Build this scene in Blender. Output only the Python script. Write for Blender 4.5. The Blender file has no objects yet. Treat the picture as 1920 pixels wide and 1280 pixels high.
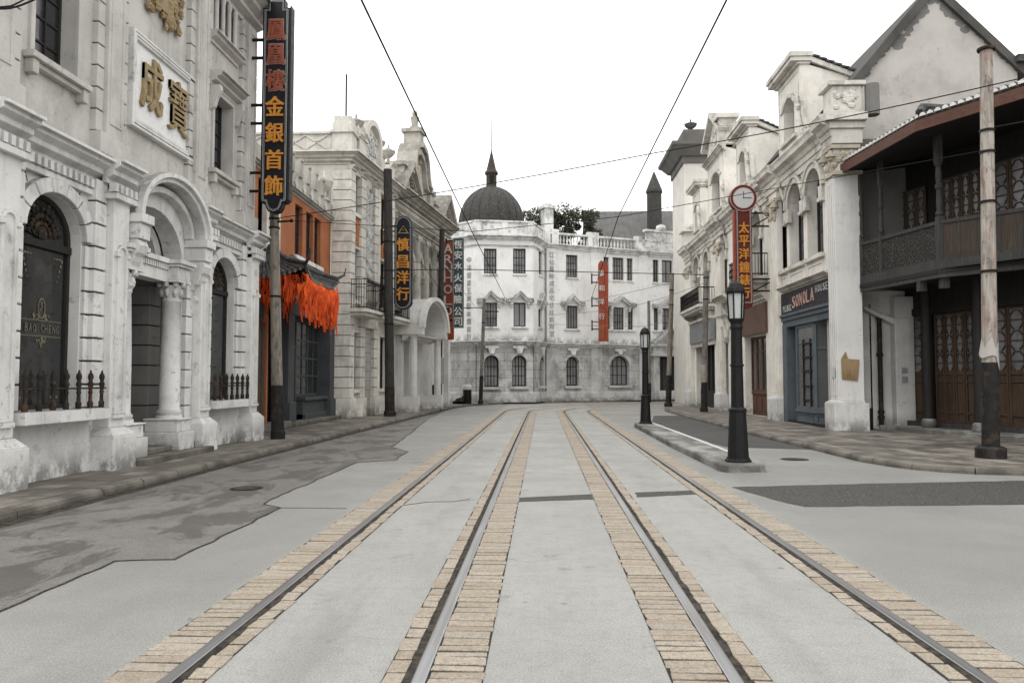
import bpy, bmesh, math, random
from mathutils import Vector, Matrix
from mathutils.geometry import tessellate_polygon
rnd = random.Random(7)
SC = bpy.context.scene
COL = SC.collection
PI = math.pi
# ------------------------------------------------------------------ camera
FPX, CX, CY = 1450.0, 960.0, 640.0
EYE = Vector((0, 0, 1.7))
PITCH = math.atan(73 / FPX); YAW = math.atan(58 / FPX * math.cos(PITCH))
fh = Vector((-math.sin(YAW), math.cos(YAW), 0))
R_ = Vector((math.cos(YAW), math.sin(YAW), 0))
F_ = fh * math.cos(PITCH) + Vector((0, 0, math.sin(PITCH)))
U_ = R_.cross(F_)
cam = bpy.data.cameras.new('camera'); co = bpy.data.objects.new('camera', cam); COL.objects.link(co)
cam.sensor_width = 36; cam.lens = FPX / 1920 * 36; cam.clip_start = .1; cam.clip_end = 3000
m = Matrix((R_, U_, -F_)).transposed().to_4x4(); m.translation = EYE
co.matrix_world = m
SC.camera = co

def ray(px, py): return F_ * FPX + R_ * (px - CX) + U_ * (CY - py)
def gnd(px, py, z=0.0):
    d = ray(px, py); k = (z - EYE.z) / d.z
    p = EYE + d * k; return (p.x, p.y)
def atd(px, py, d):
    r = ray(px, py); k = d / r.y; p = EYE + r * k; return (p.x, p.y, p.z)

class Fr:
    """a facade frame: s along u, t outwards along n, z up"""
    def __init__(s, o, u, n):
        s.o = Vector((o[0], o[1])); s.u = Vector(u).normalized(); s.n = Vector(n).normalized()
    def P(s, a, t, z):
        p = s.o + s.u * a + s.n * t; return Vector((p.x, p.y, z))
    def sz(s, px, py, t=0):
        d = ray(px, py); n3 = Vector((s.n.x, s.n.y, 0))
        o3 = Vector((s.o.x, s.o.y, 0)) + n3 * t
        k = (o3 - EYE).dot(n3) / d.dot(n3); p = EYE + d * k
        return ((Vector((p.x, p.y)) - s.o).dot(s.u), p.z)
    def S(s, px, py=713, t=0): return s.sz(px, py, t)[0]
    def Z(s, px, py, t=0): return s.sz(px, py, t)[1]
    def D(s, a, t=0): return s.P(a, t, 0).y
W = Fr((0, 0), (1, 0), (0, 1))
def face_cam(x, y): return Fr((x, y), (1, 0), (0, -1))

# ------------------------------------------------------------------ geometry collector
class G:
    def __init__(s, fr=W): s.fr = fr; s.v = []; s.f = []; s.mi = []; s.m = 0; s.cuts = []
    def cut(s): s.cuts.append((len(s.v), len(s.f))); return s
    def add(s, pts, faces):
        b = len(s.v); s.v += [s.fr.P(*p) for p in pts]
        for f in faces: s.f.append([b + i for i in f]); s.mi.append(s.m)
        return s
    def box(s, a0, a1, t0, t1, z0, z1, tp=0):
        c0, c1, d0, d1 = a0 + tp, a1 - tp, t0 + tp, t1 - tp
        return s.add([(a0, t0, z0), (a1, t0, z0), (a1, t1, z0), (a0, t1, z0), (c0, d0, z1), (c1, d0, z1), (c1, d1, z1), (c0, d1, z1)],
              [(0, 3, 2, 1), (4, 5, 6, 7), (0, 1, 5, 4), (1, 2, 6, 5), (2, 3, 7, 6), (3, 0, 4, 7)])
    def loft(s, loops, cap=True, close=True):
        n = len(loops[0]); pts = [p for l in loops for p in l]; fs = []
        for k in range(len(loops) - 1):
            for i in range(n if close else n - 1):
                j = (i + 1) % n; fs.append((k * n + i, k * n + j, (k + 1) * n + j, (k + 1) * n + i))
        if cap:
            fs.append(tuple(range(n))[::-1]); fs.append(tuple(range((len(loops) - 1) * n, len(loops) * n)))
        return s.add(pts, fs)
    def psz(s, poly, t0, t1): return s.loft([[(a, t0, z) for a, z in poly], [(a, t1, z) for a, z in poly]])
    def pst(s, poly, z0, z1): return s.loft([[(a, t, z0) for a, t in poly], [(a, t, z1) for a, t in poly]])
    def ptz(s, poly, a0, a1): return s.loft([[(a0, t, z) for t, z in poly], [(a1, t, z) for t, z in poly]])
    def lathe(s, prof, a, t, n=12, z=0.0, ph=0.0):
        return s.loft([[(a + r * math.cos(2 * PI * i / n + ph), t + r * math.sin(2 * PI * i / n + ph), z + h) for i in range(n)] for r, h in prof])
    def tube(s, pts, r, n=6, r1=None):
        pts = [Vector(p) for p in pts]; loops = []
        for i, p in enumerate(pts):
            d = (pts[min(i + 1, len(pts) - 1)] - pts[max(i - 1, 0)]).normalized()
            h = Vector((0, 0, 1)) if abs(d.z) < .9 else Vector((1, 0, 0))
            e1 = d.cross(h).normalized(); e2 = e1.cross(d)
            rr = r if r1 is None else r + (r1 - r) * i / (len(pts) - 1)
            loops.append([tuple(p + e1 * rr * math.cos(2 * PI * k / n) + e2 * rr * math.sin(2 * PI * k / n)) for k in range(n)])
        return s.loft(loops)
    def bar(s, p, q, w, d, n=None):
        """square bar in the (s,z) plane from p to q (each (s,z)), width w, depth t0..t1 = d"""
        dx, dz = q[0] - p[0], q[1] - p[1]; L = math.hypot(dx, dz); nx, nz = -dz / L * w / 2, dx / L * w / 2
        return s.psz([(p[0] - nx, p[1] - nz), (q[0] - nx, q[1] - nz), (q[0] + nx, q[1] + nz), (p[0] + nx, p[1] + nz)], d[0], d[1])
    def wall(s, outer, holes=(), t=0.0, dep=.25, back=False):
        """front face in the (s,z) plane with holes and their reveals"""
        polys = [outer] + list(holes); flat = [p for l in polys for p in l]
        tris = tessellate_polygon([[Vector((a, z, 0)) for a, z in l] for l in polys])
        s.add([(a, t, z) for a, z in flat], [tuple(x) for x in tris])
        if back: s.add([(a, t - dep, z) for a, z in flat], [tuple(x)[::-1] for x in tris])
        for l in ([outer] if back else []) + list(holes):
            n = len(l); s.add([(a, t, z) for a, z in l] + [(a, t - dep, z) for a, z in l], [(i, (i + 1) % n, n + (i + 1) % n, n + i) for i in range(n)])
        return s
    def ring(s, o, i, t0, t1, close=True):
        """solid between two outlines (same count) in (s,z)"""
        n = len(o); q = [(a, t0, z) for a, z in o] + [(a, t0, z) for a, z in i] + [(a, t1, z) for a, z in o] + [(a, t1, z) for a, z in i]
        fs = []
        for k in range(n if close else n - 1):
            j = (k + 1) % n
            fs += [(k, j, n + j, n + k), (2 * n + k, 3 * n + k, 3 * n + j, 2 * n + j), (k, 2 * n + k, 2 * n + j, j), (n + k, n + j, 3 * n + j, 3 * n + k)]
        if not close:
            for k in (0, n - 1): fs.append((k, n + k, 3 * n + k, 2 * n + k))
        return s.add(q, fs)
    def sweep(s, prof, path, cap=True):
        """profile (offset to the right of the path, z) along a world/frame path [(s,t)]"""
        loops = []; P = [Vector(p) for p in path]
        for i, p in enumerate(P):
            a = (P[i] - P[i - 1]).normalized() if i else None; b = (P[i + 1] - P[i]).normalized() if i < len(P) - 1 else None
            a = a or b; b = b or a
            na, nb = Vector((a.y, -a.x)), Vector((b.y, -b.x)); mn = (na + nb).normalized(); k = 1 / max(.4, mn.dot(na))
            loops.append([(p.x + mn.x * o * k, p.y + mn.y * o * k, z) for o, z in prof])
        return s.loft(loops, cap)
    def blob(s, a, t, z, r, sq=(1, 1, 1)):
        n, m_ = 7, 4; pts = []
        for j in range(1, m_):
            th = PI * j / m_
            for i in range(n):
                ph = 2 * PI * (i + j * .5) / n
                pts.append((a + r * sq[0] * math.sin(th) * math.cos(ph), t + r * sq[1] * math.sin(th) * math.sin(ph), z + r * sq[2] * math.cos(th)))
        top = len(pts); pts += [(a, t, z + r * sq[2]), (a, t, z - r * sq[2])]
        fs = [(top, i, (i + 1) % n) for i in range(n)] + [(top + 1, (m_ - 2) * n + (i + 1) % n, (m_ - 2) * n + i) for i in range(n)]
        for j in range(m_ - 2):
            for i in range(n): fs.append((j * n + i, (j + 1) * n + i, (j + 1) * n + (i + 1) % n, j * n + (i + 1) % n))
        return s.add(pts, fs)
    def mesh(s, name, mats, loc):
        me = bpy.data.meshes.new(name)
        me.from_pydata([tuple(v - loc) for v in s.v], [], s.f)
        for mm in (mats if isinstance(mats, (list, tuple)) else [mats]): me.materials.append(mm)
        me.polygons.foreach_set('material_index', s.mi); me.update()
        b = bmesh.new(); b.from_mesh(me); bmesh.ops.recalc_face_normals(b, faces=b.faces); b.to_mesh(me); b.free()
        return me

def rloc(o):
    v = Vector((0, 0, 0))
    while o is not None: v = v + o.location; o = o.parent
    return v
def tag(o, label=None, cat=None, group=None, kind=None):
    for k, x in (('label', label), ('category', cat), ('group', group), ('kind', kind)):
        if x: o[k] = x
    return o
def thing(name, label, cat, loc, group=None):
    o = bpy.data.objects.new(name, None); COL.objects.link(o); o.location = loc; o.empty_display_size = .2
    return tag(o, label, cat, group)
def put(name, g, mat, parent=None, label=None, cat=None, group=None, kind=None, bev=0, smooth=False, loc=None):
    L = rloc(parent) if parent else Vector(loc or (0, 0, 0))
    me = g.mesh(name, mat, L)
    o = bpy.data.objects.new(name, me); COL.objects.link(o)
    if parent: o.parent = parent
    else: o.location = L
    if smooth:
        for p in me.polygons: p.use_smooth = True
        me.set_sharp_from_angle(angle=math.radians(40))
    if bev:
        b = o.modifiers.new('edge', 'BEVEL'); b.width = bev; b.segments = 1; b.limit_method = 'ANGLE'; b.angle_limit = math.radians(50)
    return tag(o, label, cat, group, kind)
def put_each(name, g, mat, parent, **k):
    """one part per piece, pieces being what g.cut() closed"""
    cs = [(0, 0)] + [c for c in g.cuts]
    if cs[-1] != (len(g.v), len(g.f)): cs.append((len(g.v), len(g.f)))
    for (v0, f0), (v1, f1) in zip(cs, cs[1:]):
        if f1 <= f0: continue
        h = G(g.fr); h.v = g.v[v0:v1]; h.f = [[i - v0 for i in f] for f in g.f[f0:f1]]; h.mi = g.mi[f0:f1]; put(name, h, mat, parent, **k)
def struct(name, g, mat, **k): return put(name, g, mat, kind='structure', **k)

_glyph = {}
def glyph(ch, off, ext):
    k = (ch, off, ext)
    if k not in _glyph:
        c = bpy.data.curves.new('glyph', 'FONT'); c.body = ch; c.size = 1; c.offset = off; c.extrude = ext; c.resolution_u = 2
        o = bpy.data.objects.new('glyph', c); me = bpy.data.meshes.new_from_object(o)
        v = [tuple(q.co) for q in me.vertices]; f = [tuple(p.vertices) for p in me.polygons]
        bpy.data.objects.remove(o); bpy.data.curves.remove(c); bpy.data.meshes.remove(me)
        xs = [q[0] for q in v]; ys = [q[1] for q in v]
        _glyph[k] = (v, f, min(xs), max(xs), min(ys), max(ys))
    return _glyph[k]
def put_char(g, ch, a, z, h, t, w=None, off=.02, ext=.03, skew=0):
    b = abs(off) * .62; sg = -1 if (w or 1) < 0 else 1
    for i, (dx, dy) in enumerate(((b, b * .5), (-b, b * .5), (b, -b * .5), (-b, -b * .5), (0, 0)) if off else ((0, 0),)):
        put_char1(g, ch, a + dx * h, z + dy * h, h * (1 - b), t + i * .0009, None if w is None else w * (1 - 2 * b), 0, ext, skew)
def put_char1(g, ch, a, z, h, t, w=None, off=.02, ext=.03, skew=0):
    """character centred at (a,z), height h, width w, front standing ext*2*h proud of plane t"""
    v, f, x0, x1, y0, y1 = glyph(ch, off, ext)
    cx, cy = (x0 + x1) / 2, (y0 + y1) / 2; k = h / (y1 - y0); kx = k if w is None else w / (x1 - x0)
    g.add([(a + (q[0] - cx) * kx + skew * (q[1] - cy) * k, t + (q[2] + ext) * k, z + (q[1] - cy) * k) for q in v], f)

# ------------------------------------------------------------------ materials
class NT:
    def __init__(s, name):
        s.m = bpy.data.materials.new(name); s.m.use_nodes = True; s.t = s.m.node_tree; s.b = s.t.nodes['Principled BSDF']
        s.pos = None
    def n(s, ty, **k):
        x = s.t.nodes.new(ty)
        for a, v in k.items(): setattr(x, a, v)
        return x
    def L(s, a, b): s.t.links.new(a, b)
    def P(s):
        if s.pos is None: s.pos = s.n('ShaderNodeNewGeometry').outputs['Position']
        return s.pos
    def sc(s, x, y, z, rot=0):
        q = s.n('ShaderNodeMapping'); q.inputs['Scale'].default_value = (x, y, z); q.inputs['Rotation'].default_value = (0, 0, rot); s.L(s.P(), q.inputs[0]); return q.outputs[0]
    def noise(s, vec, scale, det=4, rough=.6, dist=0):
        q = s.n('ShaderNodeTexNoise'); q.inputs['Scale'].default_value = scale; q.inputs['Detail'].default_value = det
        q.inputs['Roughness'].default_value = rough; q.inputs['Distortion'].default_value = dist; s.L(vec, q.inputs['Vector']); return q.outputs['Fac']
    def rng(s, v, a, b, c=0, d=1):
        q = s.n('ShaderNodeMapRange'); q.interpolation_type = 'SMOOTHSTEP' if c == 0 or True else 'LINEAR'
        for i, x in enumerate((a, b, c, d)): q.inputs[i + 1].default_value = x
        s.L(v, q.inputs[0]); return q.outputs[0]
    def math(s, op, a, b=0):
        q = s.n('ShaderNodeMath', operation=op)
        for i, x in enumerate((a, b)):
            if isinstance(x, (int, float)): q.inputs[i].default_value = x
            else: s.L(x, q.inputs[i])
        return q.outputs[0]
    def mix(s, fac, a, b, mode='MIX'):
        q = s.n('ShaderNodeMix', data_type='RGBA', blend_type=mode)
        for i, x in ((0, fac), (6, a), (7, b)):
            if isinstance(x, (int, float)): q.inputs[i].default_value = x
            elif isinstance(x, tuple): q.inputs[i].default_value = (x + (1,))[:4]
            else: s.L(x, q.inputs[i])
        return q.outputs[2]
    def xyz(s): q = s.n('ShaderNodeSeparateXYZ'); s.L(s.P(), q.inputs[0]); return q.outputs
    def bump(s, h, st=.3, d=.02):
        q = s.n('ShaderNodeBump'); q.inputs['Strength'].default_value = st; q.inputs['Distance'].default_value = d; s.L(h, q.inputs['Height']); s.L(q.outputs[0], s.b.inputs['Normal'])
    def fin(s, col, rough=.8, metal=0, spec=.3):
        if isinstance(col, tuple): s.b.inputs['Base Color'].default_value = col + (1,)
        else: s.L(col, s.b.inputs['Base Color'])
        if isinstance(rough, (int, float)): s.b.inputs['Roughness'].default_value = rough
        else: s.L(rough, s.b.inputs['Roughness'])
        s.b.inputs['Metallic'].default_value = metal; s.b.inputs['Specular IOR Level'].default_value = spec
        return s.m
def mul(c, k): return tuple(min(1, x * k) for x in c)

def plaster(name, col, streak=.4, chips=.4, mott=.3, base=None, joint=None, dark=(.10, .095, .085), heading=0., warm=None, chip_sc=3.5, brick_w=None, lowz=0.12, grime=0., top=.35):
    """weathered render: mottling, rain streaks, flaked spots, damp at the foot, optional masonry joints"""
    n = NT(name); c = n.mix(n.rng(n.noise(n.P(), .9, 5), .35, .7), col, mul(col, 1 - mott))
    if warm: c = n.mix(n.rng(n.noise(n.P(), .5, 4), .5, .75, 0, .8), c, warm)
    st = n.noise(n.sc(5, 5, .35), 1, 5, .65)
    big = n.rng(n.noise(n.P(), .45, 3), .35, .65)
    c = n.mix(n.math('MULTIPLY', n.math('MULTIPLY', n.rng(st, .48, .72), big), streak * .75), c, mul(col, .32))
    ch = n.noise(n.P(), chip_sc, 9, .72)
    cm = n.math('MULTIPLY', n.rng(ch, .575, .63), n.rng(n.noise(n.P(), .7, 3), .40, .58))
    c = n.mix(n.math('MULTIPLY', cm, chips * .5), c, mul(dark, 1.3))
    fine = n.noise(n.P(), 40, 4)
    c = n.mix(n.rng(fine, .3, .7, 0, .22), c, mul(col, .5)); c = n.mix(n.rng(n.noise(n.P(), 7, 6, .7), .5, .72, 0, .18), c, mul(col, .62))
    if grime:
        gn = n.math('MULTIPLY', n.rng(n.noise(n.sc(1, 1, .55), 1.7, 9, .72, .4), .47, .60), n.rng(n.noise(n.P(), .5, 3), .36, .55)); c = n.mix(n.math('MULTIPLY', gn, grime), c, mul(col, .22))
    if top:
        gx_ = n.n('ShaderNodeNewGeometry'); sx_ = n.n('ShaderNodeSeparateXYZ'); n.L(gx_.outputs['Normal'], sx_.inputs[0])
        c = n.mix(n.math('MULTIPLY', n.math('MULTIPLY', n.rng(sx_.outputs[2], .25, .8), n.rng(n.noise(n.P(), 3, 6, .7), .3, .55, .35, 1)), top), c, mul(col, .18))
    h = n.math('ADD', n.math('MULTIPLY', fine, .3), n.math('MULTIPLY', cm, -1))
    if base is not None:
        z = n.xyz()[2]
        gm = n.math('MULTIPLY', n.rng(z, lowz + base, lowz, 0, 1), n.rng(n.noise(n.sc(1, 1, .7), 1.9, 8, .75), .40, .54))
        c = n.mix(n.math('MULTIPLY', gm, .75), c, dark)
    if joint:
        z = n.xyz()
        if brick_w:
            cb = n.n('ShaderNodeCombineXYZ')
            n.L(n.math('ADD', n.math('MULTIPLY', z[0], math.cos(heading)), n.math('MULTIPLY', z[1], math.sin(heading))), cb.inputs[0]); n.L(z[2], cb.inputs[1])
            bt = n.n('ShaderNodeTexBrick'); n.L(cb.outputs[0], bt.inputs['Vector']); bt.inputs['Scale'].default_value = 1
            bt.inputs['Brick Width'].default_value = brick_w; bt.inputs['Row Height'].default_value = joint; bt.inputs['Mortar Size'].default_value = .014; bt.inputs['Mortar Smooth'].default_value = .3
            bt.inputs['Color1'].default_value = (1, 1, 1, 1); bt.inputs['Color2'].default_value = (.82, .82, .82, 1); bt.inputs['Mortar'].default_value = (.28, .27, .26, 1)
            c = n.mix(1., c, bt.outputs['Color'], 'MULTIPLY'); jf = bt.outputs['Fac']
        else:
            fr = n.math('FRACT', n.math('DIVIDE', z[2], joint)); jf = n.math('LESS_THAN', fr, .05)
            c = n.mix(n.math('MULTIPLY', jf, .75), c, mul(col, .2))
        h = n.math('ADD', h, n.math('MULTIPLY', jf, -1.5))
    n.bump(h, .5, .012)
    return n.fin(c, .88)

def metal(name, col, rough=.5, met=0., var=.35, rust=None, rs=.5):
    col = mul(col, .68); rust = rust and mul(rust, .68); n = NT(name); c = n.mix(n.rng(n.noise(n.P(), 6, 6), .3, .7), col, mul(col, 1 - var))
    if rust: c = n.mix(n.math('MULTIPLY', n.rng(n.noise(n.P(), 5, 8, .7), .52, .62), rs), c, rust)
    f = n.noise(n.P(), 60, 3); n.bump(f, .15, .004)
    return n.fin(c, n.rng(n.noise(n.P(), 9, 4), .3, .7, rough - .05, rough + .2), met, .22)

def wood(name, col, var=.5, rough=.65, grain=(30, 30, 1.5)):
    col = mul(col, .68); n = NT(name); g = n.noise(n.sc(*grain), 1, 6, .65)
    c = n.mix(n.rng(g, .3, .7), col, mul(col, 1 - var)); c = n.mix(n.rng(n.noise(n.P(), 1.2, 4), .45, .75, 0, .6), c, mul(col, .45))
    n.bump(g, .3, .006); return n.fin(c, rough, 0, .2)

def glass(name, col=(.02, .021, .022), rough=.06, var=0.0):
    col = mul(col, .7); n = NT(name); c = n.mix(n.rng(n.noise(n.P(), .8, 3), .35, .65), col, mul(col, 2.2))
    r_ = n.n('ShaderNodeObjectInfo').outputs['Random']; c = n.mix(n.rng(r_, .1, .9, 0, .75), c, mul(col, 2.4)); n.bump(n.noise(n.P(), 1.3, 2), .12, .03); return n.fin(c, n.rng(n.noise(n.P(), 5, 5), .4, .75, rough, rough + .22), 0, .5)  # pane tone varies at random, standing in for differing reflections

GREY_STONE = plaster('grey_stone_render', (.74, .735, .715), .55, .8, .10, base=.6, chip_sc=4, grime=.16)
GREY_UPPER = plaster('grey_upper_render', (.58, .56, .53), .6, .6, .18, chip_sc=5, grime=.22, top=.6)
GREY_TRIM = plaster('grey_trim', (.74, .735, .715), .6, .9, .16, chip_sc=6, grime=.28, top=.75)
GREY_DARK = plaster('shaded_render', (.20, .195, .185), .5, .4, .25, base=.8)  # dark grey; also carries the shade of recesses in its colour
PANEL_WHITE = plaster('white_panel', (.80, .80, .79), .15, .25, .06, chip_sc=7)
CREAM = plaster('cream_render', (.76, .73, .66), .35, .35, .14, base=.9, joint=None)
CREAM_JOINT = plaster('cream_coursed', (.78, .76, .72), .3, .4, .13, base=.9, joint=.42)
CREAM_TRIM = plaster('cream_trim', (.72, .69, .63), .5, .5, .2, chip_sc=6, grime=.3, top=.75)
GOTHIC = plaster('grey_buff_render', (.40, .385, .355), .55, .35, .3, base=.6)
GOTHIC_TRIM = plaster('grey_buff_trim', (.50, .475, .425), .75, .6, .35, chip_sc=6, grime=.42, top=.75)
PLINTH = plaster('plinth_render', (.66, .655, .635), .5, .7, .15, base=.5, chip_sc=4, grime=.25)
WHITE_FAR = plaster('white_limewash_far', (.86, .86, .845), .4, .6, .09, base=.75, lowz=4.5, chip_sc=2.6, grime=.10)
WHITE_WALL = plaster('white_limewash', (.86, .86, .845), .4, .6, .09, warm=None, chip_sc=2.6)
WHITE_TRIM = plaster('white_trim_stained', (.82, .82, .805), .95, 1.0, .22, chip_sc=3, dark=(.13, .125, .115), grime=.62, top=.8)
ASHLAR = plaster('grey_ashlar', (.60, .595, .58), .9, .9, .3, base=.5, joint=.62, brick_w=2.4, heading=.4, chip_sc=2, grime=.55)
ASHLAR_PLAIN = plaster('grey_ashlar_plain', (.58, .575, .56), .6, .5, .3, base=.4, chip_sc=3, grime=.45, top=.7)
IVORY = plaster('ivory_render', (.83, .80, .74), .38, .4, .14, base=.6, chip_sc=4, warm=(.70, .64, .54), grime=.16)
IVORY_TRIM = plaster('ivory_trim_stained', (.72, .69, .63), .85, .8, .25, chip_sc=5, dark=(.12, .11, .095), grime=.5, top=.8)
GABLE_WALL = plaster('gable_render', (.50, .475, .445), .25, .5, .2, chip_sc=2.2, dark=(.16, .15, .135))
BACK_WALL = plaster('recess_render', (.58, .57, .55), .35, .4, .22, base=.6)
ORANGE = plaster('orange_brick', (.40, .145, .062), .3, .25, .25, dark=(.25, .10, .05), chip_sc=6)
ORANGE_PANEL = plaster('orange_panel', (.42, .19, .08), .3, .3, .3, chip_sc=8)
GOLD = metal('gilt', (.50, .375, .20), .6, .0, .4)
JOINT = plaster('joint_shadow', (.06, .056, .05), .3, .3, .3)
ROOF_DARK = metal('dark_roof_metal', (.080, .078, .074), .6, 0, .45, rust=(.13, .115, .10), rs=.7)
SPIRE = metal('spire_metal', (.085, .07, .06), .6, 0, .4, rust=(.14, .085, .055), rs=.6)
ROOF_GREY = plaster('grey_roof_sheet', (.17, .167, .163), .4, .2, .25)
TILE = metal('grey_roof_tile', (.135, .137, .137), .75, 0, .6)
TILE_END = plaster('limed_tile_end', (.70, .69, .66), .3, .4, .2, chip_sc=9)
DARKWOOD = wood('weathered_dark_wood', (.095, .092, .088), .5)
BLACKWOOD = wood('sooty_dark_wood', (.045, .043, .041), .5)
DOORWOOD = wood('brown_door_wood', (.14, .094, .064), .5)
REDWOOD = wood('red_brown_fascia', (.175, .085, .062), .35, grain=(6, 6, 20))
BROWNSHOP = wood('brown_shop_paint', (.17, .085, .055), .3)
BROWNFASCIA = wood('brown_fascia_paint', (.20, .12, .092), .2, grain=(3, 3, 3))
BLUE = wood('blue_grey_paint', (.16, .19, .215), .25)
SLATE = wood('slate_paint', (.105, .112, .12), .3)
GREYPANEL = metal('grey_panel', (.36, .37, .39), .5, 0, .2)
IRON = metal('black_iron', (.012, .012, .012), .55, 0, .4, rust=(.06, .035, .02), rs=.4)
LAMP_IRON = metal('lamp_iron', (.014, .0145, .015), .5, 0, .3)
RUSTIRON = metal('rusted_iron', (.05, .04, .033), .7, 0, .5, rust=(.14, .07, .035), rs=.8)
FROST = metal('frosted_glass', (.62, .65, .64), .35, 0, .08)
GLASS = glass('dark_glass', (.018, .019, .020))
GLASS_GREY = glass('grey_glass', (.05, .052, .055), .12)
PAPERGLASS = glass('dusty_glass', (.15, .15, .152), .3)
FRAME = wood('dark_window_frame', (.05, .049, .047), .3)
DARK = NT('dark_interior').fin((.012, .012, .012), .9)
SIGN_BLACK = metal('black_sign_enamel', (.014, .015, .022), .38, 0, .3)
SIGN_EDGE = metal('sign_edge', (.05, .042, .045), .5, 0, .3)
SIGN_RED = metal('red_sign_enamel', (.42, .085, .042), .45, 0, .28, rust=(.30, .06, .03), rs=.4)
SIGN_DKRED = metal('dark_red_enamel', (.16, .030, .020), .42, 0, .25)
SIGN_GREEN = metal('green_sign_enamel', (.052, .088, .088), .5, 0, .25)
LINE_WHITE = metal('white_line_tube', (.62, .62, .62), .4, 0, .1)
LET_ORANGE = metal('orange_letter_paint', (.86, .36, .06), .5, 0, .2)
LET_DULL = metal('dull_red_letter_paint', (.42, .12, .07), .5, 0, .3)
LET_WHITE = metal('white_letter_paint', (.78, .77, .75), .5, 0, .12)
LET_PINK = metal('pink_letter_paint', (.72, .47, .40), .5, 0, .12)
RELIEF = plaster('grey_relief_letter', (.52, .51, .50), .4, .3, .3)
RELIEF_WHITE = plaster('pale_relief', (.64, .64, .62), .5, .8, .3, chip_sc=8)
WIRE = NT('wire_black').fin((.015, .015, .015), .8, 0, .1)
WIREGREY = NT('wire_grey').fin((.12, .12, .12), .6)
PAPER = plaster('brown_paper', (.33, .23, .125), .8, .9, .5, chip_sc=7, grime=.4)
WHITE_PAINT = metal('white_paint', (.75, .75, .74), .5, 0, .1)
BAG = metal('black_bag_plastic', (.012, .012, .012), .35, 0, .2)

def cloth_mat():
    n = NT('orange_red_cloth'); c = n.mix(n.rng(n.noise(n.P(), 3, 4), .35, .65), (.74, .115, .018), (.52, .055, .011)); c = n.mix(n.rng(n.noise(n.sc(14, 14, 2), 1, 5, .7), .52, .68, 0, .7), c, (.28, .028, .008)); n.fin(c, .85)  # dark streaks in the colour stand in for shaded folds
    n.b.inputs['Subsurface Weight'].default_value = 0
    return n.m
CLOTH = cloth_mat()

def pole_mat(name, top, red=False):
    n = NT(name); z = n.xyz()[2]
    c = n.mix(n.rng(n.noise(n.sc(14, 14, 1.2), 1, 6, .7), .35, .65), top, mul(top, .55))
    c = n.mix(n.math('MULTIPLY', n.rng(n.noise(n.sc(9, 9, 3), 1, 6, .7), .52, .62), .7), c, mul(top, .25))
    if red: c = n.mix(n.math('MULTIPLY', n.rng(n.noise(n.sc(3, 3, .9), 1, 6, .7), .5, .6), .5), c, (.25, .145, .105))
    n.bump(n.noise(n.sc(20, 20, 3), 1, 4), .4, .01); return n.fin(c, .8)
POLE_PALE = pole_mat('pale_wood_pole', (.25, .222, .185))
POLE_DARK = pole_mat('dark_wood_pole', (.042, .038, .035))
POLE_GREY = pole_mat('grey_wood_pole', (.20, .19, .172))
POLE_PEEL = pole_mat('peeling_pole', (.40, .36, .32), True)
TAR = metal('tar_paint', (.026, .024, .023), .6, 0, .4, rust=(.09, .06, .045), rs=.6)

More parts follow.
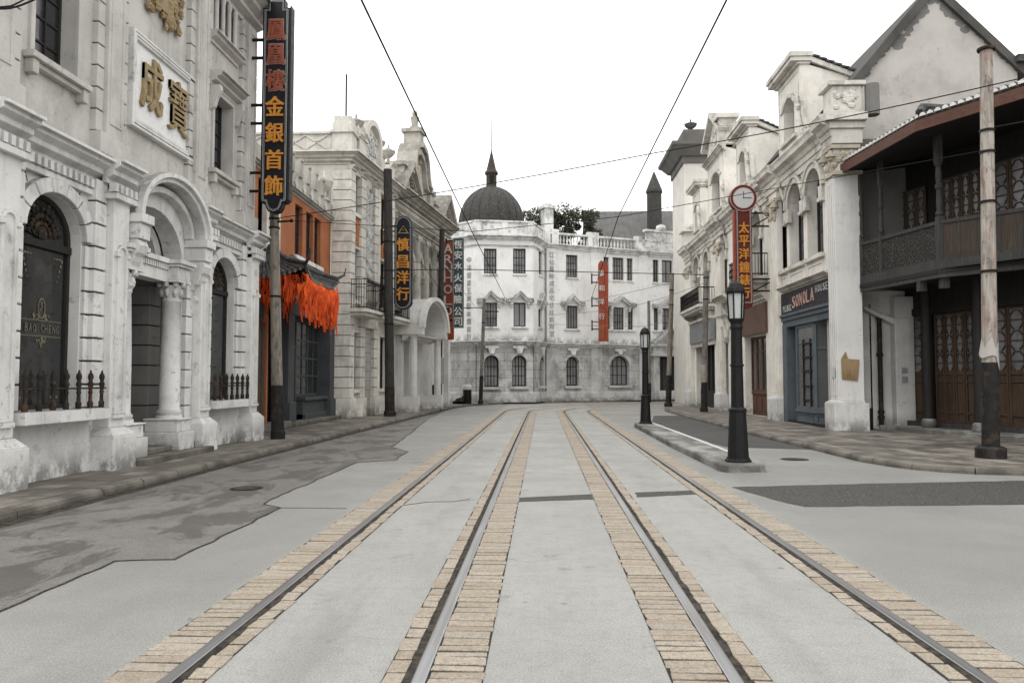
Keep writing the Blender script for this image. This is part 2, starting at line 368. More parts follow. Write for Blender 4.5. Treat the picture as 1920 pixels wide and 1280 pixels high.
# ground
def ground_mats():
    n = NT('worn_concrete_road')
    c = n.mix(n.rng(n.noise(n.P(), .35, 5), .3, .7), (.295, .294, .280), (.25, .25, .238))
    c = n.mix(n.rng(n.noise(n.P(), 2.2, 7, .65), .5, .72, 0, .5), c, (.21, .209, .197))
    c = n.mix(n.math('MULTIPLY', n.rng(n.noise(n.P(), 1.1, 9, .75), .60, .66), .6), c, (.14, .137, .129)); c = n.mix(n.rng(n.noise(n.sc(2.2, .25, 1), 1, 6, .65), .48, .72, 0, .45), c, (.205, .203, .19)); c = n.mix(n.math('MULTIPLY', n.rng(n.noise(n.P(), 2.6, 3, .5), .70, .74), .7), c, (.08, .078, .072))
    for xc in (-1.4, 1.8):
        tm = n.math('MULTIPLY', n.rng(n.math('ABSOLUTE', n.math('SUBTRACT', n.xyz()[0], xc)), .42, .05), n.rng(n.noise(n.sc(1.5, .35, 1), 1, 7, .7), .45, .65, 0, .45)); c = n.mix(tm, c, (.15, .148, .14))
    xo = n.math('ABSOLUTE', n.math('SUBTRACT', n.xyz()[0], .2)); c = n.mix(n.math('MULTIPLY', n.rng(xo, 2.55, 2.8), n.rng(n.noise(n.P(), .3, 3), .3, .6, .35, .8)), c, (.17, .169, .161))
    c = n.mix(n.rng(n.noise(n.P(), 9, 7, .75), .46, .62, 0, .28), c, (.17, .168, .158)); c = n.mix(n.rng(n.noise(n.P(), 16, 6, .8), .60, .68, 0, .5), c, (.12, .118, .11))
    f = n.noise(n.P(), 75, 2, .6); c = n.mix(n.rng(f, .50, .64, 0, .42), c, (.13, .129, .121)); c = n.mix(n.rng(f, .44, .32, 0, .45), c, (.42, .418, .40))
    v = n.n('ShaderNodeTexVoronoi', feature='DISTANCE_TO_EDGE'); v.inputs['Scale'].default_value = .22; mp = n.mix(.35, n.P(), (0, 0, 0)); q_ = n.n('ShaderNodeTexNoise'); q_.inputs['Scale'].default_value = 1.6; q_.inputs['Detail'].default_value = 6; n.L(n.P(), q_.inputs['Vector']); av = n.n('ShaderNodeVectorMath', operation='ADD'); n.L(n.P(), av.inputs[0]); n.L(q_.outputs['Color'], av.inputs[1]); n.L(av.outputs[0], v.inputs['Vector'])
    c = n.mix(n.math('MULTIPLY', n.rng(v.outputs[0], .0045, .0015), n.rng(n.noise(n.P(), .25, 3), .5, .6, 0, .55)), c, (.09, .087, .08))
    n.bump(f, .5, .008); conc = n.fin(c, n.rng(n.noise(n.P(), .8, 4), .35, .65, .5, .8), 0, .3)
    n = NT('damp_asphalt')
    w = n.noise(n.sc(1.0, .5, 1), 1.35, 10, .70, .5)
    wet = n.rng(w, .49, .56)
    c = n.mix(n.rng(n.noise(n.P(), .8, 5), .3, .7), (.118, .111, .104), (.155, .147, .138))
    c = n.mix(n.rng(n.noise(n.P(), 5, 8, .75), .48, .62, 0, .4), c, (.08, .074, .068)); f = n.noise(n.P(), 60, 2, .7); c = n.mix(n.rng(f, .52, .66, 0, .5), c, (.24, .225, .205)); c = n.mix(n.rng(f, .46, .34, 0, .5), c, (.06, .056, .052))
    c = n.mix(n.math('MULTIPLY', wet, .55), c, (.030, .0285, .027))
    n.bump(f, .5, .008); asp = n.fin(c, n.math('SUBTRACT', .8, n.math('MULTIPLY', wet, .3)), 0, .3)
    n = NT('dark_asphalt_patch')
    f = n.noise(n.P(), 26, 6, .8); c = n.mix(n.rng(f, .44, .64), (.022, .021, .0195), (.125, .12, .11)); c = n.mix(n.rng(n.noise(n.sc(.6, 5, 1), 2.5, 6, .7), .48, .64, 0, .55), c, (.03, .0285, .0265))
    c = n.mix(n.rng(n.noise(n.P(), 1.4, 6, .7), .45, .7, 0, .5), c, (.06, .058, .055)); n.bump(f, .7, .012); drk = n.fin(c, .75)
    n = NT('lane_asphalt'); f = n.noise(n.P(), 40, 4, .75)
    c = n.mix(n.rng(n.noise(n.P(), .7, 4), .35, .65), (.048, .047, .0455), (.064, .063, .061)); c = n.mix(n.rng(f, .5, .8, 0, .4), c, (.09, .088, .084)); n.bump(f, .4, .006); lane = n.fin(c, .8)
    n = NT('granite_sett')
    oi = n.n('ShaderNodeNewGeometry').outputs['Random Per Island']
    c = n.mix(n.rng(oi, 0, 1), (.29, .246, .193), (.345, .30, .245)); cr = n.math('FRACT', n.math('MULTIPLY', oi, 7.3))
    c = n.mix(n.rng(cr, .75, 1, 0, .6), c, (.255, .205, .152)); c = n.mix(n.rng(cr, .25, 0, 0, .6), c, (.31, .285, .25))
    f = n.noise(n.P(), 38, 4, .75); c = n.mix(n.rng(f, .50, .62, 0, .45), c, (.13, .108, .085)); c = n.mix(n.rng(n.noise(n.P(), 95, 2, .6), .53, .62, 0, .5), c, (.07, .06, .05)); c = n.mix(n.rng(f, .44, .34, 0, .4), c, (.42, .385, .33)); c = n.mix(n.rng(n.noise(n.P(), 14, 6, .7), .5, .7, 0, .6), c, (.17, .148, .122))
    n.bump(f, .6, .008); sett = n.fin(c, .82)
    n = NT('dirt_joint'); f = n.noise(n.P(), 40, 4); c = n.mix(f, (.015, .014, .012), (.04, .036, .03)); n.bump(f, .8, .01); grout = n.fin(c, .95)
    n = NT('pavement_slab')
    bt = n.n('ShaderNodeTexBrick'); n.L(n.sc(1, 1, 1, PI / 2), bt.inputs['Vector']); bt.inputs['Scale'].default_value = 1
    bt.inputs['Brick Width'].default_value = .8; bt.inputs['Row Height'].default_value = .42; bt.inputs['Mortar Size'].default_value = .008
    bt.inputs['Color1'].default_value = (.215, .195, .168, 1); bt.inputs['Color2'].default_value = (.080, .070, .060, 1); bt.inputs['Mortar'].default_value = (.05, .045, .04, 1); bt.inputs['Bias'].default_value = -.2
    c = n.mix(n.rng(n.noise(n.P(), 1.3, 7, .7), .4, .62, 0, .75), bt.outputs['Color'], (.045, .04, .035)); f = n.noise(n.P(), 30, 5, .7)
    c = n.mix(n.rng(f, .5, .75, 0, .4), c, (.17, .16, .145)); n.bump(n.math('SUBTRACT', f, bt.outputs['Fac']), .5, .01); slab = n.fin(c, n.rng(n.noise(n.P(), 1.3, 5), .4, .6, .75, .5))
    n = NT('kerb_granite'); f = n.noise(n.P(), 25, 6, .75); c = n.mix(n.rng(n.noise(n.P(), 1.5, 6), .35, .65), (.165, .152, .13), (.075, .068, .058)); c = n.mix(n.rng(f, .5, .75, 0, .6), c, (.07, .065, .055)); n.bump(f, .8, .015); kerb = n.fin(c, .85)
    n = NT('rail_steel'); c = n.mix(n.rng(n.noise(n.sc(30, .6, 1), 1, 4), .35, .65), (.34, .345, .355), (.24, .238, .235)); rail = n.fin(c, .34, .8, .5)
    n = NT('rail_groove'); c = n.mix(n.rng(n.noise(n.P(), 9, 6, .7), .4, .6), (.022, .020, .018), (.06, .052, .043)); groove = n.fin(c, .9, 0, .1)
    n = NT('island_concrete'); f = n.noise(n.P(), 30, 5, .7); c = n.mix(n.rng(n.noise(n.sc(1, .5, 1), 1.6, 6, .65), .4, .65), (.105, .10, .092), (.27, .266, .25)); c = n.mix(n.rng(f, .5, .8, 0, .4), c, (.12, .115, .10)); n.bump(f, .5, .01); isl = n.fin(c, .85)
    return conc, asp, drk, lane, sett, grout, slab, kerb, rail, groove, isl
CONC, ASPH, PATCH, LANE, SETT, GROUT, SLAB, KERB, RAIL, GROOVE, ISLAND = ground_mats()

# ------------------------------------------------------------------ shared shapes
def rect(a0, a1, z0, z1): return [(a0, z0), (a1, z0), (a1, z1), (a0, z1)]
def arch(c, hw, z0, zs, rise=None, n=14):
    r = hw if rise is None else rise
    return [(c - hw, z0), (c + hw, z0)] + [(c + hw * math.cos(PI * k / n), zs + r * math.sin(PI * k / n)) for k in range(n + 1)]
def inset(poly, d):
    a0, a1 = min(p[0] for p in poly), max(p[0] for p in poly); z0, z1 = min(p[1] for p in poly), max(p[1] for p in poly)
    ca, cz = (a0 + a1) / 2, (z0 + z1) / 2; ka, kz = 1 - 2 * d / (a1 - a0), 1 - 2 * d / (z1 - z0)
    return [(ca + (p[0] - ca) * ka, cz + (p[1] - cz) * kz) for p in poly]
def top_at(poly, a):
    best = None
    for i in range(len(poly)):
        p, q = poly[i], poly[(i + 1) % len(poly)]
        if min(p[0], q[0]) <= a <= max(p[0], q[0]) and abs(p[0] - q[0]) > 1e-6:
            z = p[1] + (q[1] - p[1]) * (a - p[0]) / (q[0] - p[0]); best = z if best is None else max(best, z)
    return best
def window(fr, parent, poly, t, nv=1, hz=(), fw=.06, fm=None, gm=None, bar=.03, name='window', label=None):
    fm = fm or FRAME; gm = gm or GLASS; g = G(fr); inn = inset(poly, fw); g.ring(poly, inn, t, t + .06)
    a0, a1 = min(p[0] for p in inn), max(p[0] for p in inn); z0 = min(p[1] for p in inn)
    for k in range(1, nv + 1):
        a = a0 + (a1 - a0) * k / (nv + 1); b = bar * (1.5 if nv % 2 and k == (nv + 1) // 2 else 1)
        g.box(a - b / 2, a + b / 2, t + .004, t + .05, z0, top_at(inn, a) - .002)
    z1 = max(p[1] for p in inn)
    for q in hz:
        z = z0 + (z1 - z0) * q; xs = [p for p in inn]
        # clip the bar to the outline
        lo, hi = a0, a1
        for a in [a0 + (a1 - a0) * i / 40 for i in range(41)]:
            tz = top_at(inn, a)
            if tz is not None and tz >= z + bar: lo = a; break
        for a in [a1 - (a1 - a0) * i / 40 for i in range(41)]:
            tz = top_at(inn, a)
            if tz is not None and tz >= z + bar: hi = a; break
        g.box(lo, hi, t + .006, t + .046, z - bar / 2, z + bar / 2)
    o = put(name, g, fm, parent, label=label)
    g = G(fr); g.add([(a, t + .02, z) for a, z in inset(poly, fw * .5)], [tuple(range(len(poly)))]); put('pane', g, gm, o)
    return o
def mould(g, a0, a1, prof, ends=True): g.ptz(prof, a0, a1)
def cprof(t0, z0, h, d, k=3):
    """classical cornice profile: stepped, growing outwards by d over height h"""
    p = [(t0 - .05, z0)]
    for i in range(k):
        f0 = (i + .35) / k; p += [(t0 + d * f0, z0 + h * i / k), (t0 + d * f0, z0 + h * (i + .55) / k)]
    p += [(t0 + d, z0 + h * .8), (t0 + d, z0 + h * .93), (t0 + d * .8, z0 + h), (t0 - .05, z0 + h)]
    return p
def urn_prof(r, h):
    return [(r * .55, 0), (r * .55, .08 * h), (r * .24, .14 * h), (r * .22, .28 * h), (r * .62, .38 * h), (r * .95, .50 * h), (r, .58 * h), (r * 1.06, .60 * h), (r * 1.06, .64 * h), (r * .8, .66 * h), (r * .5, .73 * h), (r * .2, .78 * h), (r * .12, .83 * h), (r * .17, .9 * h), (.01, h)]
def rust(g, a0, a1, t0, t1, z0, z1, h=.4, gap=.022, rec=.03):
    n = max(1, round((z1 - z0) / h)); h = (z1 - z0) / n
    g.m = 1; g.box(a0 + rec, a1 - rec, t0, t1 - rec, z0, z1); g.m = 0
    for k in range(n): g.box(a0, a1, t0, t1, z0 + k * h + gap / 2, z0 + (k + 1) * h - gap / 2)
def relief(g, a0, a1, z0, z1, t, n, r, seed=1):
    q = random.Random(seed)
    for _ in range(n):
        g.blob(q.uniform(a0, a1), t, q.uniform(z0, z1), r * q.uniform(.5, 1.2), (q.uniform(.5, 1.2), .5, q.uniform(.5, 1.6)))
# ------------------------------------------------------------------ sky and light: flat white overcast
SC.view_settings.view_transform = 'Standard'; SC.view_settings.look = 'None'; SC.view_settings.exposure = 0; SC.view_settings.gamma = 1
wd = bpy.data.worlds.new('World'); SC.world = wd; wd.use_nodes = True
nt = wd.node_tree; bg = nt.nodes['Background']
SUN_EL, SUN_AZ = math.radians(62), math.radians(205)
sky = nt.nodes.new('ShaderNodeTexSky'); sky.sky_type = 'NISHITA'; sky.sun_disc = False; sky.sun_elevation = SUN_EL; sky.sun_rotation = SUN_AZ; sky.dust_density = 6
hs = nt.nodes.new('ShaderNodeHueSaturation'); hs.inputs['Saturation'].default_value = .1; nt.links.new(sky.outputs[0], hs.inputs['Color'])
tc = nt.nodes.new('ShaderNodeTexCoord'); sx = nt.nodes.new('ShaderNodeSeparateXYZ'); nt.links.new(tc.outputs['Generated'], sx.inputs[0])
cr = nt.nodes.new('ShaderNodeValToRGB'); nt.links.new(sx.outputs[2], cr.inputs[0])
cr.color_ramp.elements[0].position = 0; cr.color_ramp.elements[0].color = (1, 1, 1, 1); cr.color_ramp.elements[1].position = 1; cr.color_ramp.elements[1].color = (1.28, 1.27, 1.25, 1)
sc_ = nt.nodes.new('ShaderNodeMix'); sc_.data_type = 'RGBA'; sc_.blend_type = 'MULTIPLY'; sc_.inputs[0].default_value = 1; nt.links.new(cr.outputs[0], sc_.inputs[6]); sc_.inputs[7].default_value = (17.2, 17.2, 17.1, 1)
mx = nt.nodes.new('ShaderNodeMix'); mx.data_type = 'RGBA'; mx.inputs[0].default_value = .9; nt.links.new(hs.outputs[0], mx.inputs[6]); nt.links.new(sc_.outputs[2], mx.inputs[7])
nt.links.new(mx.outputs[2], bg.inputs[0]); bg.inputs[1].default_value = .1
sl = bpy.data.lights.new('sun', 'SUN'); sl.energy = 1.0; sl.angle = math.radians(25); sl.color = (1, .975, .94)
so = bpy.data.objects.new('sun', sl); COL.objects.link(so); so.location = (0, 0, 60)
sd = Vector((math.cos(SUN_EL) * math.sin(SUN_AZ), math.cos(SUN_EL) * math.cos(SUN_AZ), math.sin(SUN_EL)))
so.rotation_euler = sd.to_track_quat('Z', 'Y').to_euler()
SC.cycles.max_bounces = 6; SC.cycles.diffuse_bounces = 3; SC.cycles.glossy_bounces = 3

# ------------------------------------------------------------------ ground
g = G(); g.add([(-1500, -300, 0), (1500, -300, 0), (1500, 1500, 0), (-1500, 1500, 0)], [(0, 1, 2, 3)]); struct('road', g, CONC)
def sheet(name, poly, z, mat):
    g = G(); n = len(poly); tris = tessellate_polygon([[Vector((p[0], p[1], 0)) for p in poly]])
    g.add([(p[0], p[1], z) for p in poly], [tuple(t) for t in tris]); return struct(name, g, mat)
def jag(pts, amp=.03, step=.25):
    out = []; q = random.Random(3)
    for i in range(len(pts) - 1):
        a, b = Vector(pts[i]), Vector(pts[i + 1]); n = max(1, int((b - a).length / step)); nn = Vector((-(b - a).y, (b - a).x)).normalized()
        for k in range(n): p = a + (b - a) * k / n + nn * q.uniform(-amp, amp) * (1 if k else .3); out.append((p.x, p.y))
    out.append(tuple(pts[-1])); return out
edge = [(-4.0, 3.0)] + [gnd(*p) for p in [(0, 1147), (215, 1052), (327, 1049), (527, 952), (495, 945), (507, 937), (670, 867), (740, 863), (765, 847), (735, 838), (770, 812), (800, 787), (836, 770)]] + [(-5.45, 46)]
LK = [(-6.5, 2.5), (-6.46, 9.2), (-6.4, 15.6), (-6.2, 25), (-6.02, 30), (-5.8, 40), (-5.6, 47), (-5.0, 51.6), (-3.2, 55.5), (.16, 58.7), (6, 62), (12.3, 65.7), (40, 81)]
RK = [(30, 50), (14, 51.5), (9, 50), (7.3, 47), (6.7, 43), (6.55, 36), (6.5, 28), (6.5, 22.5), (6.6, 19), (6.62, 16.6), (6.9, 15.3), (7.6, 14.5), (9, 14.15), (32, 13.7)]
sheet('asphalt_strip', jag(edge, .025) + [(-5.9, 46), (-5.95, 40), (-6.15, 30), (-6.35, 25), (-6.55, 15.6), (-6.6, 9.2), (-6.65, 3)], .004, ASPH)
# thin dark seam along the asphalt joint
g = G(); g.sweep([(-.012, .0045), (.012, .0045), (.012, .007), (-.012, .007)], jag(edge[:-2], .025)); struct('asphalt_seam', g, GROOVE)
cross = [gnd(*p) for p in [(1372, 913), (1400, 922), (1450, 936), (1510, 950)]] + [(13, 11.6), (30, 11.6), (30, 14)] + [gnd(1920, 901), gnd(1650, 906)]
sheet('asphalt_patch', jag(cross + [cross[0]], .03)[:-1], .004, PATCH)
sheet('asphalt_patch', jag([gnd(*p) for p in [(967, 933), (1113, 926), (1113, 936), (1040, 938), (967, 941), (967, 933)]], .012, .12)[:-1], .004, PATCH)
sheet('asphalt_patch', jag([gnd(*p) for p in [(1190, 923), (1303, 919), (1310, 926), (1195, 932), (1190, 923)]], .012, .12)[:-1], .004, PATCH)
sheet('lane', [gnd(1226, 779), gnd(1300, 779), (6.62, 33), (6.6, 28), (6.6, 22.5), gnd(1535, 843), gnd(1360, 838), (4.05, 29.5)], .004, LANE)
# road cracks
for pts in ([(750, 948), (800, 941), (850, 940), (880, 936)], [(500, 952), (560, 952), (650, 953)], [(1225, 797), (1240, 793), (1110, 791)]):
    g = G(); g.sweep([(-.008, .0015), (.008, .0015), (.008, .005), (-.008, .005)], jag([gnd(*p) for p in pts], .02, .15)); struct('road_crack', g, GROOVE)

# pavements: kerb with a rounded nose, slabs behind it
def pavement(path, back, w=.26, right=True):
    sg = 1 if right else -1
    P = [Vector(p) for p in path]; inner = []
    for i, p in enumerate(P):
        a = (P[i] - P[i - 1]).normalized() if i else (P[1] - P[0]).normalized(); b = (P[i + 1] - P[i]).normalized() if i < len(P) - 1 else a
        nn = (Vector((a.y, -a.x)) + Vector((b.y, -b.x))).normalized(); inner.append(p - nn * sg * (w - .01))
    poly = [tuple(p) for p in inner] + back
    g = G(); tris = tessellate_polygon([[Vector((p[0], p[1], 0)) for p in poly]]); g.add([(p[0], p[1], .118) for p in poly], [tuple(t) for t in tris]); struct('pavement', g, SLAB)
    # kerb stones, each about a metre
    g = G(); pts = [path[0]]
    q = random.Random(5); Ls = [(P[i + 1] - P[i]).length for i in range(len(P) - 1)]; tot = sum(Ls)
    def at(d):
        for i, l in enumerate(Ls):
            if d <= l or i == len(Ls) - 1: return P[i] + (P[i + 1] - P[i]) * (d / l)
            d -= l
    d = 0
    while d < min(tot, 110):
        e = d + q.uniform(.8, 1.15); o = q.uniform(-.012, .012); z = .12 + q.uniform(-.006, .008)
        sub = [at(d + .012), at((d + e) / 2), at(min(e, tot) - .012)]
        pr = [(o, -.05), (o, z - .07), (o - .018, z - .025), (o - .06, z), (o - w, z), (o - w, -.05)]
        if not right: pr = [(-a, b) for a, b in pr]
        g.sweep(pr, [tuple(x) for x in sub]); d = e
    struct('kerb', g, KERB)
pavement(LK, [(60, 110), (-40, 110), (-40, 2.5)])
pavement(RK, [(32, 40)], right=True)
# gutter grime along the kerbs; contact shade is put into its dark colour too
g = G(); g.sweep([(.0, .0052), (.22, .0052), (.22, .0056), (0, .0056)], LK[:10]); struct('gutter', g, GROOVE)
# traffic island
isl = [(3.3, 14.75), (3.42, 14.5), (4.12, 14.65), (4.2, 14.9), (4.18, 20), (4.12, 29.2), (3.75, 29.4), (3.32, 28.4), (3.25, 20)]
g = G(); g.loft([[(x, y, -.02) for x, y in isl], [(x, y, .12) for x, y in isl], [(3.72 + (x - 3.72) * .95, 22 + (y - 22) * .997, .15) for x, y in isl]]); struct('traffic_island', g, ISLAND)
g = G(); g.sweep([(-.05, .1495), (.05, .1495), (.05, .154), (-.05, .154)], [(4.06, 16.5), (4.05, 20), (4.0, 29)]); struct('kerb_line', g, WHITE_PAINT)

# tram tracks
def tpath(X):
    pts = [(X, 1.5 + k * 2.0) for k in range(20)] + [(X, 42)]; r = 16.5 - X
    pts += [(16.5 - r * math.cos(a), 42 + r * math.sin(a)) for a in [math.radians(4 * k) for k in range(1, 20)]]
    a = math.radians(76); e = pts[-1]; pts.append((e[0] + 25 * math.sin(a), e[1] + 25 * math.cos(a))); return pts
def strip(X, a, b, z0, z1): return [(a, z0), (b, z0), (b, z1), (a, z1)]
for X, inn in ((-2.12, 1), (-.71, -1), (1.09, 1), (2.50, -1)):       # inn: side of the gauge face
    p = tpath(X); wid, nar = .36, .20
    o0, o1 = (-wid, nar) if inn > 0 else (-nar, wid)
    g = G(); g.sweep([(o0 - .008, .0005), (o1 + .008, .0005), (o1 + .008, .0035), (o0 - .008, .0035)], p); struct('sett_bedding', g, GROUT)
    g = G(); v0, v1 = (-.052, .09) if inn > 0 else (-.09, .052); g.sweep([(v0, .001), (v1, .001), (v1, .0055), (v0, .0055)], p); struct('rail_groove', g, GROOVE)
    g = G(); h0, h1 = (-.045, .036) if inn > 0 else (-.036, .045)
    g.sweep([(h0, .004), (h1, .004), (h1, .012), (h1 - .008, .014), (h0 + .008, .014), (h0, .012)], p)
    struct('tram_rail', g, RAIL)
    # setts
    q = random.Random(int(X * 100)); P = [Vector(x) for x in p]; Ls = [(P[i + 1] - P[i]).length for i in range(len(P) - 1)]
    def at(d):
        for i, l in enumerate(Ls):
            if d <= l or i == len(Ls) - 1:
                u = (P[i + 1] - P[i]).normalized(); return P[i] + u * d, u
            d -= l
    for side, (a, b) in enumerate(((o0, v0), (v1, o1))):
        wide = abs(b - a) > .2; g = G(); d = 0; lim = 72
        while d < lim:
            L = (q.uniform(.085, .15) if wide else q.uniform(.14, .26)) * (1 if d < 25 else 1.6)
            j0, j1 = q.uniform(-.014, .008), q.uniform(-.008, .014)
            aa, bb = (a + j0, b) if side == 0 else (a, b + j1)
            if wide and q.random() < .12: pass
            z = .010 + q.uniform(-.003, .004); e = .012
            (c0, u0), (c1, u1) = at(d + .010), at(d + L - .010); n0, n1 = Vector((u0.y, -u0.x)), Vector((u1.y, -u1.x)); w0 = q.uniform(-.012, .012)
            jt = lambda: q.uniform(-.009, .009); c = [c0 + n0 * (aa + jt()) + u0 * jt(), c0 + n0 * (bb + jt() * .5) + u0 * jt(), c1 + n1 * (bb + w0 * .5) + u1 * jt(), c1 + n1 * (aa + w0) + u1 * jt()]; mid = (c[0] + c[1] + c[2] + c[3]) / 4
            top = [x + (mid - x).normalized() * e for x in c]
            g.loft([[(x.x, x.y, .002) for x in c], [(x.x, x.y, z - .003) for x in c], [(x.x, x.y, z + q.uniform(-.0015, .0015)) for x in top]], True)
            d += L
        struct('sett_strip', g, SETT)
# a puddle-dark manhole or two
def manhole(x, y, z, r, label):
    t = thing('manhole_cover', label, 'manhole cover', (x, y, 0))
    g = G(); g.lathe([(r + .05, z - .003), (r + .05, z + .003), (r, z + .0032), (r, z - .003)], x, y, 24); put('rim', g, IRON, t)
    g = G(); g.lathe([(r - .01, z - .002), (r - .01, z + .005), (.01, z + .0055)], x, y, 24); put('lid', g, RUSTIRON, t)
x, y = gnd(1490, 861); manhole(x, y, .0045, .24, 'round iron manhole cover beyond the near street lamp')
x, y = gnd(462, 916); manhole(x, y, .0085, .2, 'round iron manhole cover in the damp asphalt strip')
# ================================================================== LEFT 1: grey stone jewellery shop
A = Fr((-8.0, 0), (0, 1), (1, 0))            # s is simply the distance y
rootA = thing('jewellery_shop', 'grey stone shop with arched windows, porch hood and gold-lettered white panel', 'building', (-8.0, 15.7, .12))
ZS = .12
g = G(A)
win1, win2 = 12.215, 18.885
wz0, wzs, whw, wri = 1.23, 4.08, .78, .66
DC, DHW = 15.5, 1.25
holes = [arch(win1, whw, wz0, wzs, wri), arch(win2, whw, wz0, wzs, wri), arch(DC, DHW, .2, 4.3, .95)]
g.wall(rect(8.6, 20.75, ZS, 5.75), holes, 0, .42)
g.add([(20.75, 0, ZS), (20.75, -6, ZS), (20.75, -6, 12), (20.75, 0, 12)], [(0, 1, 2, 3)])     # end wall
g.add([(8.6, 0, ZS), (8.6, -6, ZS), (8.6, -6, 12), (8.6, 0, 12)], [(0, 1, 2, 3)])
g.add([(8.6, -6, ZS), (20.75, -6, ZS), (20.75, -6, 12), (8.6, -6, 12)], [(0, 1, 2, 3)])
g.add([(8.6, 0, 11.6), (20.75, 0, 11.6), (20.75, -6, 11.6), (8.6, -6, 11.6)], [(0, 1, 2, 3)])
put('wall', g, GREY_STONE, rootA)
# doorway recess
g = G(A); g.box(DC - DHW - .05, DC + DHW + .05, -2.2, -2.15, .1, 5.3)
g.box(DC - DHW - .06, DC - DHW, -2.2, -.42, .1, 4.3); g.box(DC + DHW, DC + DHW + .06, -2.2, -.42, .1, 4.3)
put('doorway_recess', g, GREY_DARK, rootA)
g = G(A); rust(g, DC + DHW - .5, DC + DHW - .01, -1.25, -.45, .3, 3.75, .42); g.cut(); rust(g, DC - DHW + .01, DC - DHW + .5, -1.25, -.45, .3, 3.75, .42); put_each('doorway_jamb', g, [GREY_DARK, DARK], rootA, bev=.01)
g = G(A); o = arch(DC, DHW - .02, 3.9, 4.3, .93); 
for k, tt in ((0, -.45), (1, -.95)):
    oo = arch(DC, DHW - .02 - k * .35, 4.0, 4.3, .93 - k * .22, 16)[1:]; oo = oo[1:]
    ii = [(DC + (a - DC) * .80, 4.2 + (z - 4.2) * .80) for a, z in oo]
    g.ring(oo, ii, tt - .38, tt, close=False)
put('doorway_vault', g, GREY_TRIM, rootA)
o = window(A, rootA, arch(DC - .1, .78, 2.95 + 1.05, 4.05, .66), -2.1, 3, (.5,), .06, name='transom_window')
g = G(A); g.box(DC - .95, DC + .75, -2.14, -2.06, .3, 3.6); d = put('door', g, BLACKWOOD, rootA)
g = G(A)
for a in (-.5, .3): g.box(DC + a - .35, DC + a + .35, -2.05, -2.03, .5, 1.4); g.box(DC + a - .35, DC + a + .35, -2.05, -2.03, 1.6, 3.4)
put('door_panel', g, DARKWOOD, d)
# steps
g = G(A); g.box(14.2, 17.2, -2.1, .62, ZS - .02, .24); g.box(14.4, 17.0, -2.1, .28, .24, .36); put('step', g, KERB, rootA, bev=.02)
# smooth piers with plinth and small niche
for pc in (10.75, 13.75, 17.35, 20.35):
    g = G(A); hw = .26
    g.box(pc - hw - .13, pc + hw + .13, -.05, .46, ZS - .02, .72); g.loft([[(pc - hw - .13, 0, .72), (pc + hw + .13, 0, .72), (pc + hw + .13, .46, .72), (pc - hw - .13, .46, .72)], [(pc - hw, 0, .86), (pc + hw, 0, .86), (pc + hw, .33, .86), (pc - hw, .33, .86)]])
    g.box(pc - hw, pc + hw, -.05, .30, .86, 5.15)
    put('pier', g, GREY_STONE, rootA, bev=.012)
    # niche moulding
    g = G(A); oo = arch(pc, .17, 1.1, 4.0, n=8); ii = arch(pc, .11, 1.16, 4.0, n=8); g.ring(oo, ii, .28, .345)
    g.box(pc - .22, pc - .12, .29, .37, 3.93, 4.02); g.box(pc + .12, pc + .22, .29, .37, 3.93, 4.02)
    g.box(pc - .20, pc + .20, .29, .365, 1.02, 1.1)
    g.add([(a, .312, z) for a, z in ii], [tuple(range(len(ii)))])
    put('pier_niche', g, GREY_TRIM, rootA, bev=.008)
# coursed jambs
g = G(A)
for wc in (win1, win2):
    for sg in (-1, 1):
        a = sorted((wc + sg * .80, wc + sg * .93)); rust(g, a[0], a[1], -.02, .08, 1.23, 4.05, .403, .03)
        a = sorted((wc + sg * .93, wc + sg * 1.27)); rust(g, a[0], a[1], -.02, .17, 1.23, 5.26, .403, .03); g.cut()
for sg in (-1, 1):
    a = sorted((DC + sg * 1.27, DC + sg * 1.56)); rust(g, a[0], a[1], -.02, .12, .36, 4.3); g.cut()
put_each('coursed_jamb', g, [GREY_STONE, JOINT], rootA, bev=.01)
# far-left extra jamb & shadow base panels
g = G(A)
for wc in (win1, win2): g.box(wc - 1.2, wc + 1.2, -.02, .05, ZS, .62); g.box(wc - 1.2, wc + 1.2, -.02, .02, .62, 1.02); g.cut()
put_each('base_panel', g, GREY_STONE, rootA)
# arch surrounds
for wc in (win1, win2):
    g = G(A); n = 7
    for k in range(n):
        a0, a1 = PI * k / n + .012, PI * (k + 1) / n - .012
        seg = [a0 + (a1 - a0) * i / 3 for i in range(4)]
        o = [(wc + 1.03 * math.cos(x), 4.08 + .90 * math.sin(x)) for x in seg]; i_ = [(wc + .785 * math.cos(x), 4.08 + .665 * math.sin(x)) for x in seg]
        g.ring(o, i_, -.02, .12 if k != 3 else .12, close=False)
    put('arch_surround', g, GREY_TRIM, rootA, bev=.012)
    # radiating joints on the spandrel
    g = G(A)
    for k in (1, 2, 3, 4, 5, 6):
        x = PI * k / n
        r1 = min(1.4, .93 / max(.01, math.sin(x)) if math.sin(x) > .7 else 1.3)
        g.bar((wc + 1.04 * math.cos(x), 4.08 + .91 * math.sin(x)), (wc + r1 * math.cos(x), 4.08 + r1 * math.sin(x)), .018, (-.01, .004))
    put('spandrel_joint', g, GROOVE, rootA)
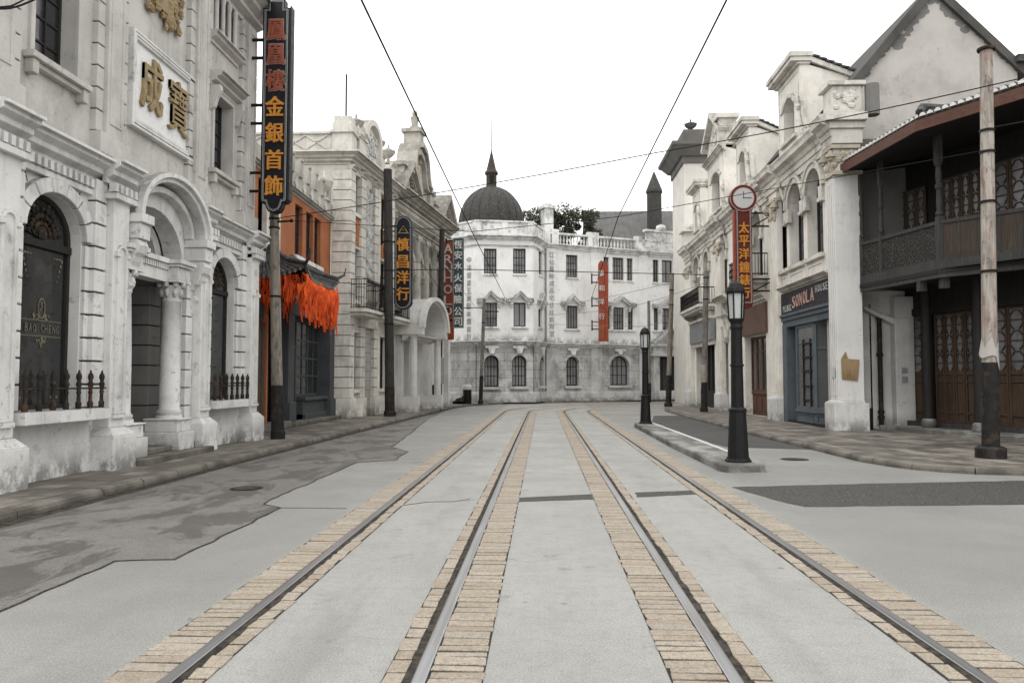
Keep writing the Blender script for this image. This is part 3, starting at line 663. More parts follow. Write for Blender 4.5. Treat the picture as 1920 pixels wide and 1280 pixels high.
# big windows: frame, transom with carved tympanum, glass, gilt window lettering
for wi, wc in enumerate((win1, win2)):
    poly = arch(wc, whw, wz0, wzs, wri)
    w = window(A, rootA, poly, -.24, 0, (), .075, bar=.05)
    g = G(A); g.box(wc - whw + .03, wc + whw - .03, -.24, -.14, 3.86, 3.98); put('transom_bar', g, BLACKWOOD, w)
    g = G(A); q = random.Random(11 + wi)
    for k in range(11):
        x = PI * (k + .5) / 11; 
        for r, rad in ((.2, .05), (.32, .06), (.44, .055), (.53, .04)):
            g.blob(wc + r * math.cos(x) + q.uniform(-.02, .02), -.17, 4.06 + r * math.sin(x), rad, (.8, .4, .8))
        g.bar((wc, 4.03), (wc + .5 * math.cos(x), 4.03 + .5 * math.sin(x)), .02, (-.21, -.18))
    g.blob(wc, -.17, 4.1, .12, (1, .4, 1)); put('carved_tympanum', g, RUSTIRON, w)
    if wi == 0:
        g = G(A)
        zc = 2.55; wc0 = wc; wc += .10
        g.box(wc - .52, wc + .52, -.213, -.209, zc + .12, zc + .135); g.box(wc - .52, wc + .52, -.213, -.209, zc - .135, zc - .12)
        ws = {'B': .075, 'A': .075, 'O': .08, 'C': .075, 'H': .08, 'E': .065, 'N': .08, 'G': .08}; x = wc - .40
        for ch in 'BAO CHENG':
            if ch == ' ': x += .09; continue
            put_char(g, ch, x + .04, zc, .13, -.214, ws[ch] * .9, .004, .01); x += .1
        e = [(wc + .095 * math.cos(2 * PI * k / 20), zc + .33 + .17 * math.sin(2 * PI * k / 20)) for k in range(20)]
        g.ring(e, [(wc + (a - wc) * .8, zc + .33 + (z - zc - .33) * .86) for a, z in e], -.215, -.205)
        relief(g, wc - .05, wc + .05, zc + .3, zc + .46, -.212, 9, .028, 8)
        relief(g, wc - .2, wc - .06, zc + .14, zc + .22, -.212, 8, .026, 3); relief(g, wc + .06, wc + .2, zc + .14, zc + .22, -.212, 8, .026, 4)
        relief(g, wc - .12, wc + .12, zc - .22, zc - .15, -.212, 12, .026, 5); relief(g, wc - .03, wc + .03, zc - .32, zc - .23, -.212, 4, .022, 6)
        for sg in (-1, 1):
            for r in range(5): g.blob(wc + sg * (.5 - .03 * r), -.212, 3.72 - .09 * r, .030 - .004 * r, (1, .3, 1.3)); 
            for r in range(3): g.blob(wc + sg * (.44 - .07 * r), -.212, 3.74, .028 - .004 * r, (1.3, .3, .8))
            for r in range(3): g.blob(wc + sg * (.46 - .08 * r), -.212, 1.42, .03 - .004 * r, (1.3, .3, 1))
        wc = wc0; put('gilt_lettering', g, metal('tarnished_gilt', (.26, .235, .16), .6), w)
    # sill and spiked railing
    g = G(A); g.box(wc - 1.12, wc + 1.12, -.05, .42, 1.03, 1.23); put('sill', g, GREY_TRIM, rootA, bev=.012)
    g = G(A); g.tube([(wc - 1.1, .31, 1.57), (wc + 1.12, .31, 1.57)], .016); rl = put('window_railing', g, RUSTIRON, rootA)
    for k in range(7):
        g = G(A); a = wc - 1.0 + 2.0 * k / 6
        g.lathe([(.045, 0), (.045, .05), (.05, .09), (.032, .13), (.028, .24), (.04, .27), (.03, .3), (.036, .36), (.05, .41), (.032, .45), (.03, .47), (.048, .52), (.04, .57), (.02, .60), (.016, .63), (.003, .65)], a, .31, 10, 1.23)
        put('spike', g, RUSTIRON, rl, smooth=True)
# cornice with dentils (broken by the porch hood)
g = G(A)
pf = cprof(0, 5.22, .44, .40, 3)
for a0, a1 in ((8.6, DC - 1.25), (DC + 1.5, 20.85)): mould(g, a0, a1, pf); g.box(a0, min(a1, a1 - .05), 0, .1, 4.95, 5.06); g.cut()
for pc in (10.75, 13.75, 17.35, 20.45): mould(g, pc - .42, pc + .42, cprof(.2, 5.225, .445, .36, 3)); g.box(pc - .36, pc + .36, .1, .4, 4.952, 5.062); g.cut()
put_each('cornice', g, GREY_TRIM, rootA, bev=.008)
g = G(A); a = 8.7; was = False
while a < 20.75:
    if not (DC - 1.5 < a < DC + 1.45):
        on = any(abs(a + .05 - pc) < .40 for pc in (10.75, 13.75, 17.35, 20.45))
        t0 = .28 if on else .02
        if on != was: g.cut(); was = on
        g.box(a, a + .085, t0, t0 + .13, 5.07, 5.22)
    a += .16
put_each('dentil_band', g, GREY_TRIM, rootA)
# porch: columns, entablature, consoles, curved hood
for i, cs in enumerate((14.28, 16.26)):
    g = G(A); g.box(cs - .36, cs + .36, -.4, .42, .24, .62); g.box(cs - .30, cs + .30, -.36, .36, .62, .86); g.box(cs - .33, cs + .33, -.38, .39, .86, .9)
    c = put('column_pedestal', g, GREY_STONE, rootA, bev=.015)
    g = G(A); g.lathe([(.27, .9), (.27, .96), (.24, .99), (.26, 1.03), (.24, 1.06), (.21, 1.1), (.205, 2.2), (.175, 3.36), (.19, 3.38), (.19, 3.42), (.175, 3.44), (.18, 3.55), (.23, 3.72), (.20, 3.74)], cs, .02, 20)
    put('column', g, GREY_TRIM, rootA, smooth=True)
    g = G(A)
    for k in range(8):
        x = 2 * PI * k / 8; g.blob(cs + .2 * math.cos(x), .02 + .2 * math.sin(x), 3.58, .075, (.7, .7, 1.5)); g.blob(cs + .25 * math.cos(x), .02 + .25 * math.sin(x), 3.74, .065)
    g.box(cs - .29, cs + .29, -.27, .31, 3.78, 3.84); put('capital', g, GREY_TRIM, rootA, smooth=True)
    g = G(A); g.box(cs - .27, cs + .27, -.3, .29, 3.84, 4.1); g.box(cs - .32, cs + .32, -.3, .35, 4.1, 4.16); g.box(cs - .36, cs + .36, -.3, .39, 4.16, 4.26); put('entablature_block', g, GREY_TRIM, rootA, bev=.01)
g = G(A); g.box(14.4, 16.1, -.28, .06, 3.78, 4.02); g.box(14.4, 16.1, -.28, .14, 4.16, 4.26)
for k in range(16): g.box(14.55 + k * .09, 14.55 + k * .09 + .05, -.05, .1, 4.03, 4.15)
put('door_lintel', g, GREY_TRIM, rootA)
g = G(A)
HC = 15.65
def hood(rs, rise, zc): return [(HC + rs * math.cos(PI * k / 24), zc + rise * math.sin(PI * k / 24)) for k in range(25)]
g.ring(hood(1.50, 1.06, 4.84), hood(1.34, .92, 4.84), -.05, .42, close=False)
g.ring(hood(1.56, 1.12, 4.84), hood(1.45, 1.01, 4.84), .34, .50, close=False)
g.ring(hood(1.28, .85, 4.84), hood(1.16, .72, 4.84), .0, .2, close=False)
put('porch_hood', g, GREY_TRIM, rootA, bev=.012)
for sg in (-1, 1):
    cs = HC + sg * 1.40; g = G(A)
    g.box(cs - .22, cs + .22, .0, .54, 4.66, 4.84); g.box(cs - .18, cs + .18, .0, .48, 4.36, 4.66)
    g.ptz([(0, 4.36), (.42, 4.36), (.47, 4.24), (.42, 4.10), (.36, 4.04), (.33, 3.94), (.28, 3.84), (.2, 3.82), (.16, 3.72), (0, 3.62)], cs - .16, cs + .16)
    g.ptz([(0, 3.62), (.2, 3.6), (.26, 3.5), (.2, 3.42), (.14, 3.2), (0, 3.1)], cs - .10, cs + .10)
    put('porch_console', g, GREY_TRIM, rootA, bev=.012)
# ---- upper storeys
g = G(A)
uw = [(win1, .56, 6.85, 9.0), (win2, .56, 6.85, 8.75)]
up = [(win1, .6, 10.35, 11.3), (win2, .62, 10.2, 11.3)]
g.wall(rect(8.6, 20.75, 5.75, 11.8), [rect(c - h, c + h, a, b) for c, h, a, b in uw + up], -.06, .38)
put('upper_wall', g, GREY_UPPER, rootA)
for c, h, a, b in uw: window(A, rootA, rect(c - h, c + h, a, b), -.38, 2, (.2, .4, .6, .8), .05)
for c, h, a, b in up:
    window(A, rootA, rect(c - h, c + h, a, b), -.38, 2, (.5,), .05)
    g = G(A)
    for k in range(4): g.lathe([(.07, 0), (.06, .1), (.055, .9), (.075, .98), (.08, 1.1)], c - h + .06 + k * (2 * h - .12) / 3, -.02, 10, a)
    put('window_colonnette', g, GREY_UPPER, rootA, smooth=True)
    g = G(A); mould(g, c - .85, c + .85, cprof(-.06, a - .28, .28, .26, 2)); put('window_ledge', g, GREY_UPPER, rootA)
for c, h, a, b in uw:
    g = G(A); g.ring(rect(c - h - .1, c + h + .1, a - .02, b + .1), rect(c - h, c + h, a, b), -.07, .0)
    g.box(c - h - .22, c + h + .22, -.06, .14, a - .13, a - .02); g.box(c - h - .14, c + h + .14, -.06, .06, a - .22, a - .13)
    for sg in (-1, 1): g.box(c + sg * (h + .1) - .07, c + sg * (h + .1) + .07, -.06, .10, a - .36, a - .13)
    put('window_surround', g, GREY_UPPER, rootA, bev=.01)
g = G(A)
c, h, a, b = uw[1]
mould(g, c - .82, c + .82, cprof(-.06, b + .12, .34, .40, 3))
for sg in (-1, 1): g.ptz([(-.06, b + .12), (.2, b + .12), (.22, b - .02), (.12, b - .2), (.06, b - .42), (-.06, b - .5)], c + sg * .70 - .07, c + sg * .70 + .07)
put('window_hood', g, GREY_UPPER, rootA, bev=.01)
# giant pilasters
for pc in (10.75, 13.75, 17.35, 20.35):
    g = G(A)
    for sg in (-1, 1):
        a = sorted((pc + sg * .28, pc + sg * .50)); rust(g, a[0], a[1], -.08, .06, 6.15, 11.3, .40, .02, .02)
    g.box(pc - .28, pc + .28, -.08, .13, 6.15, 11.3); g.box(pc - .5, pc + .5, -.08, .16, 5.76, 6.15)
    g.ring(rect(pc - .2, pc + .2, 6.35, 11.1), rect(pc - .16, pc + .16, 6.39, 11.06), .12, .15)
    put('pilaster', g, [GREY_UPPER, JOINT], rootA, bev=.01)
g = G(A); mould(g, 8.5, 20.9, cprof(-.05, 11.3, .75, .75, 4)); put('roof_cornice', g, GREY_UPPER, rootA)
# sign panel
P0, P1, Z0, Z1 = 14.6, 17.0, 6.85, 8.42
g = G(A); g.box(P0, P1, -.07, -.02, Z0, Z1); sp = put('sign_panel', g, PANEL_WHITE, rootA)
g = G(A)
for k, (d, t1) in enumerate(((.16, .07), (.10, .12), (.05, .16))): g.ring(rect(P0 - d, P1 + d, Z0 - d * 1.3, Z1 + d), rect(P0 - d + .06, P1 + d - .06, Z0 - d * 1.3 + .06, Z1 + d - .06), -.07, t1 - .06 * k)
put('sign_frame', g, GREY_TRIM, sp, bev=.01)
g = G(A); put_char(g, '成', 15.25, 7.72, 1.12, -.02, .86, .03, .026); put_char(g, '寶', 16.38, 7.66, 1.16, -.02, .84, .012, .026); put('gold_lettering', g, GOLD, sp)
g = G(A); q = random.Random(5)
for k in range(46):
    x = q.uniform(-.8, .8); g.blob(DC + .15 + x, .02, 9.4 + abs(x) * .25 + q.uniform(-.25, .5), q.uniform(.05, .13), (q.uniform(.6, 1.6), .6, q.uniform(.6, 1.6)))
g.box(DC - .25, DC + .5, -.05, .06, 9.45, 10.3); put('gold_crest', g, GOLD, rootA)
# next shop bay towards the viewer, seen only as the frame's edge
# ------------------------------------------------------------------ tall black sign
def board(name, label, x, y, w, d, z0, z1, chars, mat, edge, letter, ch, cz, outline=True, foot=None, shape=None, group=None, cw=None, off=.03, base=None):
    fr = face_cam(x, y); t = thing(name, label, 'sign', (x, y, z0), group)
    poly = shape or rect(-w / 2, w / 2, z0, z1)
    g = G(fr); g.psz(poly, -d, 0); put('sign_board', g, mat, t, bev=.008)
    return fr, t, poly
bx_, by_, sw = -7.17, 20.15, .74
zb, zt = 6.5, 11.9
def bulge(w, z, dz): return [(-w / 2, z), (-w / 2 + .02, z - .1 * dz), (-w * .33, z - .12 * dz), (-w * .29, z - .3 * dz), (-w * .2, z - .48 * dz), (0, z - .56 * dz), (w * .2, z - .48 * dz), (w * .29, z - .3 * dz), (w * .33, z - .12 * dz), (w / 2 - .02, z - .1 * dz), (w / 2, z)]
shape = bulge(sw, zb, .62) + [(sw / 2, zt - .15), (sw * .3, zt - .15), (sw * .3, zt + .1), (-sw * .3, zt + .1), (-sw * .3, zt - .15), (-sw / 2, zt - .15)]
fr, t, poly = board('hanging_sign', 'tall black vertical sign with orange characters at the corner of the grey stone shop', bx_, by_, sw, .26, zb, zt, '', SIGN_BLACK, None, None, 0, 0, shape=shape)
g = G(fr)
for d_, wv in ((.05, .012), (.085, .008)):
    o = inset(poly, d_); i_ = inset(poly, d_ + wv); g.ring(o, i_, 0, .012)
put('neon_outline', g, LINE_WHITE, t)
g = G(fr); g.psz([(sw / 2 - .001, zb), (sw / 2 + .035, zb), (sw / 2 + .035, zt - .1), (sw / 2 - .001, zt - .1)], -.28, -.02); put('side_casing', g, SIGN_EDGE, t)
cz = [11.14, 10.46, 9.75, 9.04, 8.32, 7.59, 6.89]
for k, ch in enumerate('鳳凰樓金銀首飾'):
    g = G(fr); put_char(g, ch, 0, cz[k], .54, .0, .50, .045, .03); put('letter', g, LET_DULL if k < 3 else LET_ORANGE, t)
    if k < 3:
        g = G(fr); put_char(g, ch, 0, cz[k], .60, -.004, .54, .06, .012); put('letter_outline', g, metal('neon_pink', (.55, .35, .30), .5), t)
for zz in (6.75, 8.6, 10.4):
    g = G(fr)
    for dz in (0, .5): g.box(-sw / 2 - .62, -sw / 2 + .02, -.18, -.10, zz + dz, zz + dz + .06)
    g.box(-sw / 2 - .62, -sw / 2 - .5, -.22, -.06, zz - .1, zz + .68); put('bracket', g, IRON, t)
# ================================================================== LEFT 2: orange brick shop with tiled canopy
C = Fr((-9.0, 0), (0, 1), (1, 0))
rootC = thing('brick_shop', 'narrow shop with orange upper wall and tiled canopy hung with orange cloth', 'building', (-9.0, 27, .12))
g = G(C)
uws = []
for p0, p1 in ((483, 500), (553, 567), (574, 587), (589.5, 601)):
    a0, a1 = C.S(p0, 430), C.S(p1, 430); uws.append(rect(a0, a1, 6.25, 8.15))
lw = [rect(p[0][0], p[1][0], 4.3, 5.1) for p in uws[1:]]
g.wall(rect(20.6, 32.25, 5.3, 8.45), uws, 0, .2); put('upper_wall', g, ORANGE, rootC)
for i, p in enumerate(uws): window(C, rootC, p, -.2, 1, (.25, .5, .75), .05)
g = G(C)
for p in uws: g.box(p[0][0] - .12, p[1][0] + .12, -.02, .12, 6.1, 6.25); g.box(p[0][0] - .05, p[1][0] + .05, -.02, .05, 5.35, 6.05); g.cut()
put_each('window_apron', g, GREY_TRIM, rootC)
g = G(C)
for p in uws[1:]:
    c, h = (p[0][0] + p[1][0]) / 2, (p[1][0] - p[0][0]) / 2
    for i in range(2): x = c - h * .5 + h * i; g.bar((x - h * .45, 5.95), (x, 5.5), .05, (.05, .09)); g.bar((x + h * .45, 5.95), (x, 5.5), .05, (.05, .09))
    g.cut()
put_each('apron_ornament', g, GOTHIC_TRIM, rootC)
g = G(C); g.box(24.3, 25.6, -.02, .14, 5.2, 9.0); put('white_pilaster', g, CREAM_TRIM, rootC)
# parapet with crenels and diamonds
g = G(C); mould(g, 20.6, 32.2, cprof(0, 8.4, .2, .2, 2)); g.box(20.6, 32.2, -.2, .06, 8.6, 9.15)
a = 25.8
while a < 32:
    g.box(a, a + .35, -.2, .12, 9.15, 9.75); g.box(a + .05, a + .3, .0, .16, 9.75, 9.85); a += .95
put('parapet', g, GOTHIC_TRIM, rootC, bev=.01)
g = G(C); a = 26.45
while a < 31.8: g.psz([(a, 8.62), (a + .22, 8.85), (a, 9.08), (a - .22, 8.85)], .05, .10); g.cut(); a += .95
put_each('parapet_diamond', g, RELIEF_WHITE, rootC)
g = G(C); g.lathe(urn_prof(.36, 1.25), 31.4, -.05, 12, 9.15); put('urn', g, CREAM_TRIM, rootC, smooth=True)
# ground floor
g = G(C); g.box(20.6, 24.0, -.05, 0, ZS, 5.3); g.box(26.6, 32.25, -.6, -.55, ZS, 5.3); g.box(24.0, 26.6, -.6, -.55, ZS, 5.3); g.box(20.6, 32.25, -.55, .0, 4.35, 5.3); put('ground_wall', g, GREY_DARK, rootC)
s0, s1 = 22.9, 24.55
g = G(C); g.box(s0, s1, -.0, .05, .35, 3.6); d = put('door', g, wood('brown_red_door', (.17, .065, .032), .4), rootC)
g = G(C)
for k in range(5): g.box(s0 + .05 + k * .32, s0 + .30 + k * .32, .05, .08, .5, 3.4)
put('door_board', g, DOORWOOD, d)
g = G(C); g.box(s0 - .25, s0 - .02, 0, .1, .3, 4.4); g.cut(); g.box(s1 + .05, s1 + .16, 0, .1, .3, 4.4); g.cut(); put_each('red_jamb', g, ORANGE, rootC)
g = G(C); g.box(22.4, 26.0, 0, .5, ZS, .34); put('step', g, KERB, rootC, bev=.02)
sf = thing('shopfront', None, None, (-9, 29, .12)); sf.parent = rootC; sf.location = (0, 2, 0)
g = G(C); g.box(26.2, 26.85, -.3, .28, ZS, 4.5); g.box(26.15, 26.9, -.3, .36, ZS, .95); g.box(31.4, 32.05, -.3, .28, ZS, 4.5); g.box(31.35, 32.1, -.3, .36, ZS, .95); g.box(26.2, 32.05, -.3, .3, 4.0, 4.6); put('shop_pillar', g, SLATE, sf, bev=.015)
o = window(C, sf, rect(26.9, 28.4, .45, 4.0), -.2, 1, (.72,), .14, SLATE, GLASS_GREY, .09, name='shop_door')
o = window(C, sf, rect(28.45, 31.4, 1.1, 4.0), -.25, 3, (.25, .5, .75), .1, SLATE, GLASS, .06, name='shop_window')
g = G(C); g.box(28.45, 31.4, -.3, .1, ZS, 1.0); g.box(28.4, 31.4, -.3, .22, .95, 1.08); g.box(28.45, 31.4, -.3, .2, ZS, .45); put('stall_riser', g, SLATE, sf, bev=.012)
g = G(C); g.box(26.2, 32.05, .0, .6, ZS, .26); put('shop_step', g, KERB, sf, bev=.02)
g = G(C); g.box(24.9, 27.3, .1, .22, 4.0, 4.35); put('red_beam', g, SIGN_DKRED, rootC, bev=.01)
# tiled canopy: hipped, with swept-up corners
cn = thing('canopy', None, None, (0, 0, 0)); cn.parent = rootC; cn.location = (.8, -1.3, 4.9)
y0, y1, T = 23.6, 27.3, 1.55
def lift(u): return .34 * max(0, abs(u * 2 - 1) - .45) ** 2 / .3
rid = lambda u: (y0 + .75 + (y1 - y0 - 1.5) * u, .25, 5.72 + .2 * abs(2 * u - 1) ** 3)
g = G(C); N = 24
ev = [(y0 + (y1 - y0) * k / N, T + .10 * abs(2 * k / N - 1) ** 2, 4.90 + lift(k / N)) for k in range(N + 1)]
tp = [rid(k / N) for k in range(N + 1)]
md = [((e[0] + r[0]) / 2, (e[1] + r[1]) / 2, (e[2] + r[2]) / 2 - .14) for e, r in zip(ev, tp)]
g.loft([[e, mm_, r, (r[0], r[1], r[2] - .1), (mm_[0], mm_[1], mm_[2] - .1), (e[0], e[1], e[2] - .1)] for e, mm_, r in zip(ev, md, tp)])
for side in (0, 1):                                                    # end hips
    yy = y0 if side == 0 else y1; r = tp[0] if side == 0 else tp[-1]
    es = [(yy, -.02 + (T + .10 + .02) * k / 10, 4.98 + (lift(0) * (k / 10) ** 2.5)) for k in range(11)]
    ts = [(r[0], -.02 + (r[1] + .02) * k / 10, r[2]) for k in range(11)]
    ms = [((e[0] + q_[0]) / 2, (e[1] + q_[1]) / 2, (e[2] + q_[2]) / 2 - .14) for e, q_ in zip(es, ts)]
    g.loft([[e, m_, t_, (t_[0], t_[1], t_[2] - .1), (m_[0], m_[1], m_[2] - .1), (e[0], e[1], e[2] - .1)] for e, m_, t_ in zip(es, ms, ts)])
put('canopy_roof', g, TILE, cn, smooth=True)
g = G(C)
for k in range(0, 25):
    e, m_, r = ev[k], md[k], tp[k]; g.tube([(e[0], e[1] + .03, e[2] + .02), (m_[0], m_[1], m_[2] + .03), (r[0], r[1], r[2] + .03)], .045, 6)
for side in (0, 1):
    yy = y0 if side == 0 else y1; r = tp[0] if side == 0 else tp[-1]
    for k in range(1, 10):
        e = (yy, (T + .1) * k / 10, 4.90 + lift(0) * (k / 10) ** 2.5); q_ = (r[0], r[1] * k / 10, r[2]); g.tube([(e[0] + (-.03 if side == 0 else .03), e[1], e[2] + .02), ((e[0] + q_[0]) / 2, (e[1] + q_[1]) / 2, (e[2] + q_[2]) / 2 - .11), (q_[0], q_[1], q_[2] + .02)], .045, 6)
put('tile_row', g, TILE, cn, smooth=True)
g = G(C)
for k in range(0, 25):
    e = ev[k]; g.blob(e[0], e[1] + .05, e[2] - .01, .055, (1, .5, 1))
for k in range(1, 10): g.blob(y0 - .05, (T + .1) * k / 10, 4.89 + lift(0) * (k / 10) ** 2.5, .055, (.5, 1, 1))
put('tile_end', g, ROOF_GREY, cn)
g = G(C)
for side in (0, 1):
    e = ev[0] if side == 0 else ev[-1]; r = tp[0] if side == 0 else tp[-1]; m_ = md[0] if side == 0 else md[-1]; dy = -.25 if side == 0 else .25
    g.tube([(r[0], r[1], r[2] + .05), (m_[0], m_[1], m_[2] + .08), (e[0], e[1], e[2] + .10), (e[0] + dy, e[1] + .18, e[2] + .26), (e[0] + dy * 1.1, e[1] + .22, e[2] + .50)], .10, 7, .03)
g.tube([tuple(Vector(p) + Vector((0, 0, .08))) for p in tp], .11, 7)
put('canopy_ridge', g, TILE, cn, smooth=True)
g = G(C); g.box(y0 + .15, y1 - .15, .1, T - .1, 4.72, 4.86); g.box(y0 + .15, y0 + .3, .1, T - .1, 4.4, 4.72); g.box(y0 + .15, y1 - .15, T - .25, T - .1, 4.4, 4.72); put('canopy_beam', g, SIGN_DKRED, cn)
# cloth strips
def sheet_cloth(pts, L0, L1, seed, amp=.07, nf=16, K=9):
    """gathered cloth: pleats along the eave, ragged hem"""
    q = random.Random(seed); g = G(C); P = [Vector(p) for p in pts]; N = 150; rows = []
    ph = [q.uniform(0, 6) for _ in range(4)]
    for i in range(N + 1):
        u = i / N * (len(P) - 1); k = min(int(u), len(P) - 2); p = P[k] + (P[k + 1] - P[k]) * (u - k); d = (P[k + 1] - P[k]).normalized(); nn = Vector((d.y, -d.x, 0))
        if nn.y < 0 and abs(d.x) > .5: nn = -nn
        x = i / N
        ln = L0 + (L1 - L0) * (.5 + .3 * math.sin(9 * x + ph[0]) + .2 * math.sin(23 * x + ph[1])) + q.uniform(-.10, .10); col = []
        for j in range(K + 1):
            v = j / K; w = (.35 + .65 * v) * amp * (math.sin(2 * PI * nf * x + ph[2] + 1.2 * math.sin(3 * v + 7 * x)) + .5 * math.sin(2 * PI * nf * 2.3 * x + ph[3]))
            belly = .13 * math.sin(PI * min(1, v * 1.3)) 
            col.append(tuple(p + nn * (w + belly) + d * (.05 * math.sin(5 * v + 11 * x)) + Vector((0, 0, -ln * v))))
        rows.append(col)
    n = K + 1; g.add([p for c in rows for p in c], [(i * n + j, (i + 1) * n + j, (i + 1) * n + j + 1, i * n + j + 1) for i in range(N) for j in range(K) if not (j >= K - 2 and q.random() < .12)])
    return g
def cloth(label, sheets, strips, seed, loc):
    g = G(C)
    for a in sheets:
        h = sheet_cloth(*a); b = len(g.v); g.v += h.v; g.f += [[i + b for i in f] for f in h.f]; g.mi += h.mi
    q = random.Random(seed)
    for pts, n, L0, L1, w in strips:
        P = [Vector(p) for p in pts]
        for _ in range(n):
            u = q.random() * (len(P) - 1); i = min(int(u), len(P) - 2); p = P[i] + (P[i + 1] - P[i]) * (u - i); d = (P[i + 1] - P[i]).normalized()
            p = p + Vector((q.uniform(-.1, .1), q.uniform(-.1, .16), q.uniform(-.3, .05))); ln = q.uniform(L0, L1); ww = w * q.uniform(.4, 1.2); sw_ = q.uniform(-.15, .15); f = q.uniform(3, 7); tw = q.uniform(-.5, .5); K = 8; rows = []
            for k in range(K + 1):
                v = k / K; a_ = tw + 1.2 * v * q.uniform(.8, 1.2); dd = Vector((d.x * math.cos(a_) - d.y * math.sin(a_), d.x * math.sin(a_) + d.y * math.cos(a_), 0))
                c = p + Vector((sw_ * v * v + .02 * math.sin(f * v + u), .03 * math.sin(f * v * 1.3), -ln * v)); hw = ww * (1 - .3 * v) / 2; rows.append((c - dd * hw, c + dd * hw))
            g.add([tuple(x) for r_ in rows for x in r_], [(2 * k, 2 * k + 1, 2 * k + 3, 2 * k + 2) for k in range(K)])
    return put('cloth_drape', g, CLOTH, label=label, cat='cloth', loc=loc, smooth=True)
cloth('orange red cloth strips hanging along the near end of the tiled canopy', [([(y0 + .12, .1, 4.95), (y0 + .05, T - .1, 5.0)], .5, .95, 3, .05, 9)], [([(y0 + .02, .1, 4.9), (y0 + .0, T - .1, 4.95)], 46, .6, 1.35, .09)], 3, (-8.2, y0, 4.9))
E0, E1, E2, E3_ = (y0, T, 5.05), (y0 + 1.2, T - .02, 4.92), (y0 + 2.6, T - .02, 4.88), (y1 - .1, T, 4.95)
cloth('thick bright orange cloth bunched along the street edge of the tiled canopy', [([E0, E1, E2, E3_], .65, 1.05, 4, .08, 17), ([E0, E1, E2], .45, .95, 5, .06, 11), ([E1, E2, E3_], .75, 1.25, 6, .07, 13)], [([E0, E1, E2, E3_], 80, .8, 1.4, .09)], 9, (-7.4, 25.7, 4.9))
cloth('thin red ribbons hanging from the far tip of the tiled canopy', [], [([(y1 + .1, T + .05, 5.1), (y1 + .2, T + .08, 5.1)], 3, 1.5, 1.8, .06)], 8, (-7.35, 28.0, 5.0))

# ================================================================== LEFT 3: cream corner building
hd = math.radians(6.8)
D = Fr((-8.25, 32.3), (math.sin(hd), math.cos(hd)), (math.cos(hd), -math.sin(hd)))
DS = Fr((-8.25, 32.3), (-1, 0), (0, -1))     # its side facing the viewer
rootD = thing('cream_building', 'cream corner building with coursed pilasters, relief panels and iron balconies', 'building', (-8.25, 32.3, .12))
def dz(px, py, t=0): return D.sz(px, py, t)
LEN_D = D.S(737)
ZC = DS.Z(640, 287)                            # cornice top
g = G(D)
dh = []
wA = [(D.S(651, t=-.1), D.S(666, t=-.1)), (D.S(708, t=-.1), D.S(722, t=-.1))]
lev = [(D.Z(656, 395), D.Z(656, 322)), (D.Z(655, 560), D.Z(655, 462)), (D.Z(655, 730), D.Z(655, 622))]
for a0, a1 in wA:
    for z0, z1 in lev: dh.append(rect(a0, a1, z0, z1))
g.wall(rect(0, LEN_D, ZS, ZC), dh, 0, .3); put('wall', g, CREAM, rootD)
for p in dh: window(D, rootD, p, -.3, 1, (.33, .66), .06)
g = G(DS); g.wall(rect(0, 14, ZS, ZC), [], 0); g.add([(0, 0, ZC), (14, 0, ZC), (14, -20, ZC), (0, -20, ZC)], [(0, 1, 2, 3)]); put('side_wall', g, CREAM, rootD)
# coursed corner pilasters
g = G(D); rust(g, -.02, .42, -.2, .16, .95, ZC - .75, .45); g.cut()
for p0 in (672, 697, 728): a = D.S(p0); rust(g, a - .18, a + .38, -.1, .16, .95, ZC - .75, .45); g.cut()
put_each('coursed_pilaster', g, [CREAM_TRIM, JOINT], rootD, bev=.01)
g = G(DS); rust(g, -.16, .66, -.1, .18, .95, ZC - .75, .45); put('coursed_pilaster', g, [CREAM_TRIM, JOINT], rootD, bev=.01)
g = G(D)
for a0, a1 in ((-.05, .5), *((D.S(p) - .24, D.S(p) + .44) for p in (672, 697, 728))): g.box(a0, a1, -.1, .24, ZS, .95); g.cut()
put_each('plinth', g, CREAM, rootD, bev=.015)
g = G(DS); g.box(-.24, .74, -.1, .26, ZS, .95); put('plinth', g, CREAM, rootD, bev=.015)
g = G(D)
for a0, a1 in ((-.06, .5), *((D.S(p) - .22, D.S(p) + .42) for p in (672, 697, 728))): mould(g, a0, a1, cprof(.05, ZC - .8, .3, .28, 3)); g.cut()
put_each('pilaster_capital', g, CREAM_TRIM, rootD)
# cornice all round
g = G(); pr = cprof(0, ZC - .5, .5, .62, 4)
pts = [DS.P(14, 0, 0), DS.P(0, 0, 0), D.P(LEN_D + .2, 0, 0)]
g.sweep([(-o, z) for o, z in pr][::-1], [(p.x, p.y) for p in pts][::-1]); put('cornice', g, CREAM_TRIM, rootD)
# corner piers and parapets
g = G(DS)
for a0, a1, z1 in ((-.15, .72, DS.Z(640, 218)), ): g.box(a0, a1, -.75, .12, ZC, z1 - .3); g.box(a0 - .08, a1 + .08, -.82, .2, z1 - .75, z1 - .63); g.box(a0 + .06, a1 - .06, -.7, .06, z1 - .3, z1)
put('corner_pier', g, CREAM_TRIM, rootD, bev=.015)
g = G(D); a0 = D.S(664); g.box(a0, a0 + .95, -.8, .12, ZC, 12.75); g.box(a0 - .08, a0 + 1.03, -.85, .2, 12.35, 12.47); g.box(a0 + .06, a0 + .9, -.75, .06, 12.75, 13.05); put('corner_pier', g, CREAM_TRIM, rootD, bev=.015)
g = G(DS); zz = DS.Z(600, 247); g.box(.7, 14, -.3, -.02, ZC, zz - .1); g.box(.7, 14, -.36, .06, zz - .1, zz); g.box(.7, 14, -.36, .06, ZC, ZC + .12)
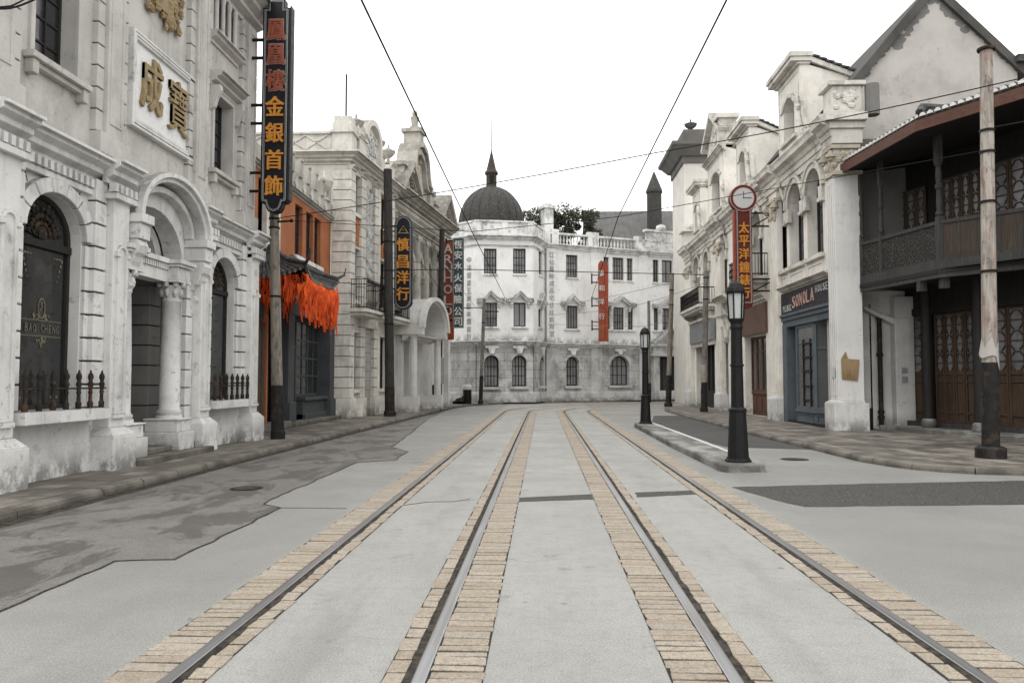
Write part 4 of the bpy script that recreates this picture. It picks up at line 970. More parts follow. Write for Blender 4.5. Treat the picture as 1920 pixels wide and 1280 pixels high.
for k in range(12):
    x = .95 + k * .95; c0 = (ZC + zz) / 2
    for d_ in (0, 1): g.bar((x, ZC + .18) if d_ else (x, zz - .14), (x + .95, zz - .14) if d_ else (x + .95, ZC + .18), .05, (-.02, .03))
put('lattice_parapet', g, CREAM_TRIM, rootD)
g = G(D); g.box(.9, D.S(664), -.3, -.05, ZC, ZC + .9); g.box(D.S(664) + 1, LEN_D, -.3, -.05, ZC, ZC + .7); put('street_parapet', g, CREAM_TRIM, rootD)
# arched crest above the street front with an urn each side
ac = D.S(690); g = G(D)
o = arch(ac, 1.05, ZC, ZC + 1.3, .95, 16); g.psz(o, -.35, .02); g.ring(o[1:], [(ac + (a - ac) * .82, ZC + (z - ZC) * .88) for a, z in o[1:]], 0, .25, close=False); put('crest', g, CREAM_TRIM, rootD, bev=.01)
g = G(D); relief(g, ac - .7, ac + .7, ZC + .2, ZC + 1.8, .05, 60, .12, 9); put('crest_relief', g, RELIEF_WHITE, rootD)
for a in (ac - 1.5, ac + 1.45, ac + 3.0):
    g = G(D); g.box(a - .26, a + .26, -.4, .14, ZC, ZC + 1.0); mould(g, a - .3, a + .3, cprof(.1, ZC + .85, .25, .16, 2)); put('crest_post', g, CREAM_TRIM, rootD)
    g = G(D); g.lathe(urn_prof(.34, 1.0), a, -.12, 12, ZC + 1.1); put('urn', g, GOTHIC_TRIM, rootD, smooth=True)
# orange spandrels, relief strip, lintel blocks
for a0, a1 in wA:
    g = G(D); z0, z1 = D.Z(656, 455), D.Z(656, 402); g.box(a0, a1, -.02, .04, z0, z1); sp_ = put('spandrel_panel', g, ORANGE_PANEL, rootD)
    g = G(D); relief(g, a0 + .15, a1 - .15, z0 + .2, z1 - .2, .05, 16, .14, int(a0 * 7)); put('spandrel_relief', g, ORANGE_PANEL, sp_)
    g = G(D)
    for z0, z1 in lev: g.box(a0 - .1, a1 + .1, -.02, .16, z0 - .16, z0); g.box(a0 - .05, a1 + .05, -.02, .1, z1, z1 + .12); g.cut()
    put_each('window_ledge', g, CREAM_TRIM, rootD, bev=.01)
g = G(D); a0, a1 = D.S(677.5), D.S(695.5); z0, z1 = D.Z(686, 520), D.Z(686, 350); g.box(a0, a1, -.02, .03, z0, z1); rp = put('relief_panel', g, metal('pale_blue_panel', (.60, .63, .66), .7, 0, .15), rootD)
g = G(D); relief(g, a0 + .25, a1 - .25, z0, z1 - .2, .05, 150, .16, 21); 
for sg in (-1, 1): g.tube([((a0 + a1) / 2 + sg * .5 * math.sin(k * .9), .08, z0 + (z1 - z0) * k / 24) for k in range(25)], .06, 5)
put('carved_relief', g, RELIEF_WHITE, rp)
g = G(D); a0, a1 = D.S(677), D.S(704); z1 = D.Z(686, 615); g.box(D.S(677), D.S(696), -.02, .16, z1, z1 + .95); mould(g, D.S(676), D.S(697), cprof(.1, z1 + .95, .3, .25, 2)); put('entrance_lintel', g, CREAM_TRIM, rootD)
g = G(D); g.wall(rect(D.S(678), D.S(695), ZS, z1), [], .012); put('entrance_recess', g, plaster('coursed_shaded', (.40, .39, .37), .3, .4, .2, base=.8, joint=.42), rootD)  # flat sheet; the entrance's shade is put into its darker colour
# balconies
for p0, p1 in ((652, 677), (709, 728)):
    a0, a1 = D.S(p0) - .3, D.S(p0) + 2.2; zb_ = D.Z(655, 580)
    g = G(D); g.box(a0, a1, -.02, .95, zb_ - .14, zb_); g.box(a0 + .1, a1 - .1, -.02, .8, zb_ - .28, zb_ - .14)
    b = put('balcony', g, CREAM_TRIM, rootD, bev=.01)
    g = G(D); h = 1.25
    for z in (zb_ + .08, zb_ + h - .22, zb_ + h):
        g.tube([(a0 + .05, 0, z), (a0 + .05, .88, z), (a1 - .05, .88, z), (a1 - .05, 0, z)], .018, 5)
    x = a0 + .05
    while x < a1 - .04: g.tube([(x, .88, zb_), (x, .88, zb_ + h)], .012, 4); x += .13
    for k in range(8):
        for a in (a0 + .05, a1 - .05): g.tube([(a, .88 * k / 8, zb_), (a, .88 * k / 8, zb_ + h)], .012, 4)
    x = a0 + .18
    while x < a1 - .1:
        g.tube([(x + .05 * math.cos(q_), .88, zb_ + h - .11 + .08 * math.sin(q_)) for q_ in [2 * PI * i / 8 for i in range(9)]], .008, 4); x += .13
    put('balcony_railing', g, IRON, b)
g = G(D); g.tube([(D.S(668), -.6, 12.5), (D.S(668), -.6, 15.3)], .04, 6); put('roof_pole', g, IRON, rootD)

# ================================================================== LEFT 4: grey building with pediments
hd = math.radians(7.6)
o = D.P(LEN_D + .1, 0, 0)
E_ = Fr((o.x, o.y), (math.sin(hd), math.cos(hd)), (math.cos(hd), -math.sin(hd)))
LEN_E = E_.S(836); ZE = E_.Z(836, 425)
rootE = thing('pediment_building', 'grey building with columns, two triangular pediments, urns and a barrel porch', 'building', (o.x, o.y, .12))
hs_ = []; nb = 6
z0, z1 = E_.Z(775, 528), E_.Z(775, 452)
tops = []
for k in range(nb):
    c = LEN_E * (k + .5) / nb; hw = LEN_E / nb * .33
    tops.append(rect(c - hw, c + hw, ZE - 4.0, ZE - 1.75)); tops.append([(c - hw, 5.6), (c + hw, 5.6), (c + hw, 7.4), (c + hw * .7, 8.1), (c, 8.6), (c - hw * .7, 8.1), (c - hw, 7.4)])
lowp = [rect(E_.S(p) - .5, E_.S(p) + .5, 1.0, 4.0) for p in (746, 824)]
g = G(E_); g.wall(rect(0, LEN_E, ZS, ZE), tops + lowp, 0, .5); g.add([(LEN_E, 0, ZS), (LEN_E, -12, ZS), (LEN_E, -12, ZE), (LEN_E, 0, ZE)], [(0, 1, 2, 3)]); g.add([(0, 0, ZE - .05), (LEN_E, 0, ZE - .05), (LEN_E, -12, ZE - .05), (0, -12, ZE - .05)], [(0, 1, 2, 3)])
put('wall', g, GOTHIC, rootE)
for p in tops + lowp: window(E_, rootE, p, -.5, 1, (.5,), .07)
for k in range(nb + 1):
    c = LEN_E * k / nb; g = G(E_); g.lathe([(.32, 5.2), (.32, 5.4), (.26, 5.5), (.22, ZE - 2.2), (.3, ZE - 2.1), (.3, ZE - 1.9)], c, .1, 12)
    for sg in (-1, 1): g.blob(c + sg * .26, .3, ZE - 2.0, .14, (1, .6, 1))
    put('column', g, GOTHIC_TRIM, rootE, smooth=True)
for k in range(nb):
    c = LEN_E * (k + .5) / nb; hw = LEN_E / nb * .33; g = G(E_); o_ = [(c - hw, 7.2), (c - hw, 7.4), (c - hw * .7, 8.1), (c, 8.6), (c + hw * .7, 8.1), (c + hw, 7.4), (c + hw, 7.2)]
    g.ring([(c + (a - c) * 1.35, 7.2 + (z - 7.2) * 1.22) for a, z in o_], o_, -.05, .14, close=False); put('window_hood', g, GOTHIC_TRIM, rootE)
    g = G(E_); mould(g, c - hw * 1.3, c + hw * 1.3, cprof(0, ZE - 4.25, .22, .2, 2)); put('window_ledge', g, GOTHIC_TRIM, rootE)
g = G(E_); mould(g, -.2, LEN_E + .5, cprof(0, ZE - 1.7, .45, .35, 3)); mould(g, -.2, LEN_E + .35, cprof(0, ZE - 1.25, .7, .25, 2)); mould(g, -.2, LEN_E + .6, cprof(.05, ZE - .55, .55, .75, 4))
mould(g, 0, LEN_E + .2, cprof(0, 4.7, .4, .3, 3)); put('cornice', g, GOTHIC_TRIM, rootE)
def pediment(c, hw, h, z, nm='pediment'):
    g = G(E_); g.psz([(c - hw, z), (c + hw, z), (c, z + h)], -.4, .15); p = put(nm, g, GOTHIC, rootE)
    g = G(E_)
    for sg in (-1, 1): g.bar((c + sg * (hw + .25), z - .05), (c, z + h + .16), .26, (-.5, .62)); g.bar((c + sg * (hw - .15), z + .05), (c, z + h - .16), .14, (.1, .40))
    for sg in (-1, 1):
        for k in range(1, 9): x = hw * (1 - k / 9); g.box(c + sg * x - .07, c + sg * x + .07, .15, .34, z + h * k / 9 - .3, z + h * k / 9 - .16)
    put('raking_cornice', g, GOTHIC_TRIM, p)
    g = G(E_); relief(g, c - hw * .4, c + hw * .4, z + .2, z + h * .55, .18, 14, .16, 5); put('pediment_relief', g, GOTHIC_TRIM, p)
    return p
c1, c2 = E_.S(737) + 1.5, E_.S(826)
pediment(c1, 1.6, 1.5, ZE); pediment(c2 + .1, 1.7, 1.5, ZE)
cg = (c1 + c2) / 2 - 1.9
cur = [(cg - 2.0, ZE), (cg + 2.0, ZE), (cg + 2.0, ZE + 1.14), (cg + 1.6, ZE + 1.27), (cg + 1.35, ZE + 1.71), (cg + 1.15, ZE + 2.41), (cg + .75, ZE + 2.92), (cg, ZE + 3.17), (cg - .75, ZE + 2.92), (cg - 1.15, ZE + 2.41), (cg - 1.35, ZE + 1.71), (cg - 1.6, ZE + 1.27), (cg - 2.0, ZE + 1.14)]
g = G(E_); g.psz(cur, -.6, .15); put('baroque_gable', g, GOTHIC, rootE)
g = G(E_)
for k, tt in ((1.03, .55), (.9, .4)):
    o_ = [(cg + (a - cg) * k, ZE + (z - ZE) * (k + .03)) for a, z in cur[2:]]; i_ = [(cg + (a - cg) * (k - .09), ZE + (z - ZE) * (k - .06)) for a, z in cur[2:]]; g.ring(o_, i_, -.6, tt, close=False)
g.box(cg - .4, cg + .4, -.5, .4, ZE + 3.05, ZE + 3.81); g.box(cg - .55, cg + .55, -.6, .52, ZE + 3.81, ZE + 4.00)
put('gable_moulding', g, GOTHIC_TRIM, rootE)
g = G(E_); relief(g, cg - .55, cg + .55, ZE + 0.38, ZE + 2.41, .2, 50, .17, 15); put('gable_relief', g, plaster('buff_relief', (.52, .45, .33), .5, .6, .4), rootE)
g = G(E_); g.lathe([(.28, 0), (.28, .2), (.16, .25), (.2, .5), (.24, .75), (.1, .8), (.15, .9), (.16, 1.0), (.1, 1.1), (.01, 1.14)], cg, 0, 10, ZE + 4.00); put('gable_finial', g, GOTHIC_TRIM, rootE, smooth=True)
for a, hh in ((cg - 2.5, 1.5), (cg + 2.5, 1.2), (cg + 3.4, .75)):
    g = G(E_); g.box(a - .35, a + .35, -.5, .3, ZE, ZE + hh - .2); g.box(a - .48, a + .48, -.6, .42, ZE + hh - .2, ZE + hh); put('gable_post', g, GOTHIC_TRIM, rootE)
    if a > cg:
        g = G(E_); g.lathe(urn_prof(.36, 1.0), a, -.1, 12, ZE + hh); put('urn', g, GOTHIC_TRIM, rootE, smooth=True)
# barrel porch, lime-white
WP = plaster('white_porch_render', (.66, .65, .62), .5, .5, .2, base=.5)
pa0, pa1 = E_.S(762, t=.7), E_.S(812, t=.7); pc = (pa0 + pa1) / 2; phw = (pa1 - pa0) / 2
zs_ = 4.35; 
g = G(E_); hood = lambda k, r: [(pc + phw * k * math.cos(PI * i / 20), zs_ + r * math.sin(PI * i / 20)) for i in range(21)]
g.ring(hood(1.0, 1.65), hood(.86, 1.42), 0, 1.5, close=False); g.ring(hood(1.05, 1.73), hood(.93, 1.53), 1.35, 1.65, close=False); put('porch_hood', g, WP, rootE)
g = G(E_)
for sg in (-1, 1): a = pc + sg * phw * .93; g.box(a - .28, a + .28, 0, 1.5, 4.0, 4.4); g.box(a - .2, a + .2, 0, 1.3, ZS, .9); g.lathe([(.2, .9), (.18, 3.8), (.25, 4.0)], a, 1.0, 12); g.cut()
mould(g, pc - phw, pc + phw, cprof(.5, 3.7, .35, .6, 3)); put_each('porch_support', g, WP, rootE)
g = G(E_); g.box(0, LEN_E, -.02, .07, ZS, 4.7); 
for p in (742, 757, 818, 832): a = E_.S(p); g.box(a - .2, a + .2, 0, .35, ZS, 4.7)
put('ground_facing', g, WP, rootE)
g = G(E_); g.box(pc - .9, pc + .9, .07, .09, .3, 3.6); put('porch_door', g, GREY_DARK, rootE)
for p in (749, 824): 
    g = G(E_); a = E_.S(p); g.psz(arch(a, .45, 1.0, 3.3), .07, .085); put('porch_niche', g, GREY_DARK, rootE)
# ================================================================== CENTRE: white building with the dome
def pd(px, d): return ((px - 1018) * d / FPX, d)
L = [pd(822, 61), pd(850, 57), pd(893, 55.6), pd(1000, 56.4), pd(1021, 59.4), (21.5, 69.6)]
def frs(i):
    a, b = Vector(L[i]), Vector(L[i + 1]); u = (b - a).normalized(); f = Fr(a, u, (u.y, -u.x)); f.len = (b - a).length; return f
FC = [frs(i) for i in range(5)]
rootF = thing('domed_building', 'white three storey corner building with dark dome at the end of the street', 'building', (0, 58, .12))
F3 = FC[2]
zM = F3.Z(940, 640); zCn = F3.Z(940, 444); zP = F3.Z(940, 413)
top_w, bot_w = [[] for _ in range(5)], [[] for _ in range(5)]
def wrect(fi, p0, p1, ya, yb, n, hz, store=top_w):
    f = FC[fi]; a0, a1 = f.S(p0), f.S(p1); pm = (p0 + p1) / 2; r = rect(a0, a1, f.Z(pm, yb), f.Z(pm, ya)); store[fi].append((r, n, hz)); return r
def warch(fi, p0, p1, ya, yb):
    f = FC[fi]; a0, a1 = f.S(p0), f.S(p1); pm = (p0 + p1) / 2; zt, zb_ = f.Z(pm, ya), f.Z(pm, yb); hw = (a1 - a0) / 2
    bot_w[fi].append((arch((a0 + a1) / 2, hw, zb_, zt - hw * .9, hw * .9, 10), 3, (.33, .66))); return bot_w[fi][-1][0]
H3 = (.33, .66)
up_r = [(2, wrect(2, 907, 931, 466, 513, 3, H3)), (2, wrect(2, 962, 986, 466, 513, 3, H3)), (3, wrect(3, 1010.5, 1017.5, 470, 516, 1, H3)), (4, wrect(4, 1062, 1084, 478, 520, 3, H3)),
        (4, wrect(4, 1133, 1143, 482, 524, 1, H3)), (4, wrect(4, 1150, 1171, 483, 525, 3, H3)), (4, wrect(4, 1177, 1188, 484.5, 526, 1, H3)), (4, wrect(4, 1226, 1237, 487, 529, 1, ())), (4, wrect(4, 1243, 1263, 488, 530, 1, ())), (4, wrect(4, 1269, 1279, 490, 531, 1, ()))]
lo_r = [(2, wrect(2, 908, 932, 567, 612, 3, H3)), (2, wrect(2, 963, 986, 567, 612, 1, ())), (3, wrect(3, 1009.5, 1016.5, 571, 614, 0, ())), (4, wrect(4, 1062, 1084, 573, 616, 3, ())),
        (4, wrect(4, 1138, 1145, 575, 617, 0, H3)), (4, wrect(4, 1150, 1171, 576, 618, 3, H3)), (4, wrect(4, 1178, 1188, 577, 618, 1, H3)), (4, wrect(4, 1227, 1236, 578, 619, 1, ())), (4, wrect(4, 1243, 1258, 578, 619, 1, H3)), (4, wrect(4, 1267, 1278, 580, 620, 1, ()))]
gr_r = [(2, warch(2, 908, 935, 666, 725)), (2, warch(2, 960, 987, 666, 724)), (3, warch(3, 1010, 1018, 668, 723)), (4, warch(4, 1061, 1085, 668, 723)), (4, warch(4, 1143, 1179, 667, 722))]
df = FC[4]; da0, da1 = df.S(1235), df.S(1274); dzt = df.Z(1255, 669)
for i, f in enumerate(FC):
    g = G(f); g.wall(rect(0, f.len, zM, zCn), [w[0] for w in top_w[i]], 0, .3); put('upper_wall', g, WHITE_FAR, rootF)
    g = G(f); hol = [w[0] for w in bot_w[i]] + ([rect(da0, da1, ZS + .05, dzt)] if i == 4 else []); g.wall(rect(0, f.len, ZS, zM), hol, .06, .45); put('ground_wall', g, ASHLAR, rootF)
    for p, n, hz in top_w[i]: window(f, rootF, p, -.22, n, hz, .08, bar=.045, gm=PAPERGLASS)
    for p, n, hz in bot_w[i]: window(f, rootF, p, -.36, n, hz, .09, bar=.05, gm=PAPERGLASS)
g = G(df); g.box(da0, da1, -.35, -.3, ZS, dzt); d = put('door', g, BLACKWOOD, rootF)
g = G(df)
for k in range(4): w = (da1 - da0) / 4; g.box(da0 + w * k + .06, da0 + w * (k + 1) - .06, -.3, -.27, .4, dzt - .2)
put('door_panel', g, DARKWOOD, d)
g = G(df); c = (da0 + da1) / 2; zc = df.Z(1255, 655); g.box(da0 - .9, da1 + .9, .0, .5, dzt + .05, dzt + .25); g.box(da0 - .7, da1 + .7, .0, .3, dzt + .25, zc + .4)
for sg in (-1, 1): g.bar((c + sg * 1.75, zc + .45), (c, zc + 1.75), .2, (0, .5))
g.psz([(c - 1.6, zc + .4), (c + 1.6, zc + .4), (c, zc + 1.6)], 0, .15); g.box(c - 1.9, c + 1.9, .05, .45, zc + .3, zc + .45)
for a in (da0 - .35, da1 + .35): g.box(a - .28, a + .28, .0, .28, ZS, dzt + .1)
put('door_pediment', g, ASHLAR_PLAIN, rootF)
# closed back and roof
g = G(); back = [L[5], (18, 76), (-8, 76), (-9, 63)]
pl = [tuple(p) for p in L] + back[1:]
tris = tessellate_polygon([[Vector((p[0], p[1], 0)) for p in pl]]); g.add([(p[0], p[1], zCn - .02) for p in pl], [tuple(t) for t in tris])
for i in range(5, len(pl)): a, b = pl[i], pl[(i + 1) % len(pl)]; g.add([(a[0], a[1], ZS), (b[0], b[1], ZS), (b[0], b[1], zCn), (a[0], a[1], zCn)], [(0, 1, 2, 3)])
put('roof', g, ROOF_GREY, rootF)
def around(nm, prof, mat, i0=0, i1=6, **k):
    g = G(); g.sweep([(o, z) for o, z in prof], L[i0:i1]); return put(nm, g, mat, rootF, **k)
around('cornice', cprof(0, zCn - .28, .38, .38, 3), WHITE_TRIM); around('string_course', cprof(0, F3.Z(940, 462), .12, .14, 1), WHITE_TRIM, 1, 5)
around('mid_cornice', cprof(0.05, zM - .32, .38, .42, 3), WHITE_TRIM); around('plinth', [(.0, ZS), (.2, ZS), (.2, .75), (.12, .88), (0, .88)], ASHLAR_PLAIN)
# parapet: solid panelled round the bay, balustrade along the front
for i in (0, 1, 2, 3):
    f = FC[i]; g = G(f); g.box(0, f.len, -.35, -.06, zCn, zP); g.box(-.02, f.len + .02, -.4, .04, zP - .14, zP); g.box(-.02, f.len + .02, -.38, .02, zCn, zCn + .25)
    for a in (0.18, f.len - .18) + ((f.len / 2,) if i == 2 else ()): g.box(a - .22, a + .22, -.38, .03, zCn, zP - .14)
    put('parapet', g, WHITE_TRIM, rootF, bev=.015)
    if i >= 1:
        g = G(f); relief(g, .6, f.len - .6, zCn + .55, zP - .35, -.06, int(6 * f.len), .12, i); put('parapet_relief', g, WHITE_TRIM, rootF)
f = FC[4]; zb1 = zCn + 1.05
def onf(p): return f.S(p)
g = G(f)
g.box(0, onf(1205), -.35, .0, zCn, zCn + .2); g.box(0, onf(1205), -.38, .05, zb1 - .16, zb1)
for p in (1026, 1042, 1110, 1118, 1200): a = onf(p); g.box(a - .3, a + .3, -.36, .04, zCn, zb1 + .25)
put('balustrade', g, WHITE_TRIM, rootF, bev=.012)
k = 1047
while k < 1196:
    if not 1104 < k < 1124:
        g = G(f); g.lathe([(.07, 0), (.05, .08), (.095, .28), (.05, .52), (.07, .7)], onf(k), -.17, 7, zCn + .2); put('baluster', g, WHITE_TRIM, rootF, smooth=True)
    k += 6.4
g = G(f); a0, a1 = onf(1203), onf(1286); g.box(a0, a1, -.4, 0, zCn, zCn + 1.0); g.box(a0 + .7, a1 - .5, -.4, 0, zCn + 1.0, zCn + 1.75); g.box(a0 + .5, a1 - .3, -.45, .1, zCn + 1.75, zCn + 1.95); g.box(a0 - .1, a1 + .1, -.42, .06, zCn + .95, zCn + 1.05)
c = (a0 + a1) / 2 - .1; g.lathe([(.01, -.35), (.35, -.2), (.42, 0), (.35, .2), (.01, .35)], c, -.1, 12, zCn + 2.15)
for a in (a0 + .3, (a0 + a1) / 2, a1 - .3): g.box(a - .18, a + .18, -.4, .06, zCn, zCn + 1.0)
g.box(a1, f.len, -.35, 0, zCn, zCn + 1); put('parapet', g, WHITE_TRIM, rootF, bev=.015)
g = G(f); relief(g, a0 + .9, a1 - .7, zCn + 1.15, zCn + 1.6, .0, 20, .12, 4); relief(g, a0 + .5, a1 - .5, zCn + .25, zCn + .75, .0, 24, .12, 5); put('parapet_relief', g, WHITE_TRIM, rootF)
g = G(f); a = onf(1033); zc0 = f.Z(1033, 380); g.box(a - .38, a + .38, -1.0, -.24, zCn, zc0 - .4); g.box(a - .5, a + .5, -1.1, -.12, zc0 - .4, zc0 - .15); g.box(a - .3, a + .3, -.95, -.3, zc0 - .15, zc0); put('chimney', g, WHITE_TRIM, rootF, bev=.015)
# window dressings
def chevron(f, c, w, z, h, r=.3):
    g = G(f); o = [(-w, .0), (-w, .22), (-w * .55, .30), (0, h + .22), (w * .55, .30), (w, .22), (w, 0)]; i_ = [(-w * .98, -.04), (-w * .8, .0), (-w * .5, .06), (0, h - .05), (w * .5, .06), (w * .8, 0), (w * .98, -.04)]
    g.ring([(c + a, z + b) for a, b in o], [(c + a, z + b) for a, b in i_], 0, r, close=False)
    g.ring([(c + a, z + b + .06) for a, b in o], [(c + a, z + b - .06) for a, b in o], 0, r + .1, close=False)
    put('window_hood', g, WHITE_TRIM, rootF)
    g = G(f)
    for sg in (-1, 1): g.ptz([(0, z + .05), (.2, z + .05), (.22, z - .15), (.1, z - .4), (0, z - .45)], c + sg * w * .62 - .09, c + sg * w * .62 + .09)
    put('window_console', g, WHITE_TRIM, rootF)
for fi, cpx, w, y in ((2, 919.5, 1.0, 566), (2, 974.5, 1.0, 566), (3, 1013, .85, 570), (4, 1073, 1.0, 572), (4, 1164, 1.35, 574), (4, 1253, 1.5, 577)):
    f = FC[fi]; chevron(f, f.S(cpx), w, f.Z(cpx, y), .58)
for grp, mat in ((up_r, WHITE_TRIM), (lo_r, WHITE_TRIM)):
    for fi, r in grp:
        g = G(FC[fi]); a0, a1 = r[0][0], r[1][0]; e = .16 if grp is lo_r else .05; g.box(a0 - e, a1 + e, -.02, .14 if grp is lo_r else .08, r[0][1] - .13, r[0][1]); put('window_ledge', g, mat, rootF)
for fi, r in gr_r:
    a0, a1, z0 = r[0][0], r[1][0], r[0][1]; f = FC[fi]; g = G(f); g.box(a0 - .15, a1 + .15, 0, .24, z0 - .2, z0); put('window_ledge', g, ASHLAR_PLAIN, rootF, bev=.01)
    g = G(f); g.ring([((a0 + a1) / 2 + (a - (a0 + a1) / 2) * 1.24, z0 + (z - z0) * 1.09) for a, z in r[2:]], r[2:], .03, .12, close=False); put('arch_surround', g, ASHLAR_PLAIN, rootF)
    c = (a0 + a1) / 2; zt = max(p[1] for p in r); g = G(f); g.psz([(c - .16, zt + .12), (c + .16, zt + .12), (c + .26, zM - .5), (c + .48, zM - .5), (c + .48, zM - .3), (c - .48, zM - .3), (c - .48, zM - .5), (c - .26, zM - .5)], .05, .26); put('keystone', g, WHITE_TRIM, rootF)
f = FC[4]
for p0, p1, y in ((1057, 1128, 471), (1133, 1200, 477), (1217, 1290, 484)): g = G(f); g.box(f.S(p0), f.S(p1), -.02, .12, f.Z((p0 + p1) / 2, y), f.Z((p0 + p1) / 2, y) + .1); put('hood_mould', g, WHITE_TRIM, rootF)
g = G(f)
for p in (1034, 1117, 1207): a = f.S(p); g.box(a - .42, a + .42, -.02, .07, zM, zCn - .25); g.cut()
put_each('pilaster', g, WHITE_FAR, rootF, bev=.01)
g = G(f)
for p in (1034, 1117, 1207): a = f.S(p); g.box(a - .48, a + .48, .04, .16, ZS, zM - .3); g.cut()
put_each('ground_pilaster', g, ASHLAR_PLAIN, rootF, bev=.01)
g = G(FC[4])
for p, ya, yb in ((1147.5, 576, 618), (1174.5, 577, 618), (1240, 580, 619), (1262, 580, 620)):
    a = f.S(p); g.lathe([(.12, 0), (.1, .1), (.09, 1.5), (.14, 1.62), (.14, 1.72)], a, .06, 8, f.Z(p, yb)); g.cut()
put_each('window_colonnette', g, WHITE_TRIM, rootF, smooth=True)
g = G(FC[3]); a = FC[3].len; g.tube([(a - .02, .12, ZS), (a - .02, .12, zCn - .3)], .05, 6); put('downpipe', g, GREYPANEL, rootF)
# relief characters on the two vertical strips
f2 = FC[1]; g = G(f2); a = f2.S(879)
for k, ch in enumerate('中法儲蓄五洲固本藥房行'): put_char(g, ch, a, f2.Z(879, 487 + k * 14.4), .43, .0, .42, 0, .05)
put('relief_lettering', g, RELIEF, rootF)
f = FC[4]; g = G(f); a = f.S(1034)
for k, ch in enumerate('江仙鳳時成品宅住往庭府宮'): put_char(g, ch, a, f.Z(1034, 478 + k * 13.4), .44, .07, .42, 0, .05)
put('relief_lettering', g, RELIEF, rootF)
# dome, lantern, spire
dx, dy = pd(921, 59.6); kz = 59.6 / FPX; zq = lambda y: 1.7 + (713 - y) * kz
R0 = 62 * kz; zb0, zt0 = zq(420), zq(347)
g = G(); g.lathe([(R0 + .12, zb0 - 1.2), (R0 + .12, zb0 - .02), (R0, zb0)] + [(R0 * math.cos(t_), zb0 + (zt0 - zb0) * math.sin(t_)) for t_ in [PI / 2 * k / 14 for k in range(1, 14)]] + [(.3, zt0)], dx, dy, 48)
dm = put('dome', g, ROOF_DARK, rootF, smooth=True)
g = G()
for k in range(20):
    a = 2 * PI * k / 20; g.tube([(dx + math.cos(a) * (R0 + .01) * math.cos(t_), dy + math.sin(a) * (R0 + .01) * math.cos(t_), zb0 + (zt0 - zb0) * math.sin(t_)) for t_ in [PI / 2 * q_ / 12 for q_ in range(12)]], .035, 4)
put('dome_seam', g, ROOF_DARK, dm)
g = G(); r = 10.5 * kz; z1, z2 = zq(321), zq(279)
g.lathe([(r * 1.15, zt0 - .35), (r * 1.05, zt0), (r, zt0 + .1), (r, z1)], dx, dy, 8, 0, PI / 8); lt = put('lantern', g, SPIRE, rootF)
g = G(); g.lathe([(r * 1.25, z1 - .05), (r * 1.25, z1 + .1), (r * .95, z1 + .25), (.06, z2), (.03, z2 + .2)], dx, dy, 8, 0, PI / 8); put('lantern_spire', g, SPIRE, lt)
g = G(); zz = zt0 + .3; g.box(dx - .1, dx + .22, dy - r - .03, dy - r + .05, zz, z1 - .2); put('lantern_window', g, DARK, lt)
g = G(); g.tube([(dx, dy, z2), (dx, dy, zq(205))], .035, 6, .02); put('flagpole', g, IRON, rootF)

# ------------------------------------------------------------------ building behind, with grey roof and turret
rootH = thing('gabled_building', 'building behind with grey sheet roof, brick gable end and round turret', 'building', (11, 84, 0))
z_e, z_r = 15.3, 20.6; x0, x1 = 4.6, 22
g = G(); g.box(x0 + .3, x1, 80.4, 92, 0, z_e - .1); g.ptz([(81, z_e - .1), (91.5, z_e - .1), (86.2, z_r - .2)], x0 + .3, x0 + .6); put('wall', g, plaster('brick_gable', (.22, .12, .075), .3, .3, .3), rootH)
g = G(); g.loft([[(x0, 79.8, z_e - .3), (x0, 79.8, z_e), (x0, 86.2, z_r), (x0, 92.4, z_e), (x0, 92.4, z_e - .3), (x0, 86.2, z_r - .3)], [(x1, 79.8, z_e - .3), (x1, 79.8, z_e), (x1, 86.2, z_r), (x1, 92.4, z_e), (x1, 92.4, z_e - .3), (x1, 86.2, z_r - .3)]])
k = x0 + .5
while k < x1: g.add([(k, 79.8, z_e + .005), (k + .04, 79.8, z_e + .06), (k + .08, 79.8, z_e + .005), (k, 86.2, z_r + .005), (k + .04, 86.2, z_r + .06), (k + .08, 86.2, z_r + .005)], [(0, 1, 4, 3), (1, 2, 5, 4)]); k += .6
put('roof', g, ROOF_GREY, rootH)
g = G(); g.loft([[(x0 - .15, 79.6, z_e - .2), (x0 - .15, 79.6, z_e + .12), (x0 - .15, 86.2, z_r + .14), (x0 - .15, 86.2, z_r - .5)], [(x0 + .35, 79.6, z_e - .2), (x0 + .35, 79.6, z_e + .12), (x0 + .35, 86.2, z_r + .14), (x0 + .35, 86.2, z_r - .5)]]); put('barge_board', g, ROOF_DARK, rootH)
tx = (1228 - 1018) * 82 / FPX; kk = 82 / FPX; g = G(); g.lathe([(.78, 15.5), (.78, 1.7 + (713 - 360) * kk)], tx, 82, 16); tu = put('turret', g, ROOF_DARK, rootH, smooth=True)
g = G(); g.lathe([(.88, 1.7 + 352 * kk), (.88, 1.7 + 356 * kk), (.02, 1.7 + (713 - 319) * kk)], tx, 82, 16); put('turret_cap', g, ROOF_DARK, tu)
g = G(); g.tube([(tx, 82, 1.7 + 393 * kk), (tx, 82, 1.7 + 418 * kk)], .03, 5); put('turret_rod', g, IRON, tu)
# low dark-roofed house glimpsed in the gap on the far side
rootK = thing('low_house', 'dark roofed house showing in the gap behind the green sign', 'building', (-11, 70, 0))
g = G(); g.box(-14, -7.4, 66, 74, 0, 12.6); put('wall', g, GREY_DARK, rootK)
g = G(); g.loft([[(-14.4, 65.6, 12.5), (-14.4, 70, 15.5), (-14.4, 74.4, 12.5)], [(-7.0, 65.6, 12.5), (-7.0, 70, 15.5), (-7.0, 74.4, 12.5)]]); put('roof', g, ROOF_DARK, rootK)
